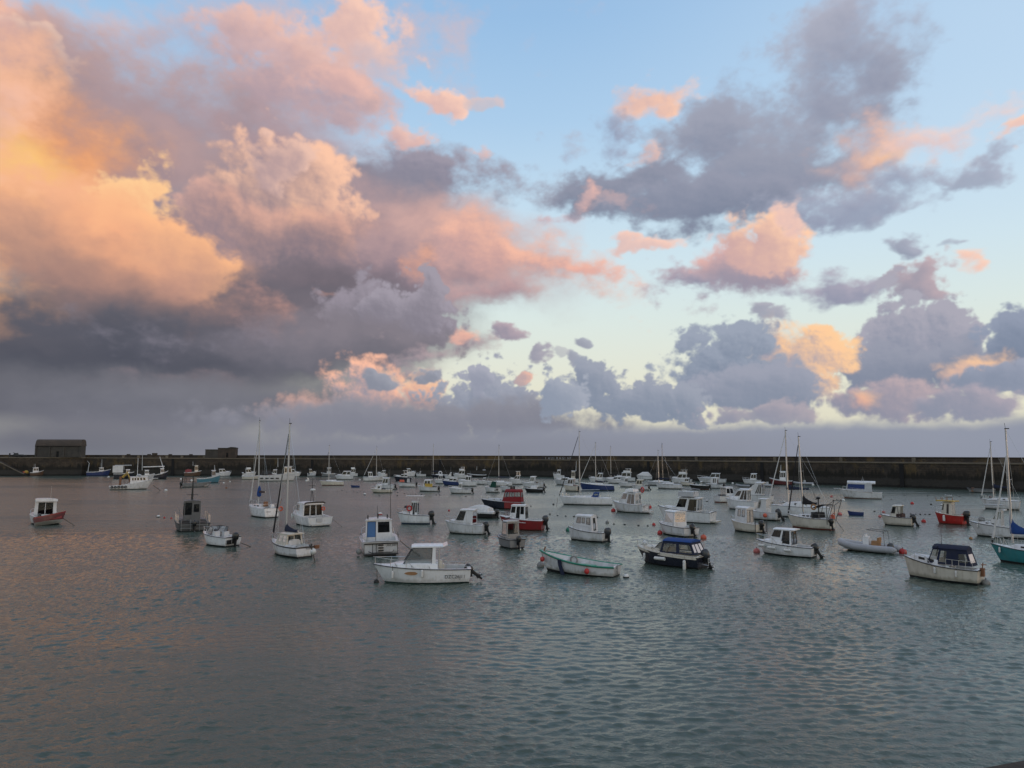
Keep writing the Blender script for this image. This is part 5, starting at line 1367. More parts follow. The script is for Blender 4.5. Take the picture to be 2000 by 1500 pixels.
outboard(t7, -hl - 0.02, 0, 0.45, 0.95, 14, 'motor_grey')

# -- stern view with the blue door
def x_b8(t, H):
    x = H.x(0) - 0.04
    b = MB(); b.box((x - 0.03, 0, H.z(0) - 0.14), (0.07, H.B * 0.82, 0.09)); b.box((x - 0.2, 0, 0.17), (0.5, H.B * 0.86, 0.07)); b.build('stern_beam', M['black'], t)
    for z in (0.42, 0.62, 0.82): 
        b = MB(); b.box((x - 0.05, -0.0, z), (0.09, 0.40, 0.085)); b.build('step', M['black'], t)
    b = MB()
    for y in (0.35, 0.62, H.B * 0.42, -H.B * 0.42): b.tube([(x - 0.04, y, 0.1), (x - 0.04, y, H.z(0) - 0.1)], 0.026, 5)
    b.tube([(x - 0.3, 0.95, 0.42), (x - 0.42, 0.7, 0.3), (x - 0.42, -0.85, 0.32), (x - 0.42, -0.95, 0.48)], 0.03, 5); b.build('stern_rack', M['dark_tube'], t)
    lettering(t, 'yan yan', 0.27, (x - 0.03, -0.42, 0.74), (0, -1, 0), (0, 0, 1), 'black', 'boat_name', shear=0.4, sx=0.9)
    for y, h in ((0.85, 0.25), (0.05, 0.35), (-0.7, 0.25)):
        b = MB(); b.tube([(H.x(0.46), y, 2.55), (H.x(0.46), y, 2.6 + h)], 0.05, 6); b.build('roof_light', M['black'], t)
    aerial(t, (H.x(0.42), -0.95, 2.5), 4.1, 0.028, 'dark_tube', lean=-0.1)
    b = MB(); b.tube([(H.x(0.44), 0.1, 2.5), (H.x(0.44), 0.1, 3.6)], 0.018, 5); b.build('aerial', M['dark_tube'], t)
    side_rail(H, t, 0.05, 0.35, 0.45, 2, mt='dark_tube')
t8, H8 = motor('white angling boat seen from its stern, blue door panel beside a dark window', 703, 780, 1086, 93, name='fishing_boat', beta=0.42, fb=(1.3, 1.08), hull='white', bottom='anti', well=(0.04, 0.40), rub='steel', tw=0.92, boot=0.05,
    cabin=dict(a=0.40, f=0.74, z=2.45, z0=0.6, w=0.72, wt=0.94, rf=0.4, ra=0.02, mt='white', panes=SIDE2, front=((0.06, 0.94, 0.6, 0.94),), back=((0.10, 0.53, 0.48, 0.92), (0.62, 0.94, 0.10, 0.95, 'door_blue')), glass_='dark', over=(0.1, 0.12), frame='dark_tube'), extra=x_b8)
# (the door stands on the left as seen from astern)
fender('grey ball fender low at the left quarter of the blue-door angling boat', t8, H8, 0.06, 1, r=0.22, ball=True, mt='buoy_grey', drop=0.55)
mooring('mooring rope slanting down to the right from the blue-door angling boat', tow(t8, H8.at(0.1, -1, 0.0)), tow(t8, H8.at(0.1, -1, 0)) + Vector((1.75, -1.0, -1.08)), 0.03, 0.05)

# -- small sloop seen from its quarter
def x_b9(t, H):
    lettering(t, 'ecume', 0.2, (H.x(0) - 0.07, -0.05, 0.62), (0, -1, 0), (0, 0, 1), 'black', 'boat_name', shear=0.2)
    b = MB(); b.tube([(H.x(0) - 0.03, -0.55, 1.0), (H.x(0) - 0.08, -0.55, -0.1)], 0.05, 5); b.build('transom_pipe', M['black'], t)
    b = MB(); b.box((H.x(0) - 0.1, -0.95, 0.75), (0.2, 0.35, 0.25)); b.build('motor_bracket', M['wood'], t)
    aerial(t, (H.x(0.3), -0.5, 2.0), 0.8, 0.02)
t9, H9 = yacht('small cream pilothouse sloop seen from astern, black furled jib, navy sail cover', 528, 613, 1091, 121, (567, 828), mu=0.56, beta=0.38, fb=(1.08, 0.80), hull='white', bottom='anti', band='navy', cover='navy_cloth', jib='black_cloth', boomz=0.62, ports=2, mast_r=0.085, lean=0.45, tw=0.84, trunk_h=0.45, p=1.9, coverh=0.5, boom_l=0.36, extra=x_b9)
house(t9, H9.x(0.30), H9.x(0.64), 0.8, 1.66, 0.74, 0.62, rf=0.45, ra=0.05, mt='cream', panes=((0.12, 0.42, 0.35, 0.85), (0.54, 0.84, 0.35, 0.85)), front=((0.08, 0.92, 0.4, 0.9),), back=((0.1, 0.5, 0.05, 0.9), (0.55, 0.9, 0.2, 0.85)), glass_='dark', roof='cream', over=(0.05, 0.4), rth=0.06, name='pilothouse')

# -- white day boat with the big outboard
def x_b10(t, H):
    b = MB(); b.box((H.x(0.42), 0.45, 0.85), (0.35, 0.55, 0.75), taper=0.92); b.box((H.x(0.42), -0.5, 0.8), (0.35, 0.55, 0.65), taper=0.92); b.build('seat', M['white'], t)
    b = MB(); b.box((H.x(0) - 0.05, 0.45, 0.42), (0.06, 0.42, 0.36)); b.build('boarding_hatch', M['dark_open'], t)
    b = MB(); b.tube([(H.x(0.5), 0.3, 1.2), (H.x(0.48), 0.3, 1.35)], 0.15, 8); b.build('steering_wheel', M['dark_tube'], t)
t10, H10 = motor('white bowrider seen from its quarter with a dark windscreen frame and big black outboard', 396, 472, 1069, 127, beta=0.44, fb=(1.05, 0.82), hull='clean', bottom='anti', rub='navy', well=(0.08, 0.60), tw=0.94, screen=(0.48, 0.72, 0.55, dict(rake=0.45, w=0.8)), ob=(0.72, 1.25, 0), extra=x_b10, rail=True)

# -- grey workboat, stern view
def x_b11(t, H):
    b = MB(); b.tube([(H.x(0.5), 0, 2.85), (H.x(0.5), 0, 5.5)], 0.12, 6, r1=0.04); b.tube([(H.x(0.5), -0.55, 3.5), (H.x(0.5), 0.55, 3.5)], 0.03, 5); b.tube([(H.x(0.5), -0.3, 4.9), (H.x(0.5), 0.4, 4.9)], 0.03, 5); b.build('mast', M['black'], t)
    b = MB(); b.ball((H.x(0.5), 0.15, 4.98), 0.13, 8); b.build('mast_light', M['buoy_white'], t)
    side_rail(H, t, 0.03, 0.6, 0.75, 6, mt='steel', stern=False, r=0.022)
    b = MB()
    for y in (-1.2, -0.5, 0.35, 1.2): b.tube([(H.x(0) - 0.05, y, 0.1), (H.x(0) - 0.05, y, 1.2)], 0.03, 5)
    for z in (0.35, 0.7): b.tube([(H.x(0) - 0.06, -1.3, z), (H.x(0) - 0.06, 1.3, z)], 0.03, 5)
    for y, h in ((1.35, 1.9), (1.2, 1.6), (-1.3, 1.75), (-1.15, 1.5)): b.tube([(H.x(0.12), y, 0.8), (H.x(0.1), y * 1.03, h + 0.3)], 0.022, 4)
    b.build('stern_frame', M['grey'], t)
    b = MB(); b.box((H.x(0.22), 0.75, 0.75), (0.9, 0.8, 0.5)); b.box((H.x(0.2), -0.85, 0.7), (0.8, 0.6, 0.4)); b.build('deck_box', M['dark_tube'], t)
t11, H11 = motor('grey aluminium workboat seen from its stern, square cabin and short black mast', 341, 411, 1039, 95, name='workboat', beta=0.44, fb=(1.1, 0.85), hull='dark_grey', bottom='anti', well=(0.03, 0.45), tw=0.95, deck='dark_grey', rub='rubber',
    cabin=dict(a=0.36, f=0.62, z=2.85, z0=0.5, w=0.5, wt=0.98, rf=0.1, ra=0.0, mt='dark_grey', panes=SIDE1, front=((0.08, 0.92, 0.55, 0.92),), back=((0.10, 0.42, 0.54, 0.88), (0.54, 0.95, 0.42, 0.95)), glass_='mid', over=(0.05, 0.05), roof='dark_grey', frame='dark_tube'), ob=(0.7, 1.2, 4), extra=x_b11, rail=False)

# ------------------------------------------------------------------ second row
# twin-engine style sport fisher seen from astern
def x_b12(t, H):
    b = MB(); z0 = 2.55; x = H.x(0.34)
    b.tube([(x, -0.15, z0), (x, 0, z0 + 1.2), (x, 0.05, z0 + 2.4)], 0.035, 5); b.tube([(x, 0.2, z0), (x, 0.08, z0 + 1.2)], 0.03, 5)
    b.tube([(x, -0.35, z0 + 1.75), (x, 0.4, z0 + 1.75)], 0.03, 5); b.build('mast', M['dark_tube'], t)
    b = MB(); b.ball((x, -0.05, z0 + 1.3), 0.3, 9, sq=0.5); b.build('radar_dome', M['buoy_white'], t)
    aerial(t, (x, -0.35, z0), 2.0, 0.018)
    b = MB(); b.box((H.x(0) - 0.12, 0, 0.2), (0.3, H.B * 0.72, 0.10)); b.build('bathing_platform', M['white'], t)
    b = MB(); b.box((H.x(0) - 0.05, 0.15, 0.72), (0.08, 0.62, 0.4)); b.build('step_panel', M['pale'], t)
    b = MB(); b.loft([[(x + 0.0, 0.38 + y, z0 + 2.2 + z) for y, z in ((0, 0), (0.2, 0.15), (0.3, 0.5), (0.05, 0.4))], [(x + 0.02, 0.38 + y, z0 + 2.2 + z) for y, z in ((0, 0), (0.2, 0.15), (0.3, 0.5), (0.05, 0.4))]]); b.build('pennant', M['white_cloth'], t)
t12, H12 = motor('white sport fisher seen from its stern, black roof edge, three glass doors and a mast', 570, 650, 1029, 111, name='fishing_boat', beta=0.40, fb=(1.35, 1.0), hull='clean', bottom='anti_blue', rub=None, well=(0.05, 0.30), tw=0.94, trunk_=dict(a=0.6, f=0.9, h=0.3, w=0.8),
    cabin=dict(a=0.30, f=0.70, z=2.30, z0=0.75, w=0.80, wt=0.92, rf=0.7, ra=0.0, mt='clean', panes=((0.58, 0.94, 0.5, 0.92),), front=((0.05, 0.95, 0.5, 0.94),), back=BK3, glass_='dark', over=(0.1, 0.55), roof='clean', rth=0.12, frame='steel'), extra=x_b12)
b = MB(); x = H12.x(0.30); b.loft([[(x - 0.58, y * H12.hb(0.3) * 0.80, 2.41 + z), (x - 0.50, y * H12.hb(0.3) * 0.80, 2.41 + z), (x - 0.50, y * H12.hb(0.3) * 0.80, 2.57 + z), (x - 0.58, y * H12.hb(0.3) * 0.80, 2.57 + z)] for y, z in ((-1, -0.1), (-0.8, 0), (0, 0.02), (0.8, 0), (1, -0.1))]); b.build('roof_edge', M['black'], t12)
for u, w_ in ((0.92, 'foremost'), (0.78, 'middle'), (0.64, 'aft')):
    fender('white fender with dark end, %s of three on the black-roofed sport fisher' % w_, t12, H12, u, 1, 0.5, 0.1, drop=0.12)
lb = thing('horseshoe_lifebuoy', 'orange horseshoe lifebuoy on the starboard side of the black-roofed sport fisher', 'lifebuoy', tow(t12, (H12.x(0.29) - 0.08, -H12.hb(0.3) * 0.76, 1.75)), t12.rotation_euler.z)
b = MB(); b.torus((0, 0, 0), 0.17, 0.07, 'x'); b.build('ring', M['orange'], lb)

def x_b13(t, H):
    lettering(t, 'odyssee', 0.2, (H.x(0) - 0.06, 0.75, 0.70), (0, -1, 0), (0, 0, 1), 'navy', 'boat_name')
    for z in (0.58, 0.78):
        b = MB(); b.box((H.x(0) - 0.04, -0.7, z), (0.05, 0.42, 0.07)); b.build('stern_step', M['dark_open'], t)
    b = MB(); b.tube([(H.x(0.02), -1.0, 1.0), (H.x(-0.02), -1.15, 2.3)], 0.04, 5); b.build('flag_staff', M['wood'], t)
    b = MB(); b.loft([[(H.x(0.26), y, 1.3), (H.x(0.26), y, 1.9), (H.x(0.26) + 0.1, y, 1.9), (H.x(0.26) + 0.1, y, 1.3)] for y in (-0.28, 0.28)]); b.build('companionway_board', M['wood'], t)
    b = MB(); b.box((H.x(0.18), -0.55, 1.3), (0.5, 0.5, 0.5), taper=0.8); b.build('helm_pod', M['clean'], t)
t13, H13 = yacht('white cruising yacht seen from its quarter, bright wide stern and blue bundle at the mast', 484, 545, 1012, 114, (500, 822), mu=0.60, beta=0.34, fb=(1.4, 1.15), hull='clean', bottom='anti', cover='brown_cloth', jib='white_cloth', boomz=1.5, ports=2, mast_r=0.095, lean=0.3, tw=0.86, extra=x_b13, rub=None, boom_l=0.30, coverh=0.16, jl=0.9)
bb = thing('sail_bundle', 'blue canvas bundle lashed to the mast foot of the wide-stern white yacht', 'sail cover', tow(t13, (H13.x(0.60) - 0.12, 0, H13.z(0.6) + 1.55)), t13.rotation_euler.z)
b = MB(); b.loft([[(0.22 * q * math.cos(a) - 0.1 * (1 - q), 0.24 * q * math.sin(a), z) for a in [6.2832 * i / 9 for i in range(9)]] for q, z in ((0.6, -0.35), (1.15, -0.2), (1.1, 0.25), (0.7, 0.75), (0.3, 1.0))]); b.build('bundle', M['blue_cloth'], bb, sharp=70)
lb = thing('horseshoe_lifebuoy', 'orange horseshoe lifebuoy at the right quarter of the wide-stern white yacht', 'lifebuoy', tow(t13, (H13.x(0.0), -H13.hb(0) - 0.22, 1.05)), t13.rotation_euler.z)
b = MB(); b.torus((0, 0, 0), 0.22, 0.11, 'x'); b.build('ring', M['orange'], lb)

# left: boat with the red tender across its stern
t14, H14 = motor('white cabin boat far left with a dark wheelhouse and red tender across its stern', 58, 122, 1026, 97, beta=0.44, fb=(1.2, 0.9), hull='white', bottom='anti', well=(0.04, 0.42), tw=0.92, rub=None,
    cabin=dict(a=0.42, f=0.74, z=2.42, z0=0.6, w=0.76, wt=0.95, rf=0.35, ra=0.0, mt='white', panes=SIDE1, front=((0.06, 0.94, 0.55, 0.92),), back=((0.16, 0.50, 0.1, 0.93), (0.53, 0.84, 0.1, 0.93)), glass_='dark', over=(0.1, 0.45), roof='clean', rth=0.28, camber=0.05), ob=(0.8, 1.1, 6, 'motor', (0.9,)))
aerial(t14, (H14.x(0.4), -0.4, 2.8), 1.3, 0.015)
td = thing('red_tender', 'small red tender hung crosswise on the stern of the far left cabin boat', 'dinghy', tow(t14, (H14.x(0) - 0.55, -0.15, 0.42)), t14.rotation_euler.z - R(90) )
Ht = Hull(3.1, 1.35, 0.85, 0.6, 0.8, 0.12, 2.0); build_hull(Ht, td, 'maroon', 'pale', 'red', 0.14, 0.02, n=9); build_deck(Ht, td, 0.03, 0.85, 'red', 'red', zs=0.1, side=0.08)
b = MB(); b.box((0.1, 0, 0.36), (0.3, 1.0, 0.05)); b.build('thwart', M['pale'], td)
td.rotation_euler.x = R(-14); td.rotation_euler.y = R(-7)
mooring('mooring rope slanting down right from the far left cabin boat with the red tender', tow(t14, (H14.x(0.1), -1.3, 0.75)), at(146, 1027), 0.035)

t15, H15 = motor('white cabin boat with a black rubbing strip, tall glass wheelhouse and black outboard, centre left', 776, 842, 1024, 168, beta=0.40, fb=(1.25, 0.95), hull='clean', bottom='anti_blue', rub='rubber', well=(0.03, 0.42), trunk_=dict(a=0.62, f=0.9, h=0.3, w=0.75),
    cabin=dict(a=0.36, f=0.60, z=2.47, z0=0.9, w=0.70, wt=0.95, rf=0.22, ra=0.03, mt='clean', panes=((0.06, 0.30, 0.25, 0.94), (0.36, 0.64, 0.05, 0.94), (0.70, 0.96, 0.4, 0.94)), front=((0.06, 0.94, 0.45, 0.94),), back=BK2, glass_='mid', over=(0.05, 0.12)), ob=(0.85, 1.35, 14))
b = MB(); b.tube([(H15.x(0.34), -0.6, 2.75), (H15.x(0.34), -0.6, 3.1), (H15.x(0.66), -0.6, 3.1)], 0.03, 5); b.tube([(H15.x(0.34), 0.6, 2.75), (H15.x(0.34), 0.6, 3.1), (H15.x(0.66), 0.6, 3.1)], 0.03, 5); b.box((H15.x(0.45), 0, 3.12), (1.9, 1.5, 0.05)); b.build('roof_rack', M['clean'], t15)
b = MB(); b.box((H15.x(0.72), 0.1, 1.9), (0.5, 0.6, 0.25), taper=0.6); b.build('deck_bundle', M['dark_tube'], t15)
lb = thing('lifebuoy', 'red and white lifebuoy on the cabin side of the black-striped boat at centre left', 'lifebuoy', tow(t15, (H15.x(0.61), H15.hb(0.6) * 0.74, 1.75)), t15.rotation_euler.z)
b = MB(); b.torus((0, 0, 0), 0.26, 0.08, 'y'); b.build('ring', M['buoy_red'], lb)

t16, H16 = motor('white cabin boat with a raked tinted windscreen and pale hanging awning, black outboard', 869, 953, 1045, 157, beta=0.42, fb=(1.25, 0.95), hull='white', bottom='anti', rub='pale', well=(0.03, 0.34), trunk_=dict(a=0.55, f=0.9, h=0.25, w=0.8),
    cabin=dict(a=0.26, f=0.74, z=2.33, z0=0.95, w=0.78, wt=0.86, rf=0.75, ra=-0.05, mt='white', panes=((0.50, 0.96, 0.28, 0.94),), front=((0.05, 0.95, 0.25, 0.94),), back=((0.1, 0.9, 0.1, 0.9),), glass_='mid', over=(0.05, 0.2)), ob=(0.75, 1.15, 20))
side_rail(H16, t16, 0.3, 0.85, 0.16, 6, r=0.02)

t17, H17 = motor('low white speedboat with a dark hull side and white cover, behind the awning cabin boat', 905, 975, 1013, 150, name='speedboat', beta=0.42, fb=(1.0, 0.8), hull='black', bottom='anti', well=(0.02, 0.02), rail=False, band='clean', bandh=0.3, rub='clean', ob=(0.7, 1.05, 12), deck='clean')
b = MB(); n = 7; rings = []
for i in range(n):
    f = i / (n - 1); u = 0.16 + 0.74 * f; hh = 0.72 * math.sin(math.pi * (0.25 + 0.72 * f)) ; w_ = H17.hb(u) * 0.92
    rings.append([(H17.x(u), w_ * y, H17.z(u) + hh * q) for y, q in ((-1, 0), (-0.7, 0.75), (0, 1.05), (0.7, 0.75), (1, 0))])
b.loft(rings); b.build('boat_cover', M['white_cloth'], t17, sharp=60)

t18, H18 = motor('navy hulled cruiser with a dark red canvas tent full of clear windows', 939, 1025, 995, 166, beta=0.36, fb=(1.4, 1.0), hull='navy', bottom='anti', well=(0.03, 0.30), rub='pale', deck='pale', trunk_=dict(a=0.44, f=0.86, h=0.35, w=0.72, mt='pale', ports=1),
    cabin=dict(a=0.02, f=0.46, z=2.52, z0=1.05, w=0.92, wt=0.76, rf=0.35, ra=0.12, mt='red_cloth', panes=((0.05, 0.34, 0.48, 0.92), (0.38, 0.66, 0.48, 0.92), (0.70, 0.95, 0.45, 0.92)), front=((0.05, 0.95, 0.4, 0.9),), back=((0.08, 0.48, 0.45, 0.9), (0.54, 0.92, 0.45, 0.9)), glass_='vinyl', roof='red_cloth', over=(0.02, 0.02), rth=0.05, camber=0.28, name='cockpit_tent', roof_name='tent_roof'), rail=True)
b = MB(); b.loft([[(H18.x(u), H18.hb(u) + 0.02, 0.12), (H18.x(u), H18.hb(u) + 0.035, H18.z(u)), (H18.x(u), H18.hb(u) - 0.02, H18.z(u)), (H18.x(u), H18.hb(u, 0.2), 0.12)] for u in (0.02, 0.2, 0.40)]); b.build('red_quarter_panel', M['red'], t18)

def x_b19(t, H):
    b = MB(); b.tube([(H.x(u), H.hb(u, 0.72) + 0.03, H.z(u) * 0.72) for u in (0.35, 0.55, 0.75, 0.92)], 0.035, 5); b.build('white_stripe', M['clean'], t)
    aerial(t, (H.x(0.36), 0.3, 2.55), 0.8, 0.02)
t19, H19 = motor('dark red hulled boat with a white wheelhouse and big grey outboard, centre', 976, 1066, 1037, 164, name='fishing_boat', beta=0.40, fb=(1.45, 1.05), hull='red', bottom='anti_red', rub='white', well=(0.03, 0.40), deck='white', ob=(0.95, 1.3, 10, 'motor_grey'), extra=x_b19,
    cabin=dict(a=0.38, f=0.76, z=2.49, z0=1.05, w=0.62, wt=0.95, rf=0.3, ra=0.03, mt='clean', panes=((0.08, 0.30, 0.42, 0.93), (0.36, 0.58, 0.05, 0.93), (0.68, 0.95, 0.5, 0.92)), front=((0.06, 0.94, 0.5, 0.92),), back=BK2, glass_='mid', over=(0.06, 0.06), frame='dark_tube'))

def x_b20(t, H):
    side_rail(H, t, 0.05, 0.5, 0.2, 3, r=0.02)
t20, H20 = motor('small grey aluminium boat with a tall glazed steering shelter, seen from its stern', 971, 1027, 1073, 116, beta=0.46, fb=(0.95, 0.75), hull='grey', bottom='anti', well=(0.03, 0.8), deck='grey', rub='rubber', tw=0.92, rail=False, ob=(0.7, 1.0, 4), extra=x_b20)
house(t20, H20.x(0.25), H20.x(0.55), 0.4, 2.15, 0.62, 0.56, rf=0.22, ra=0.0, mt='grey', panes=((0.1, 0.92, 0.42, 0.94),), front=((0.06, 0.94, 0.4, 0.94),), back=((0.1, 0.9, 0.42, 0.92),), glass_='clear', over=(0.05, 0.1), name='shelter', roof='pale')
gu = thing('gull', 'dark-backed gull standing on the shelter roof of the small grey aluminium boat', 'gull', tow(t20, (H20.x(0.38), 0.25, 2.28)), R(20))
b = MB(); b.loft([[(x, r * math.cos(a), z + r * 0.8 * math.sin(a)) for a in [6.2832 * i / 7 for i in range(7)]] for x, r, z in ((-0.34, 0.015, 0.14), (-0.18, 0.06, 0.15), (0.0, 0.09, 0.16), (0.13, 0.07, 0.19), (0.17, 0.045, 0.25), (0.2, 0.05, 0.29), (0.25, 0.03, 0.30), (0.33, 0.008, 0.28))]); b.build('body', M['motor_grey'], gu, sharp=80)
b = MB(); b.ball((0.21, 0, 0.295), 0.055, 8); b.build('head', M['clean'], gu)
for y in (-0.03, 0.03):
    b = MB(); b.tube([(0.02, y, -0.02), (0.02, y, 0.1)], 0.008, 4); b.build('leg', M['orange'], gu)

t21, H21 = motor('white boat with a rounded cabin of three black-framed windows and dark grey outboard', 1110, 1190, 1060, 152, beta=0.42, fb=(1.2, 0.85), hull='white', bottom='anti', rub='rubber', well=(0.03, 0.30), p=2.0, rake=0.08, rail=False,
    cabin=dict(a=0.28, f=0.86, z=2.2, w=0.78, wt=0.84, rf=0.40, ra=0.12, mt='white', panes=((0.07, 0.29, 0.48, 0.9), (0.38, 0.55, 0.52, 0.9), (0.62, 0.86, 0.48, 0.9)), front=((0.08, 0.92, 0.48, 0.92),), back=((0.3, 0.7, 0.1, 0.9),), glass_='vinyl', over=(0.02, 0.02), camber=0.12, frame='rubber', rth=0.05), ob=(0.75, 1.25, 8, 'motor_grey'))
side_rail(H21, t21, 0.32, 0.9, 0.42, 6, r=0.016)

t22, H22 = yacht('slim white sailing yacht lying side on with a royal blue sprayhood', 1091, 1194, 987, 178, (1133, 843), mu=0.60, beta=0.28, fb=(1.35, 1.1), hull='clean', bottom='anti', jib='black_cloth', cover=None, boomz=0.9, ports=0, dodger='blue_cloth', rub=None, jl=0.97, trunk_h=0.3, rake=0.10)

def x_b23(t, H):
    lettering(t, 'lulu', 0.3, (H.x(0) - 0.05, 0.95, 0.82), (0, -1, 0), (0, 0, 1), 'navy', 'boat_name')
    b = MB(); b.box((H.x(0) - 0.28, 0, 0.22), (0.6, H.B * 0.8, 0.12)); b.build('bathing_platform', M['white'], t)
    side_rail(H, t, 0.02, 0.2, 0.45, 2, stern=True)
    b = MB(); b.box((H.x(0.42), 0, 3.0), (1.3, 1.5, 0.35), taper=0.9); b.build('flybridge', M['clean'], t)
t23, H23 = motor('white cabin cruiser with a wide dark glass side door and a lifebuoy on its roof', 1197, 1271, 1003, 148, beta=0.42, fb=(1.5, 1.1), hull='white', bottom='anti', rub='pale', well=(0.04, 0.26), tw=0.92, extra=x_b23,
    cabin=dict(a=0.24, f=0.78, z=2.61, z0=1.1, w=0.78, wt=0.88, rf=0.85, ra=0.05, mt='white', panes=((0.05, 0.26, 0.06, 0.92), (0.29, 0.50, 0.06, 0.92), (0.60, 0.93, 0.46, 0.94)), front=((0.05, 0.95, 0.42, 0.94),), back=BK2, glass_='dark', over=(0.1, 0.12)))
lb = thing('lifebuoy', 'red and white lifebuoy standing at the roof corner of the cruiser with dark glass doors', 'lifebuoy', tow(t23, (H23.x(0.22), -0.9, 3.05)), t23.rotation_euler.z + R(60))
b = MB(); b.torus((0, 0, 0), 0.34, 0.09, 'x'); b.build('ring', M['buoy_red'], lb)
fl = thing('flag', 'small red cross flag draped on the stern of the cruiser with dark glass doors', 'flag', tow(t23, (H23.x(0) - 0.1, -0.55, 0.55)), t23.rotation_euler.z)
b = MB(); b.loft([[(0, y, z), (-0.05, y, z)] + [(-0.05, y + 0.02, z + 0.4), (0, y + 0.02, z + 0.4)] for y, z in ((-0.45, 0), (-0.2, 0.05), (0.0, 0.0))]); b.build('cloth', M['buoy_red'], fl)

def x_b24(t, H):
    b = MB(); b.loft([[(x, y, 3.0 + z) for y, z in ((-w, 0), (-w * 0.95, 0.55), (w * 0.95, 0.55), (w, 0))] for x, w in ((H.x(0.30), 1.0), (H.x(0.52), 1.0), (H.x(0.58), 0.85))]); b.build('flybridge', M['pale'], t)
    b = MB(); pts = [(H.x(0.28), -0.95, 3.75), (H.x(0.5), -0.95, 3.9), (H.x(0.57), 0, 3.9), (H.x(0.5), 0.95, 3.9), (H.x(0.28), 0.95, 3.75)]; b.tube(pts, 0.06, 6)
    for p in pts: b.tube([p, (p[0], p[1] * 0.97, 3.3)], 0.03, 5)
    b.build('flybridge_rail', M['grey'], t)
    side_rail(H, t, 0.02, 0.26, 0.5, 3, stern=True)
    b = MB(); b.box((H.x(0) - 0.3, 0, 0.25), (0.6, H.B * 0.7, 0.14)); b.build('bathing_platform', M['cream'], t)
t24, H24 = motor('white flybridge cruiser with a navy stripe round its hull and dark saloon glass', 1285, 1400, 1023, 160, beta=0.38, fb=(1.75, 1.3), hull='clean', bottom='anti', rub='navy', well=(0.04, 0.26), tw=0.92, extra=x_b24, trunk_=dict(a=0.6, f=0.9, h=0.25, w=0.7),
    cabin=dict(a=0.24, f=0.66, z=2.80, z0=1.3, w=0.78, wt=0.88, rf=0.7, ra=-0.05, mt='white', panes=((0.03, 0.42, 0.05, 0.94), (0.55, 0.96, 0.3, 0.94)), front=((0.05, 0.95, 0.3, 0.94),), back=BK2, glass_='dark', over=(0.3, 0.25)))

t25, H25 = motor('white boat with a tall cabin of pale sheet windows, two orange buoys beside it', 1287, 1366, 1050, 131, beta=0.44, fb=(1.15, 0.9), hull='white', bottom='anti', rub='rubber', well=(0.03, 0.36), tw=0.92, trunk_=dict(a=0.55, f=0.9, h=0.25, w=0.8),
    cabin=dict(a=0.34, f=0.72, z=2.23, z0=0.8, w=0.78, wt=0.90, rf=0.3, ra=0.0, mt='white', panes=((0.12, 0.88, 0.3, 0.93),), front=((0.05, 0.95, 0.4, 0.94),), back=((0.08, 0.92, 0.35, 0.92),), glass_='clear', over=(0.15, 0.1), camber=0.1), ob=(0.75, 1.2, 24))

t26, H26 = motor('cream cabin boat with two tall side windows, black poles and a black outboard', 1428, 1494, 1042, 142, beta=0.44, fb=(1.15, 0.88), hull='cream', bottom='anti', rub='cream', well=(0.03, 0.36), tw=0.92,
    cabin=dict(a=0.34, f=0.82, z=2.35, w=0.74, wt=0.90, rf=0.22, ra=0.0, mt='white', panes=((0.16, 0.40, 0.42, 0.9), (0.52, 0.76, 0.42, 0.9)), front=((0.08, 0.92, 0.45, 0.92),), back=BK2, glass_='mid', over=(0.05, 0.1), camber=0.14, frame='dark_tube'), ob=(0.75, 1.2, 18))
b = MB(); b.tube([(H26.x(0) - 0.08, 0.9, -0.1), (H26.x(0) - 0.08, 0.9, 1.3)], 0.04, 5); b.build('stern_pole', M['dark_tube'], t26)
b = MB(); b.tube([(H26.x(0) - 0.08, -0.9, -0.1), (H26.x(0) - 0.08, -0.9, 1.3)], 0.04, 5); b.build('stern_pole', M['dark_tube'], t26)

t27, H27 = motor('white cabin boat with a pale cloth-screened wheelhouse and tilted dark outboard, behind the cream one', 1462, 1526, 1018, 152, beta=0.42, fb=(1.2, 0.95), hull='white', bottom='anti', rub='pale', well=(0.03, 0.36),
    cabin=dict(a=0.32, f=0.70, z=2.47, z0=0.9, w=0.78, wt=0.88, rf=0.5, ra=0.0, mt='white_cloth', panes=((0.62, 0.95, 0.3, 0.93),), front=((0.05, 0.95, 0.3, 0.94),), back=((0.08, 0.92, 0.35, 0.92),), glass_='vinyl', over=(0.1, 0.1)), ob=(0.8, 1.35, 34, 'motor_grey'))
fender('orange ball fender on the side of the white boat with the cloth-screened wheelhouse', t27, H27, 0.30, 1, r=0.24, ball=True, mt='orange', drop=0.1, group='red ball fenders')

t28, H28 = motor('white angling boat with dark cabin side, moored behind the two rounded cruisers', 1393, 1442, 982, 40, beta=0.44, fb=(1.3, 1.1), hull='white', bottom='anti_red', rub='pale', well=(0.03, 0.36), far=True,
    cabin=dict(a=0.30, f=0.75, z=2.47, z0=1.0, w=0.8, wt=0.9, rf=0.5, ra=0.0, mt='white', panes=SIDE2, front=((0.05, 0.95, 0.3, 0.94),), back=BK3, glass_='dark', over=(0.1, 0.2)))
t29, H29 = motor('white sports cruiser with an arched window line and swept cabin, half hidden by neighbours', 1417, 1482, 997, 155, beta=0.40, fb=(1.6, 1.2), hull='clean', bottom='anti', rub='pale', well=(0.03, 0.30), trunk_=dict(a=0.5, f=0.92, h=0.5, w=0.85, mt='clean'),
    cabin=dict(a=0.22, f=0.78, z=2.85, z0=1.3, w=0.82, wt=0.84, rf=1.3, ra=0.0, mt='clean', panes=((0.04, 0.24, 0.1, 0.94), (0.27, 0.48, 0.1, 0.94), (0.58, 0.96, 0.42, 0.9)), front=((0.05, 0.95, 0.35, 0.94),), back=BK2, glass_='mid', over=(0.02, 0.3), camber=0.12))
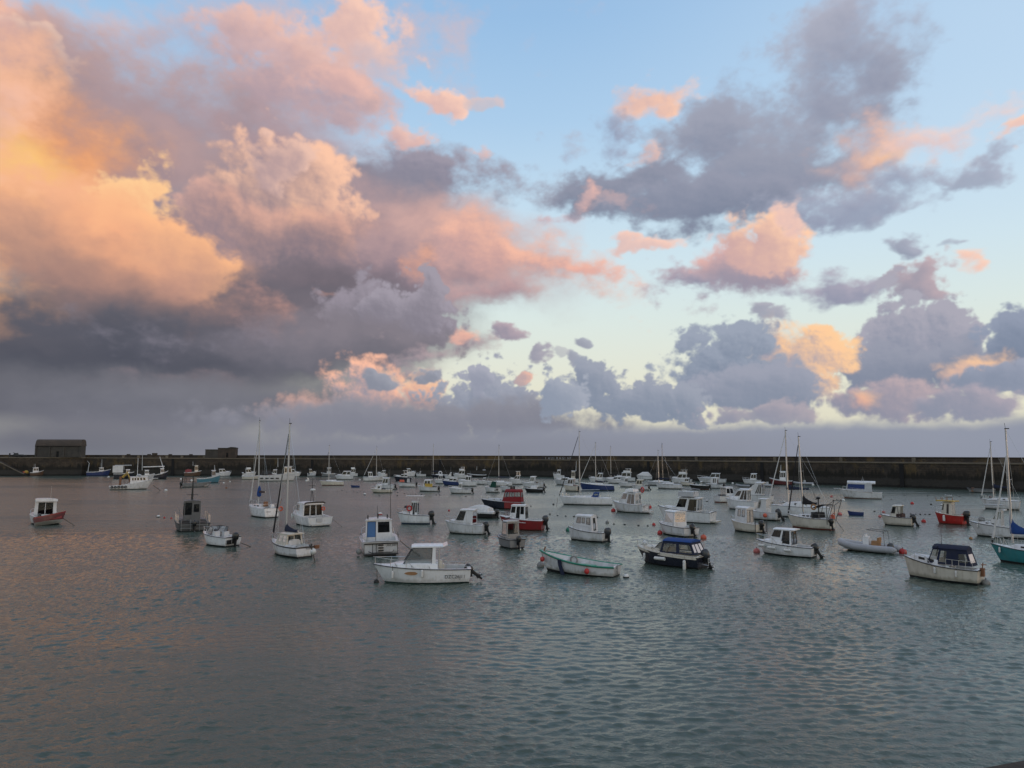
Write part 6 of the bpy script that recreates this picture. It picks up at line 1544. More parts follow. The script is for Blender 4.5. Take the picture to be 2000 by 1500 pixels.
t30, H30 = motor('tall white cruiser with a sloping cloth-covered windscreen and four dark slot windows', 1438, 1512, 984, 162, beta=0.38, fb=(1.7, 1.3), hull='white', bottom='anti', rub='navy', well=(0.03, 0.26),
    cabin=dict(a=0.24, f=0.80, z=3.23, z0=1.4, w=0.84, wt=0.84, rf=2.3, ra=0.0, mt='white_cloth', panes=((0.03, 0.13, 0.1, 0.9), (0.17, 0.25, 0.1, 0.9), (0.28, 0.36, 0.1, 0.9)), front=(), back=BK3, glass_='dark', over=(0.02, 0.3), camber=0.1, rth=0.14))

t31, H31 = yacht('white yacht with a long dark cabin window, behind the cream sloop with stern gantry', 1498, 1622, 1013, 176, (1538, 841), mu=0.66, beta=0.30, fb=(1.55, 1.35), hull='clean', bottom='anti', band=None, cover='navy_cloth', jib='white_cloth', boomz=1.6, ports=1, trunk_h=0.62, rub='navy', mast_r=0.10, coverh=0.55, boom_l=0.36, jl=0.97)

def x_b32(t, H):
    b = MB()
    for sd in (-0.85, 0.85): b.tube([(H.x(0.02), sd, 0.6), (H.x(0.02), sd, 2.5), (H.x(-0.14), sd, 3.1), (H.x(0.0), sd, 0.9)], 0.035, 5)
    b.tube([(H.x(-0.14), -0.85, 3.1), (H.x(-0.14), 0.85, 3.1)], 0.035, 5); b.tube([(H.x(0.02), -0.85, 2.5), (H.x(0.02), 0.85, 2.5)], 0.035, 5)
    b.build('stern_gantry', M['dark_tube'], t)
    b = MB(); b.loft([[(x, y, z + 0.06 * (1 - y * y)) for y in (-0.8, 0, 0.8)] + [(x, y, z - 0.04) for y in (0.8, 0, -0.8)] for x, z in ((H.x(0.34), 2.25), (H.x(0.2), 2.55), (H.x(0.06), 2.6))]); b.build('bimini', M['black_cloth'], t)
    b = MB()
    for sd in (-0.8, 0.8): b.tube([(H.x(0.18), sd, 1.1), (H.x(0.1), sd, 2.5)], 0.03, 5)
    b.tube([(H.x(0.22), 0.6, 1.0), (H.x(0.22), 0.6, 3.2)], 0.06, 6); b.build('bimini_frame', M['dark_tube'], t)
    b = MB(); b.ball((H.x(0.22), 0.6, 3.3), 0.24, 8, sq=0.7); b.build('wind_generator', M['dark_tube'], t)
    b = MB(); b.box((H.x(0.30), 0, 1.5), (0.9, 1.5, 0.55), taper=0.9); b.build('cockpit_cloths', M['black_cloth'], t)
t32, H32 = yacht('cream sailing sloop with a black sail cover, dark stern gantry and bimini frame', 1538, 1630, 1036, 153, (1558, 853), mu=0.63, beta=0.34, fb=(1.4, 1.12), hull='cream', bottom='anti_red', cover='black_cloth', jib='black_cloth', boomz=1.1, ports=3, rub='dark_tube', p=1.9, extra=x_b32, coverh=0.95, boom_l=0.34, mast_r=0.09, lean=0.75, jl=0.94)
outboard(t32, H32.x(0) - 0.1, 0.55, 0.85, 1.0, 8)
lb = thing('lifebuoy', 'dark-rimmed horseshoe lifebuoy above the stern of the cream sloop with the gantry', 'lifebuoy', tow(t32, (H32.x(0.30), 0.9, 2.35)), t32.rotation_euler.z)
b = MB(); b.torus((0, 0, 0), 0.25, 0.08, 'y'); b.build('ring', M['tan'], lb)
pc = thing('petrol_can', 'orange-red can in the stern of the cream sloop with the gantry', 'can', tow(t32, (H32.x(0.03), -0.5, 1.15)), t32.rotation_euler.z)
b = MB(); b.box((0, 0, 0.2), (0.4, 0.35, 0.4), taper=0.85); b.tube([(0.1, 0, 0.4), (-0.25, 0, 0.62)], 0.04, 5); b.build('can', M['orange'], pc)
mooring('mooring rope slanting down right from the stern of the cream sloop with the gantry', tow(t32, (H32.x(0), -0.9, 1.0)), at(1648, 1037), 0.025)

def x_b33(t, H):
    b = MB()
    for y in (-0.8, 0.8): b.tube([(H.x(0.46), y, 3.0), (H.x(0.43), y * 0.9, 4.0), (H.x(0.40), y, 3.0)], 0.03, 5)
    b.build('roof_frame', M['pale'], t)
    b = MB(); b.box((H.x(1) + 0.3, 0, H.z(1)), (1.1, 0.5, 0.1)); b.build('bow_pulpit_plank', M['pale'], t)
    side_rail(H, t, 0.32, 0.9, 0.55, 5)
t33, H33 = motor('grey-white motor cruiser with one broad blue-covered window along its cabin', 1638, 1723, 975, 178, beta=0.36, fb=(1.7, 1.15), hull='white', bottom='anti_red', rub='cream', well=(0.03, 0.22), rail=False, extra=x_b33,
    cabin=dict(a=0.22, f=0.84, z=2.71, z0=1.3, w=0.8, wt=0.86, rf=0.35, ra=0.05, mt='pale', panes=((0.28, 0.96, 0.30, 0.92, 'blue'),), front=((0.06, 0.94, 0.4, 0.92),), back=((0.1, 0.9, 0.05, 0.9),), glass_='dark', over=(0.0, 0.6), rth=0.2, camber=0.3))
def x_b34(t, H):
    b = MB(); b.tube([(H.x(0.34), -0.7, 0.9), (H.x(0.36), -0.7, 2.3)], 0.03, 5); b.tube([(H.x(0.34), 0.7, 0.9), (H.x(0.4), 0.7, 2.25)], 0.03, 5); b.build('roof_post', M['dark_tube'], t)
    b = MB(); b.box((H.x(0.36), 0, 1.1), (0.6, 1.1, 0.5)); b.build('seat', M['brown_cloth'], t)
t34, H34 = motor('old cream cuddy boat with a scuffed open-backed shelter and black outboard tilted', 1720, 1786, 1029, 163, beta=0.42, fb=(1.2, 0.95), hull='cream', bottom='anti', rub='rubber', well=(0.03, 0.45), extra=x_b34,
    cabin=dict(a=0.34, f=0.66, z=2.18, z0=1.05, w=0.8, wt=0.9, rf=0.35, ra=-0.1, mt='cream', panes=((0.55, 0.97, 0.28, 0.92),), front=((0.06, 0.94, 0.25, 0.92),), backopen=True, glass_='mid', over=(0.05, 0.1), roof='cream'), ob=(0.8, 1.2, 26))
def x_b35(t, H):
    b = MB()
    for i in range(6): b.tube([(H.x(0.42) + 0.28 * i, (0.5 if i % 2 else -0.4), 2.55), (H.x(0.42) + 0.28 * i + 0.05, (0.5 if i % 2 else -0.4), 3.0)], 0.035, 5)
    b.build('rod_holders', M['wood'], t)
    b = MB(); b.box((H.x(0.55), 0, 2.62), (1.9, 1.4, 0.12)); b.build('roof_rack', M['yellow'], t)
t35, H35 = motor('bright red hulled boat with a pale wheelhouse and yellow rack of rod holders on top', 1826, 1889, 1026, 156, name='fishing_boat', beta=0.44, fb=(1.35, 1.05), hull='bright_red', bottom='anti_red', rub='cream', well=(0.03, 0.38), deck='cream', tw=0.92, extra=x_b35, ob=(0.95, 1.45, 6),
    cabin=dict(a=0.36, f=0.74, z=2.38, z0=0.9, w=0.72, wt=0.92, rf=0.25, ra=0.05, mt='cream', panes=((0.26, 0.5, 0.05, 0.93), (0.84, 0.97, 0.45, 0.93)), front=((0.06, 0.94, 0.45, 0.92),), back=BK2, glass_='dark', over=(0.05, 0.05), roof='cream'))
fender('white fender on the side of the bright red boat with the rod rack', t35, H35, 0.58, 1, 0.7, 0.13, drop=0.12)
t36, H36 = yacht('white yacht near the right edge with a navy sail cover and stepped sugar-scoop stern', 1915, 1995, 997, 170, (1943, 863), mu=0.66, beta=0.31, fb=(1.5, 1.3), hull='white', bottom='anti', cover='navy_cloth', jib='white_cloth', boomz=1.5, ports=1, rub='navy', mast_r=0.09, coverh=0.5, tr=0.06, boom_l=0.44, jl=0.93)
def x_b37(t, H):
    b = MB(); b.box((H.x(0.56), 0, 3.05), (1.7, 1.5, 0.06)); b.tube([(H.x(0.50), -0.6, 2.7), (H.x(0.50), -0.6, 3.3)], 0.03, 5); b.tube([(H.x(0.42), 0.2, 3.25), (H.x(0.62), 0.2, 3.25)], 0.03, 5); b.build('roof_gear', M['grey'], t)
    b = MB(); b.ball((H.x(0.78), 0.1, H.z(0.78) + 0.35), 0.3, 10); b.build('deck_ball', M['buoy_grey'], t)
t37, H37 = motor('white cabin cruiser with a navy sheer stripe behind the teal sloop at the right edge', 1894, 2012, 1054, 170, beta=0.36, fb=(1.4, 0.98), hull='white', bottom='anti', rub='navy', well=(0.03, 0.40), extra=x_b37, trunk_=dict(a=0.5, f=0.86, h=0.3, w=0.74, ports=1),
    cabin=dict(a=0.42, f=0.66, z=2.55, w=0.72, wt=0.88, rf=0.9, ra=0.0, mt='white', panes=((0.05, 0.26, 0.5, 0.92), (0.36, 0.95, 0.42, 0.92)), front=((0.06, 0.94, 0.42, 0.92),), back=BK2, glass_='clear', over=(0.05, 0.3)))
fender('white fender near the bow of the navy-striped white cruiser at the right edge', t37, H37, 0.84, 1, 0.42, 0.07, drop=0.05)

# ------------------------------------------------------------------ far boats: the same kinds, smaller in the picture
def far_ph(label, x0, x1, y, psi, hull='white', z=2.5, ob=True, rub='pale', bottom='anti', roof='clean', glass_='dark', mt='white', a=0.32, f=0.70, rf=0.4, motor_=('motor', 16), back=BK2, extra=None, fb=(1.25, 0.95), name='motorboat', panes=SIDE2, w=0.76, trunk_=None, over=(0.08, 0.15)):
    return motor(label, x0, x1, y, psi, name=name, beta=0.40, fb=fb, hull=hull, bottom=bottom, rub=rub, well=(0.03, a + 0.02), far=True, trunk_=trunk_, extra=extra,
                 cabin=dict(a=a, f=f, z=fb[1] + (z - fb[1]) * 0.82, z0=fb[1] - 0.1, w=w, wt=0.88, rf=rf, ra=0.0, mt=mt, panes=panes, front=((0.06, 0.94, 0.42, 0.93),), back=back, glass_=glass_, over=over, roof=roof), ob=(0.72, 1.15, motor_[1], motor_[0]) if ob else None)

def far_cr(label, x0, x1, y, psi, hull='white', z=2.5, a=0.22, f=0.74, rf=1.0, fly=False, hard=None, glass_='dark', bottom='anti', rub='pale', fb=(1.6, 1.15), mt='white', extra=None):
    z = fb[1] + (z - fb[1]) * 0.82
    def ex(t, H):
        if fly:
            b = MB(); b.loft([[(x, yy, z + zz) for yy, zz in ((-w_, 0.04), (-w_ * 0.94, 0.62), (w_ * 0.94, 0.62), (w_, 0.04))] for x, w_ in ((H.x(a + 0.04), 0.95), (H.x(a + 0.28), 1.0), (H.x(a + 0.36), 0.7))]); b.build('flybridge', M['clean'], t)
        if hard:
            b = MB(); b.box((H.x(a + 0.12), 0, z + 1.15), (0.28 * H.L, 1.8, 0.08)); b.build('hard_top', M[hard], t)
            for yy in (-0.8, 0.8):
                b = MB(); b.tube([(H.x(a), yy, z), (H.x(a + 0.04), yy, z + 1.12)], 0.04, 5); b.tube([(H.x(a + 0.2), yy, z), (H.x(a + 0.18), yy, z + 1.12)], 0.04, 5); b.build('top_post', M['steel'], t)
        if extra: extra(t, H)
    return motor(label, x0, x1, y, psi, name='motor_cruiser', beta=0.37, fb=fb, hull=hull, bottom=bottom, rub=rub, well=(0.03, a + 0.02), far=True, trunk_=dict(a=f - 0.12, f=0.93, h=0.42, w=0.82, mt=mt, nose=0.7), extra=ex,
                 cabin=dict(a=a, f=f, z=z, z0=fb[1] - 0.05, w=0.80, wt=0.86, rf=rf, ra=0.0, mt=mt, panes=((0.06, 0.42, 0.35, 0.9), (0.5, 0.95, 0.35, 0.9)), front=((0.05, 0.95, 0.3, 0.92),), back=BK2, glass_=glass_, over=(0.05, 0.2)))

def far_fish(label, x0, x1, y, psi, hull='blue', band='white', house_at=(0.52, 0.74), z=3.2, mast=5.0, mastu=0.5, aft=None, fb=(2.0, 1.2), mt='clean', rub='white', bottom='anti', roofm='white', extra=None):
    def ex(t, H):
        if mast:
            b = MB(); b.tube([(H.x(mastu), 0, z), (H.x(mastu) - 0.1, 0, z + mast * 0.45)], 0.11, 6, r1=0.06); b.tube([(H.x(mastu), -0.6, z + mast * 0.2), (H.x(mastu), 0.6, z + mast * 0.2)], 0.05, 5); b.build('mast', M['pale'], t)
        if aft:
            for yy in (-0.7, 0.7):
                b = MB(); b.tube([(H.x(0.06), yy, 1.0), (H.x(0.1), yy * 0.8, aft)], 0.11, 6); b.build('gantry_leg', M['pale'], t)
            b = MB(); b.tube([(H.x(0.1), -0.9, aft), (H.x(0.1), 0.9, aft)], 0.09, 6); b.tube([(H.x(0.1), 0, aft), (H.x(0.02), 0, aft + 0.9)], 0.08, 6); b.build('gantry_beam', M['pale'], t)
        if extra: extra(t, H)
    return motor(label, x0, x1, y, psi, name='fishing_boat', beta=0.36, fb=fb, hull=hull, bottom=bottom, band=band, bandh=0.22, rub=rub, well=(0.04, house_at[0] - 0.03), far=True, rail=False, tw=0.88, zs=0.5, dip=0.1, extra=ex, deck='pale', rake=0.10,
                 cabin=dict(a=house_at[0], f=house_at[1], z=z, z0=fb[1], w=0.66, wt=0.92, rf=0.25, ra=0.05, mt=mt, panes=SIDE3, front=((0.06, 0.94, 0.5, 0.92),), back=((0.55, 0.9, 0.05, 0.9),), glass_='dark', over=(0.2, 0.2), roof=roofm))

def rib_far(label, x0, x1, y, psi, tube='hypalon', console=True):
    psi = seen(x0, x1, psi)
    L_, c = berth(x0, x1, y, psi, 0.42)
    t = thing('inflatable_boat', label, 'inflatable boat', c, R(psi), GROUP_BOATS)
    h, w = L_ / 2, L_ * 0.18
    b = MB(); b.tube([(-h, -w, 0.4), (h * 0.3, -w, 0.45), (h * 0.75, -w * 0.6, 0.6), (h * 0.93, 0, 0.7), (h * 0.75, w * 0.6, 0.6), (h * 0.3, w, 0.45), (-h, w, 0.4)], 0.27, 8); b.build('inflatable_tube', M[tube], t, sharp=70)
    b = MB(); b.box((-0.05 * L_, 0, 0.2), (L_ * 0.8, w * 1.9, 0.2)); b.build('floor', M['grey'], t)
    if console:
        b = MB(); b.box((-0.1 * L_, 0, 0.8), (0.6, 0.7, 1.0), taper=0.8); b.build('console', M['pale'], t)
    outboard(t, -h - 0.05, 0, 0.45, 1.0, 10)
    return t

# left shore
far_fish('small boat with a white wheelhouse on a brown hull near the foot of the ramp', 58, 86, 929.5, 5, hull='brown', house_at=(0.2, 0.62), z=3.0, mast=3.2, mastu=0.35, fb=(2.1, 1.3))
def x_heap(t, H):
    b = MB(); b.ball((H.x(0.35), 0, 1.3), 0.9, 8, sq=0.8); b.build('net_heap', M['yellow'], t)
    b = MB(); b.ball((H.x(0.65), 0.2, 1.1), 0.7, 8, sq=0.7); b.build('net_heap', M['orange'], t)
motor('little work skiff heaped with yellow and orange nets by the ramp', 40, 58, 929.2, 178, name='skiff', beta=0.42, fb=(1.0, 0.8), hull='brown', well=(0.05, 0.85), far=True, rail=False, extra=x_heap)
far_fish('blue trawler with pale gantry posts at its stern, lying by the landing stage', 168, 216, 929.8, 2, hull='blue', house_at=(0.52, 0.72), z=3.0, mast=7.0, mastu=0.62, aft=4.6, fb=(2.5, 1.5))
def x_b45(t, H):
    b = MB(); b.box((H.x(0.2), 0, 3.1), (3.0, 2.2, 2.2)); b.build('deck_house', M['white'], t)
    b = MB(); b.box((H.x(0.2), 1.12, 3.3), (1.9, 0.06, 1.2)); b.build('window', M['dark_open'], t)
    b = MB(); b.tube([(H.x(0.05), 0, 4.3), (H.x(0.85), 0, 4.35)], 0.16, 6); b.build('derrick', M['pale'], t)
far_fish('navy workboat with a big square white deckhouse and long white derrick', 221, 262, 935, 3, hull='navy', house_at=(0.6, 0.8), z=2.9, mast=3.0, fb=(2.2, 1.7), extra=x_b45)
far_fish('grey-white boat with a tall thin mast, between the white trawler and the wall', 266, 302, 938, 2, hull='pale', house_at=(0.45, 0.7), z=3.0, mast=14.0, mastu=0.3, fb=(2.0, 1.5))
def x_b47(t, H):
    b = MB(); b.tube([(H.x(0.75), 0, 4.1), (H.x(-0.6), 0, 3.9)], 0.17, 6); b.tube([(H.x(0.7), 0, 3.2), (H.x(0.42), 0, 7.2)], 0.14, 6, r1=0.07); b.build('derrick', M['clean'], t)
far_fish('small trawler with a sharp navy bow, cream side and a raking white mast', 297, 328, 936, 4, hull='navy', house_at=(0.5, 0.76), z=3.4, mast=0, fb=(2.7, 1.5), extra=x_b47)

# the white trawler with the yellow crane
def x_b38(t, H):
    b = MB(); x = H.x(0.24); b.tube([(x, 0.3, 0.7), (x + 0.05, 0.3, 2.9)], 0.24, 7); b.tube([(x + 1.9, -0.3, 1.6), (x + 1.9, -0.3, 2.4)], 0.2, 7); b.build('crane_post', M['wood'], t)
    b = MB(); b.tube([(x + 0.3, 0.3, 2.75), (x + 1.35, 0.2, 3.85), (x + 1.9, -0.2, 2.4)], 0.15, 6); b.tube([(x + 0.5, 0.3, 2.6), (x + 1.3, 0.2, 3.4)], 0.1, 6); b.build('crane_arm', M['yellow'], t)
    b = MB(); b.tube([(H.x(0.62), 0, 2.9), (H.x(0.62), 0, 7.0)], 0.07, 6, r1=0.04); b.tube([(H.x(0.62), -0.5, 4.6), (H.x(0.62), 0.5, 4.6)], 0.04, 5); b.build('mast', M['clean'], t)
    b = MB(); b.ball((H.x(0.66), 0, 3.15), 0.5, 9, sq=0.55); b.build('radar_dome', M['pale'], t)
    for i in range(5):
        b = MB(); b.torus((H.x(0.06 + 0.075 * i), H.hb(0.1 + 0.07 * i) * -1 - 0.1, 0.62), 0.2, 0.09, 'y', 10); b.build('tyre_fender', M['rubber'], t)
    b = MB(); b.box((H.x(1) + 0.2, 0, H.z(1) + 0.05), (1.3, 0.6, 0.1)); b.build('bow_platform', M['clean'], t)
motor('long white trawler with a yellow folding crane aft and a row of dark wheelhouse windows', 213, 300, 957, 2, name='fishing_boat', beta=0.30, fb=(2.35, 0.85), hull='white', bottom='anti', band='clean', rub='clean', well=(0.03, 0.42), rail=False, rake=0.16, tw=0.85, p=2.4, dip=-0.1, extra=x_b38, zs=0.4,
      cabin=dict(a=0.46, f=0.88, z=2.75, z0=1.3, w=0.8, wt=0.95, rf=0.3, ra=0.0, mt='white', panes=((0.10, 0.19, 0.5, 0.88), (0.24, 0.33, 0.5, 0.88), (0.39, 0.51, 0.5, 0.88), (0.57, 0.68, 0.5, 0.88), (0.74, 0.86, 0.5, 0.88)), front=((0.06, 0.94, 0.5, 0.9),), glass_='dark', over=(0.15, 0.1)))
mooring('mooring rope from the bow of the white crane trawler down to the water', at(299, 948, 1.8), at(313, 958), 0.05)

def x_b39(t, H):
    b = MB(); b.tube([(H.x(0.02), 0.0, 0.3), (H.x(0.0), 0.0, 2.2)], 0.16, 6); b.tube([(H.x(0.08), 0.5, 0.8), (H.x(0.1), 0.5, 2.6)], 0.07, 5); b.tube([(H.x(0.12), -0.5, 0.8), (H.x(0.14), -0.5, 2.4)], 0.07, 5); b.build('stern_posts', M['dark_tube'], t)
    b = MB(); b.tube([(H.x(0.15), -0.6, 0.4), (H.x(0.9), -0.6, 0.6)], 0.09, 5); b.build('gunwale', M['pale'], t)
motor('flat grey landing barge with a black outboard and posts at its left end', 355, 413, 952, 4, name='workboat', cat='barge', beta=0.36, fb=(1.25, 0.95), hull='grey', bottom='anti', rub='grey', well=(0.04, 0.9), far=True, rail=False, tw=0.97, p=4.5, rake=0.12, deck='grey', extra=x_b39, ob=(0.75, 1.3, 4))
far_fish('turquoise fishing boat with a white bow and open dark wheelhouse', 384, 431, 943.5, 3, hull='sky_blue', house_at=(0.62, 0.80), z=3.4, mast=3.4, mastu=0.74, fb=(2.3, 1.35), roofm='clean', mt='pale')
far_fish('dark fishing boat with a cream wheelhouse and red heap of gear aft', 359, 393, 930.5, 4, hull='brown', house_at=(0.6, 0.82), z=3.9, mast=3.4, fb=(2.1, 1.5), mt='cream', roofm='cream',
         extra=lambda t, H: (lambda b: (b.loft([[(H.x(u), y, z) for y, z in ((-1, 1.3), (-0.7, 2.3 + dz), (0.7, 2.3 + dz), (1, 1.3))] for u, dz in ((0.06, 0), (0.25, 0.4), (0.42, 0.1))]), b.build('gear_heap', M['red'], t)))(MB()))
far_cr('low white cruiser close under the wall, right of the turquoise boat', 421, 452, 930.5, 3, z=2.9, fb=(1.6, 1.3))

# clump behind the two left masts
far_cr('small pale cruiser just left of the long white workboat', 473, 500, 931, 8, z=3.0, fly=True)
far_fish('pinkish white open boat lying low left of the left mast', 472, 512, 937, 2, hull='cream', house_at=(0.02, 0.1), z=2.2, mast=0, fb=(1.4, 1.2))
def x_b49(t, H):
    for i in range(4):
        b = MB(); b.box((H.x(0.1 + 0.13 * i), -H.hb(0.2) - 0.03, 0.85), (0.9, 0.05, 0.35)); b.build('hull_port', M['dark_open'], t)
    b = MB(); b.box((H.x(0.22), 0, 2.5), (3.0, 1.8, 0.9), taper=0.8); b.tube([(H.x(0.12), 0.5, 2.0), (H.x(0.12), 0.5, 6.0)], 0.08, 5); b.tube([(H.x(0.3), -0.4, 2.0), (H.x(0.32), -0.4, 5.0)], 0.08, 5); b.build('deck_gear', M['black'], t)
far_fish('long white workboat with dark deck gear and a pink-trimmed wheelhouse, behind the black-jib sloop', 503, 580, 940, 2, hull='white', house_at=(0.66, 0.86), z=4.2, mast=6.0, fb=(2.9, 1.7), mt='cream', extra=x_b49)
far_ph('maroon hulled boat with an arched white cabin, behind the long white workboat', 523, 549, 934, 176, hull='maroon', z=3.2, ob=False, rub='maroon', w=0.8, rf=0.6, fb=(1.6, 1.2))
far_cr('white cruiser with a pale hard top right of the black furled jib', 556, 588, 931.5, 4, z=3.0, hard='clean')
far_cr('lone small white cruiser with a reddish cabin top under the wall', 600, 618, 930.2, 4, z=2.9, mt='cream')
yacht('small pale sloop with a ring at its stern and red boot stripe', 624, 671, 948.5, 176, (641, 870), mu=0.62, beta=0.3, fb=(1.3, 1.05), hull='cream', bottom='anti_red', jib='brown_cloth', far=True, rub='pale', jl=0.85, lean=0.2, boom_l=0.3)
far_fish('dark grey boat with twin domes close to the wall', 627, 655, 931, 176, hull='grey', house_at=(0.3, 0.6), z=3.2, mast=0, mt='pale', fb=(1.5, 1.2))
far_cr('long white cabin cruiser with a row of windows, behind the pale sloop', 654, 690, 937, 176, z=3.0, a=0.14, f=0.7, fb=(1.5, 1.15))
far_cr('white flybridge cruiser touching the wall above the blue dinghy', 676, 699, 931, 178, z=3.1, fly=True)

# middle
yacht('sloop with a thin white furled jib behind the white half-cabin boat, left of centre', 709, 752, 939.5, 176, (740, 873), mu=0.40, beta=0.3, fb=(1.3, 1.05), hull='white', jib='white_cloth', far=True, rub='pale', boom_l=0.2, jl=0.97)
far_ph('white half-cabin boat with an open hard top, in front of the thin-jib sloop', 709, 748, 940, 4, z=3.0, ob=False, a=0.25, f=0.5, fb=(1.4, 1.1))
far_cr('white cruiser with a reddish stripe just behind the half-cabin boat', 736, 757, 932, 176, z=2.6)
far_ph('little cream cuddy boat with a red cushion, in front of the glass-backed boat', 724, 767, 963, 172, hull='cream', z=1.75, rub='cream', a=0.5, f=0.82, w=0.7, ob=False, fb=(0.9, 0.7), back=(), panes=((0.2, 0.6, 0.4, 0.8),))
far_ph('white boat with a dark glass-backed wheelhouse and black outboard, behind the cream cuddy', 737, 774, 956, 155, z=2.9, f=0.78, rf=0.8, motor_=('motor', 25))
far_cr('white cruiser with a dark blue hull band and a swept arch, left of centre', 769, 804, 940, 176, hull='navy', z=2.2, hard='clean', fb=(1.6, 1.2))
def x_b62(t, H):
    b = MB(); b.box((H.x(0.75), 0, 1.5), (1.2, 1.2, 0.5), taper=0.85); b.build('gear_box', M['orange'], t)
    b = MB(); b.box((H.x(0.4), 0, 1.6), (0.7, 0.9, 0.9), taper=0.8); b.build('console', M['pale'], t)
motor('open white boat carrying orange gear boxes', 776, 812, 951.5, 176, beta=0.38, fb=(1.3, 1.0), hull='white', well=(0.05, 0.88), far=True, rail=False, extra=x_b62, ob=(0.8, 1.2, 6))
far_cr('white sports cruiser with a raked hull lying near the wall, left of the second mast', 790, 812, 931.5, 2, z=3.3, fb=(1.9, 1.4))
far_ph('white angling boat with yellow panels under its wheelhouse, black outboard', 815, 858, 960.5, 160, z=2.8, mt='clean', rub='pale', glass_='mid', motor_=('motor', 14), extra=lambda t, H: (lambda b: (b.box((H.x(0.4), H.hb(0.4) * 0.78, 1.35), (1.7, 0.06, 0.7)), b.build('side_panel', M['yellow'], t)))(MB()))
far_ph('pale open boat under the wall left of the second thin mast', 812, 832, 931.5, 178, z=2.0, ob=False, a=0.5, f=0.7)
yacht('dark hulled sloop with a bare thin mast close to the wall, centre left', 842, 874, 933.5, 178, (845, 868), mu=0.88, beta=0.3, fb=(1.2, 1.0), hull='navy', far=True, cover='navy_cloth', rub='navy', boom_l=0.5)
far_ph('white cabin boat with a lifebuoy ring on its roof, centre left', 848, 872, 945, 172, z=2.6, ob=False, extra=lambda t, H: (lambda b: (b.torus((H.x(0.5), 0, 2.95), 0.42, 0.13, 'y'), b.build('lifebuoy_ring', M['clean'], t)))(MB()))
far_cr('white boat with a bright blue hull side, behind the low white day boat', 863, 900, 948, 176, hull='blue', z=2.0, fb=(1.3, 1.0))
far_ph('white day boat with an upright open console shelter and dark outboard, centre', 876, 922, 964.5, 172, z=2.35, a=0.42, f=0.60, fb=(1.2, 0.9), glass_='clear', back=((0.2, 0.8, 0.1, 0.9),), trunk_=dict(a=0.58, f=0.9, h=0.35, w=0.8))
far_cr('white cruiser with a brownish window screen, behind the upright-console day boat', 893, 932, 950, 174, z=2.8, a=0.3, f=0.62, rf=0.4, glass_='mid')
far_cr('white flybridge cruiser with a pointed canopy under the wall, centre', 885, 914, 934.5, 178, z=3.0, fly=True, hard='white_cloth')
far_ph('pale boat with a conical white cover, next to the pointed-canopy cruiser', 868, 888, 936, 176, z=2.4, ob=False, mt='white_cloth', panes=(), rf=1.0)
far_ph('long white launch moored just left of the green-tent boat', 922, 955, 946.5, 176, z=1.9, ob=False, a=0.2, f=0.4, fb=(1.2, 0.95))
far_fish('dark open boat with a thin white rail close to the wall, centre', 912, 950, 932.5, 178, hull='black', house_at=(0.06, 0.2), z=2.6, mast=3.0, fb=(1.4, 1.0), mt='black')
yacht('white sloop with a long navy sail cover behind the green-tent boat', 950, 1000, 950, 177, (975, 870), mu=0.52, beta=0.3, fb=(1.2, 1.0), hull='white', far=True, cover='navy_cloth', rub='pale', boomz=0.9, boom_l=0.45, lean=0.25)
far_ph('white cabin boat with a dark green canvas tent over its cockpit', 946, 977, 962.5, 162, z=2.45, ob=False, mt='green_cloth', roof='green_cloth', panes=(), back=(), a=0.25, f=0.62, rf=0.5, fb=(1.25, 1.0))
far_ph('small white boat with odd bright deck gear, right of the green-tent boat', 977, 1004, 960, 165, z=1.8, ob=True, a=0.4, f=0.6, fb=(1.1, 0.85))
far_cr('white cruiser with a broad pale hard top over a dark cockpit', 994, 1022, 946.5, 172, z=2.6, hard='clean', glass_='dark')
far_ph('white boat with a high rail, helm stand and kicked-up outboard beside the hard-top cruiser', 1018, 1064, 953, 165, z=3.0, a=0.38, f=0.62, glass_='clear', motor_=('motor', 34), over=(0.1, 0.3), fb=(1.4, 1.1))
far_ph('small black hulled boat with a white top, in front of the high-rail boat', 1024, 1062, 962, 168, hull='black', z=1.35, rub='clean', ob=True, a=0.3, f=0.7, fb=(0.95, 0.75), panes=(), back=())
far_ph('lone white cabin boat under the wall right of the painted letters', 1080, 1102, 936, 176, z=3.4, ob=False, fb=(1.9, 1.3))
far_cr('grey open cruiser behind the slim white yacht, near its black jib', 1083, 1118, 947.5, 174, z=2.0, hull='pale')
far_ph('white pilothouse boat with rusty sides behind the mast of the slim white yacht', 1101, 1132, 960, 150, hull='cream', z=3.0, a=0.28, f=0.74, motor_=('motor', 10), fb=(1.5, 1.2))
far_fish('white fishing boat with a leaning white mast, left of the blue-hulled yacht', 1098, 1130, 944, 174, hull='white', house_at=(0.2, 0.45), z=3.4, mast=6.5, mastu=0.15, mt='cream')
yacht('blue hulled yacht with a white stern and navy boom cover, centre right', 1131, 1199, 958, 177, (1160.5, 865), mu=0.52, beta=0.28, fb=(1.75, 1.15), hull='blue', far=True, cover='navy_cloth', jib='white_cloth', rub='clean', boomz=0.3, boom_l=0.3, jl=0.95, rake=0.1)
far_cr('white saloon cruiser behind the mast of the blue-hulled yacht', 1150, 1180, 943.5, 176, z=3.1, a=0.1, f=0.6)
yacht('pale sloop with a thin mast half hidden behind the two-deck cruiser', 1176, 1212, 941, 176, (1194, 873), mu=0.52, beta=0.3, fb=(1.2, 1.0), hull='pale', far=True, cover='black_cloth', rub='pale')
far_cr('two-deck white cruiser with a dark saloon under the wall', 1200, 1241, 940.5, 176, z=3.0, fly=True, a=0.2, f=0.66, rf=0.2, hard='clean')
far_cr('low white runabout in front of the two-deck cruiser', 1184, 1222, 944.5, 176, z=2.0, fb=(1.3, 1.0))
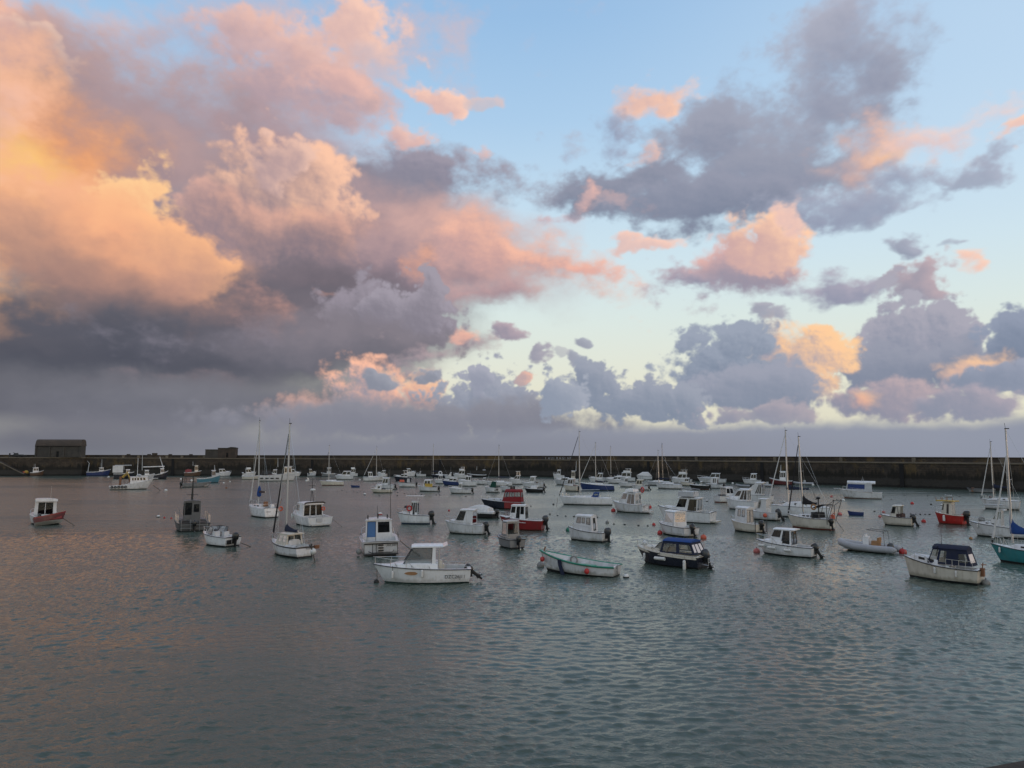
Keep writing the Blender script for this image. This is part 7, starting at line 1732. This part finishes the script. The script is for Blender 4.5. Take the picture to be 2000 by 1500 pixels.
far_ph('white cabin boat with a square hood, right of the blue-hulled yacht', 1208, 1240, 951.5, 174, z=2.5, ob=False, a=0.42, f=0.64, fb=(1.3, 1.0))
far_ph('cream topped boat with a dark outboard tilted, right of the square-hood boat', 1233, 1268, 957.5, 164, z=2.6, mt='cream', roof='cream', motor_=('motor', 30), glass_='mid', f=0.74)
motor('white boat wholly wrapped in a white cover close to the wall, right of centre', 1243, 1274, 937.5, 178, beta=0.36, fb=(1.5, 1.2), hull='white', well=(0.02, 0.02), far=True, rail=False,
      extra=lambda t, H: (lambda b: (b.loft([[(H.x(u), y * H.hb(u) * 0.95, H.z(u) + hh * q) for y, q in ((-1, 0), (-0.6, 0.8), (0, 1.05), (0.6, 0.8), (1, 0))] for u, hh in ((0.04, 0.3), (0.25, 1.3), (0.6, 1.2), (0.95, 0.15))]), b.build('boat_cover', M['white_cloth'], t, sharp=60)))(MB()))
yacht('long white yacht with navy boom cover and small round ports, right of centre', 1280, 1332, 955.5, 170, (1282, 880), mu=0.88, beta=0.3, fb=(1.35, 1.1), hull='white', far=True, cover='navy_cloth', rub='navy', boom_l=0.55, boomz=0.7)
yacht('pale yacht with a dark mast showing behind the long navy-covered yacht', 1262, 1310, 949, 172, (1302, 867), mu=0.32, beta=0.3, fb=(1.2, 1.0), hull='pale', far=True, mast='dark_tube', rub='pale')
far_cr('white flybridge cruiser with a pale canopy under the wall, right of centre', 1309, 1352, 945, 172, z=3.0, hard='white_cloth', fly=True, fb=(1.7, 1.2))
far_ph('small cream boat with a dark cockpit below the pale-canopied flybridge cruiser', 1328, 1356, 949.5, 166, hull='cream', z=2.2, ob=True)
far_ph('low dark hulled open boat with white gunwale and grey console', 1346, 1386, 956.5, 172, hull='black', z=2.0, rub='clean', a=0.36, f=0.5, fb=(1.2, 0.95), glass_='clear', bottom='anti_red')
far_cr('white sports cruiser with teal tinted screens near the wall', 1362, 1419, 944, 178, z=3.1, a=0.22, f=0.62, glass_='mid', mt='pale', fb=(1.6, 1.2))
far_ph('white cabin boat with two dark slot windows, below the teal-screened cruiser', 1378, 1414, 954.5, 165, z=2.9, a=0.3, f=0.72, motor_=('motor', 14), panes=((0.2, 0.36, 0.3, 0.9), (0.48, 0.64, 0.3, 0.9)))
rib_far('dark grey inflatable with low tubes, left of the tall cloth-screened cruiser', 1437, 1466, 953, 172, 'grey', False)
far_ph('white boat with an upright wheelhouse near the wall, right of the dark inflatable', 1450, 1487, 946.5, 176, z=3.3, ob=False, a=0.24, f=0.6, fb=(1.5, 1.2), rub='pale')
rib_far('pale grey inflatable with a dark outboard behind the tall cloth-screened cruiser', 1485, 1509, 951.5, 168)
far_fish('maroon fishing boat with a small white wheelhouse under the wall', 1503, 1548, 947.5, 177, hull='maroon', house_at=(0.28, 0.56), z=3.6, mast=4.0, fb=(1.9, 1.2), rub='clean')
rib_far('pale inflatable with a T-top close to the wall, behind the cream sloop rigging', 1546, 1589, 947.5, 178)
rib_far('grey workboat inflatable with two raised poles, by the wall right of the blue-window cruiser', 1700, 1743, 949.5, 176, 'grey')
motor('flat grey punt close under the wall at the right', 1888, 1944, 963, 178, name='punt', cat='punt', beta=0.36, fb=(0.9, 0.75), hull='grey', well=(0.05, 0.92), far=True, rail=False, p=4.0, deck='grey')
for lab, x0, x1, y in (('royal blue kayak-like tender floating left of centre', 685, 703, 952), ('royal blue tender floating right of the cream sloop with the gantry', 1655, 1687, 1007.5), ('small grey tender floating far off at the right', 1845, 1859, 972)):
    ps = seen(x0, x1, 176)
    L_, c = berth(x0, x1, y, ps, 0.3)
    t = thing('tender', lab, 'tender', c, R(ps), 'small tenders afloat')
    H = Hull(L_, L_ * 0.3, 0.55, 0.45, 0.8, 0.08, 2.2); hm = 'pale' if 'grey' in lab else 'blue'
    build_hull(H, t, hm, hm, n=9); build_deck(H, t, 0.06, 0.85, hm, hm, zs=0.15)
    b = MB(); b.box((0, 0, 0.38), (0.25, L_ * 0.26, 0.05)); b.build('thwart', M[hm], t)

# ------------------------------------------------------------------ buoys and floats
def buoy(label, px, py, r, mt, group, half=None, lift=0.35, ring=True):
    p = at(px, py)
    o = thing('mooring_buoy', label, 'buoy', p, random.uniform(0, 6), group)
    b = MB(); b.ball((0, 0, r * lift), r, 12)
    b.build('float', M[mt], o, sharp=80)
    if half:
        b = MB(); b.loft([[(q * r * math.cos(a), q * r * math.sin(a), z * r + r * lift) for a in [6.2832 * i / 12 for i in range(12)]] for q, z in ((0.6, -0.85), (1.02, -0.25), (1.03, 0.05), (1.0, 0.12))]); b.build('lower_band', M[half], o)
    if ring:
        b = MB(); b.torus((0, 0, r * lift + r * 1.05), r * 0.22, r * 0.07, 'y', 8, 4); b.build('ring', M['dark_tube'], o)
    return o
GB = 'mooring buoys'
for lab, x, y, r, m_, half in [
    ('white ball buoy afloat left of the grey workboat', 309.5, 1010, 0.22, 'buoy_white', 'anti'),
    ('small red buoy beside the white ball left of the grey workboat', 321, 1012, 0.12, 'buoy_red', None),
    ('small red buoy nearest the grey workboat', 334.5, 1013, 0.12, 'buoy_red', None),
    ('white ball buoy right of the crane trawler', 324, 959, 0.33, 'buoy_white', None),
    ('white ball buoy above the left end of the grey barge', 354, 937, 0.42, 'buoy_white', None),
    ('small white buoy in front of the blue trawler', 212, 932.5, 0.36, 'buoy_white', None),
    ('small white buoy right of the turquoise fishing boat', 437, 944, 0.28, 'buoy_white', None),
    ('smaller white buoy farther right of the turquoise fishing boat', 449, 941.5, 0.25, 'buoy_white', None),
    ('brownish float below the turquoise fishing boat', 442, 953.5, 0.25, 'wood', None),
    ('white buoy right of the long white workboat', 598.5, 940, 0.38, 'buoy_white', None),
    ('white buoy left of the half-cabin boat', 702.5, 938, 0.34, 'buoy_white', None),
    ('white and black buoy below the blue kayak-like tender', 712.5, 966.5, 0.28, 'buoy_white', 'black'),
    ('white buoy with a red lower half left of the black-striped cabin boat', 742.5, 1005, 0.27, 'buoy_white', 'buoy_red'),
    ('small dark red buoy right of the black-striped cabin boat', 877, 998, 0.15, 'buoy_red', None),
    ('dark fouled buoy at the bow of the cruiser lettered DZC26J11', 735, 1139, 0.17, 'anti', None),
    ('pale fouled buoy at the bow of the green-edged launch', 1056, 1107, 0.27, 'buoy_grey', None),
    ('white and dark buoy at the stern of the green-edged launch', 1223, 1128, 0.19, 'buoy_white', 'black'),
    ('big green buoy at the bow of the boat with three black-framed windows', 1110, 1037, 0.27, 'buoy_green', None),
    ('red ball buoy left of the flybridge cruiser, on the smooth water', 1277, 1026, 0.2, 'buoy_red', None),
    ('big red buoy at the bow of the tall-cabin boat with sheet windows', 1289, 1043, 0.27, 'buoy_red', None),
    ('big orange-pink buoy at the stern of the tall-cabin boat with sheet windows', 1374, 1052, 0.29, 'orange', None),
    ('red buoy at the bow of the cruiser with the lifebuoy on its roof', 1198, 999, 0.32, 'buoy_red', None),
    ('faded red buoy left of the pilothouse boat with rounded grey windows', 1478, 1079, 0.26, 'buoy_pink', None),
    ('large bright red buoy beside the bow of the cream cruiser with the navy tent', 1763.5, 1081, 0.30, 'buoy_red', None),
    ('pink buoy right of the cream sloop with the stern gantry', 1640.5, 1006, 0.28, 'buoy_pink', None),
    ('small pink buoy left of the blue-window cruiser', 1624, 971, 0.25, 'buoy_pink', None),
    ('small magenta buoy behind the old cream cuddy boat', 1781.5, 984.5, 0.27, 'buoy_red', None),
    ('red buoy between the cream cuddy boat and the bright red boat', 1804, 1020, 0.26, 'buoy_red', None),
    ('faded pink buoy above the bow of the old cream cuddy boat', 1726, 1001, 0.22, 'buoy_pink', None),
    ('faded pink buoy touching the bow of the old cream cuddy boat', 1718.5, 1010, 0.2, 'buoy_pink', None),
    ('pink buoy right behind the bright red boat', 1880, 1009, 0.24, 'buoy_pink', None),
    ('white and dark buoy right of the sloop mast, left of the flybridge cruiser', 1381, 979, 0.24, 'buoy_white', 'black'),
    ('white buoy at the right end of the far inflatable with the T-top', 1588, 948, 0.36, 'buoy_white', None),
    ('white buoy near the wall right of the two-slot-window boat', 1431, 945, 0.33, 'buoy_white', None),
    ('grey and white buoy under the stern of the cream cruiser with the navy tent', 1926, 1142, 0.24, 'buoy_grey', None),
    ('weedy yellowish buoy at the bow of the navy-striped cruiser on the right', 1896, 1053, 0.16, 'tan', None),
    ('grey buoy on the smooth water left of the dark-glass-door cruiser', 1166, 1011, 0.18, 'buoy_grey', None),
    ('larger grey buoy on the smooth water, right of the three-window boat', 1186, 1021.5, 0.21, 'buoy_grey', None),
    ('grey buoy left of the white yacht mooring line', 1074, 1005, 0.17, 'buoy_grey', None),
    ('dark buoy beside the stem of the slim white yacht', 1081, 986, 0.16, 'buoy_dark', None),
    ('white and black buoy above the bright red boat', 1839, 987, 0.2, 'buoy_white', 'black'),
    ('black buoy left of the white and black one above the red boat', 1818.5, 986, 0.15, 'buoy_dark', None),
    ('dark red float near the stern of the right-hand white yacht', 1934, 971.5, 0.2, 'maroon', None),
    ('white buoy below the bow of the blue-window cruiser', 1647, 978, 0.28, 'buoy_white', None),
    ('white and dark buoy right of the tall cloth-screened cruiser', 1531, 981, 0.22, 'buoy_white', 'black'),
]:
    buoy(lab, x, y, r, m_, GB, half, lift=0.35 if half is None else 0.25)
wb = thing('mooring_buoy', 'white ball buoy hung at the right end of the cream pilothouse sloop', 'buoy', at(612, 1077, 0.75), 0, GB)
b = MB(); b.ball((0, 0, 0), 0.22, 12); b.build('float', M['buoy_white'], wb)
b = MB(); b.tube([(0, 0, 0.2), (-0.25, 0.1, 0.42)], 0.02, 4); b.build('ring', M['rope'], wb)
mooring('dark rope hanging from the right end of the cream pilothouse sloop', at(609, 1072, 0.95), at(615, 1096), 0.035)
mooring('mooring rope trailing right from the white bowrider', at(470, 1060, 0.3), at(490, 1068), 0.03)
mooring('mooring rope falling from the right of the black-roofed sport fisher', at(650, 1014, 0.8), at(668, 1029), 0.02)
mooring('mooring rope from the bow of the slim white yacht', at(1089.5, 972, 1.2), at(1087, 988), 0.03)
mooring('bow rope of the cruiser lettered DZC26J11', tow(t1, H1.at(0.97, 0, -0.1)), at(737, 1137), 0.02)

NTH = ['leftmost', 'second from left', 'third from left', 'fourth from left', 'fifth from left', 'sixth from left', 'seventh from left', 'eighth from left', 'ninth from left', 'tenth from left', 'rightmost']
def floats(pts, group, where):
    first = None
    pts = sorted(pts)
    for k, (x, y) in enumerate(pts):
        p = at(x, y)
        if first is None:
            b = MB(); b.ball((0, 0, 0.03), 0.13, 8, sq=0.7); first = o = b.build('trot_float', M['buoy_dark'])
        else:
            o = first.copy(); COL.objects.link(o)
        o.location = p; o.rotation_euler.z = random.uniform(0, 6); o.scale = [random.uniform(0.8, 1.25)] * 3
        tag(o, 'small dark float, %s of those %s' % ('rightmost' if k == len(pts) - 1 else NTH[k], where), 'float', group)
floats([(1089, 1007.5), (1105, 1008.5), (1121, 1009.5), (1138, 1010)], 'row of dark floats above the three-window boat', 'in the row above the three-window boat')
floats([(1199, 1024), (1220, 1025), (1247, 1027), (1265, 1027.5)], 'row of dark floats left of the red ball', 'in the row left of the red ball')
floats([(1779, 1004.5), (1788.5, 1004.7), (1797.5, 1005), (1807, 1005), (1815.5, 1005.3), (1761, 1002), (1748, 1000.5), (1708, 999.5)], 'row of dark floats between cream cuddy and red boat', 'by the cream cuddy and red boat')
floats([(659, 959.5), (668, 958), (677, 961.5), (691, 961), (698, 962.5), (704, 959.5), (711, 961)], 'dark floats below the blue kayak-like tender', 'below the blue kayak-like tender')
floats([(741, 968.5), (776.5, 962.5), (776, 968.5), (790, 964), (797, 965.5), (802, 965.5), (806.5, 965.3), (812, 966), (823, 966.5), (852, 967), (859, 967.5)], 'dark floats below the yellow-panelled angling boat', 'below the yellow-panelled angling boat')
floats([(1037, 989), (1083, 968), (910, 970)], 'lone dark floats among the middle boats', 'lying alone among middle boats')
floats([(1594, 975.5), (1628, 977.5), (1634, 976), (1741, 976), (1812, 969), (1874, 971), (1726, 971), (1767, 968.5)], 'dark floats off the blue-window cruiser', 'off the blue-window cruiser')
st = thing('withy', 'thin dark stick leaning out of the water left of the blue-window cruiser', 'stick', at(1593, 972))
b = MB(); b.tube([(0, 0, -0.3), (-0.35, 0, 1.1)], 0.04, 5); b.build('shaft', M['dark_tube'], st)
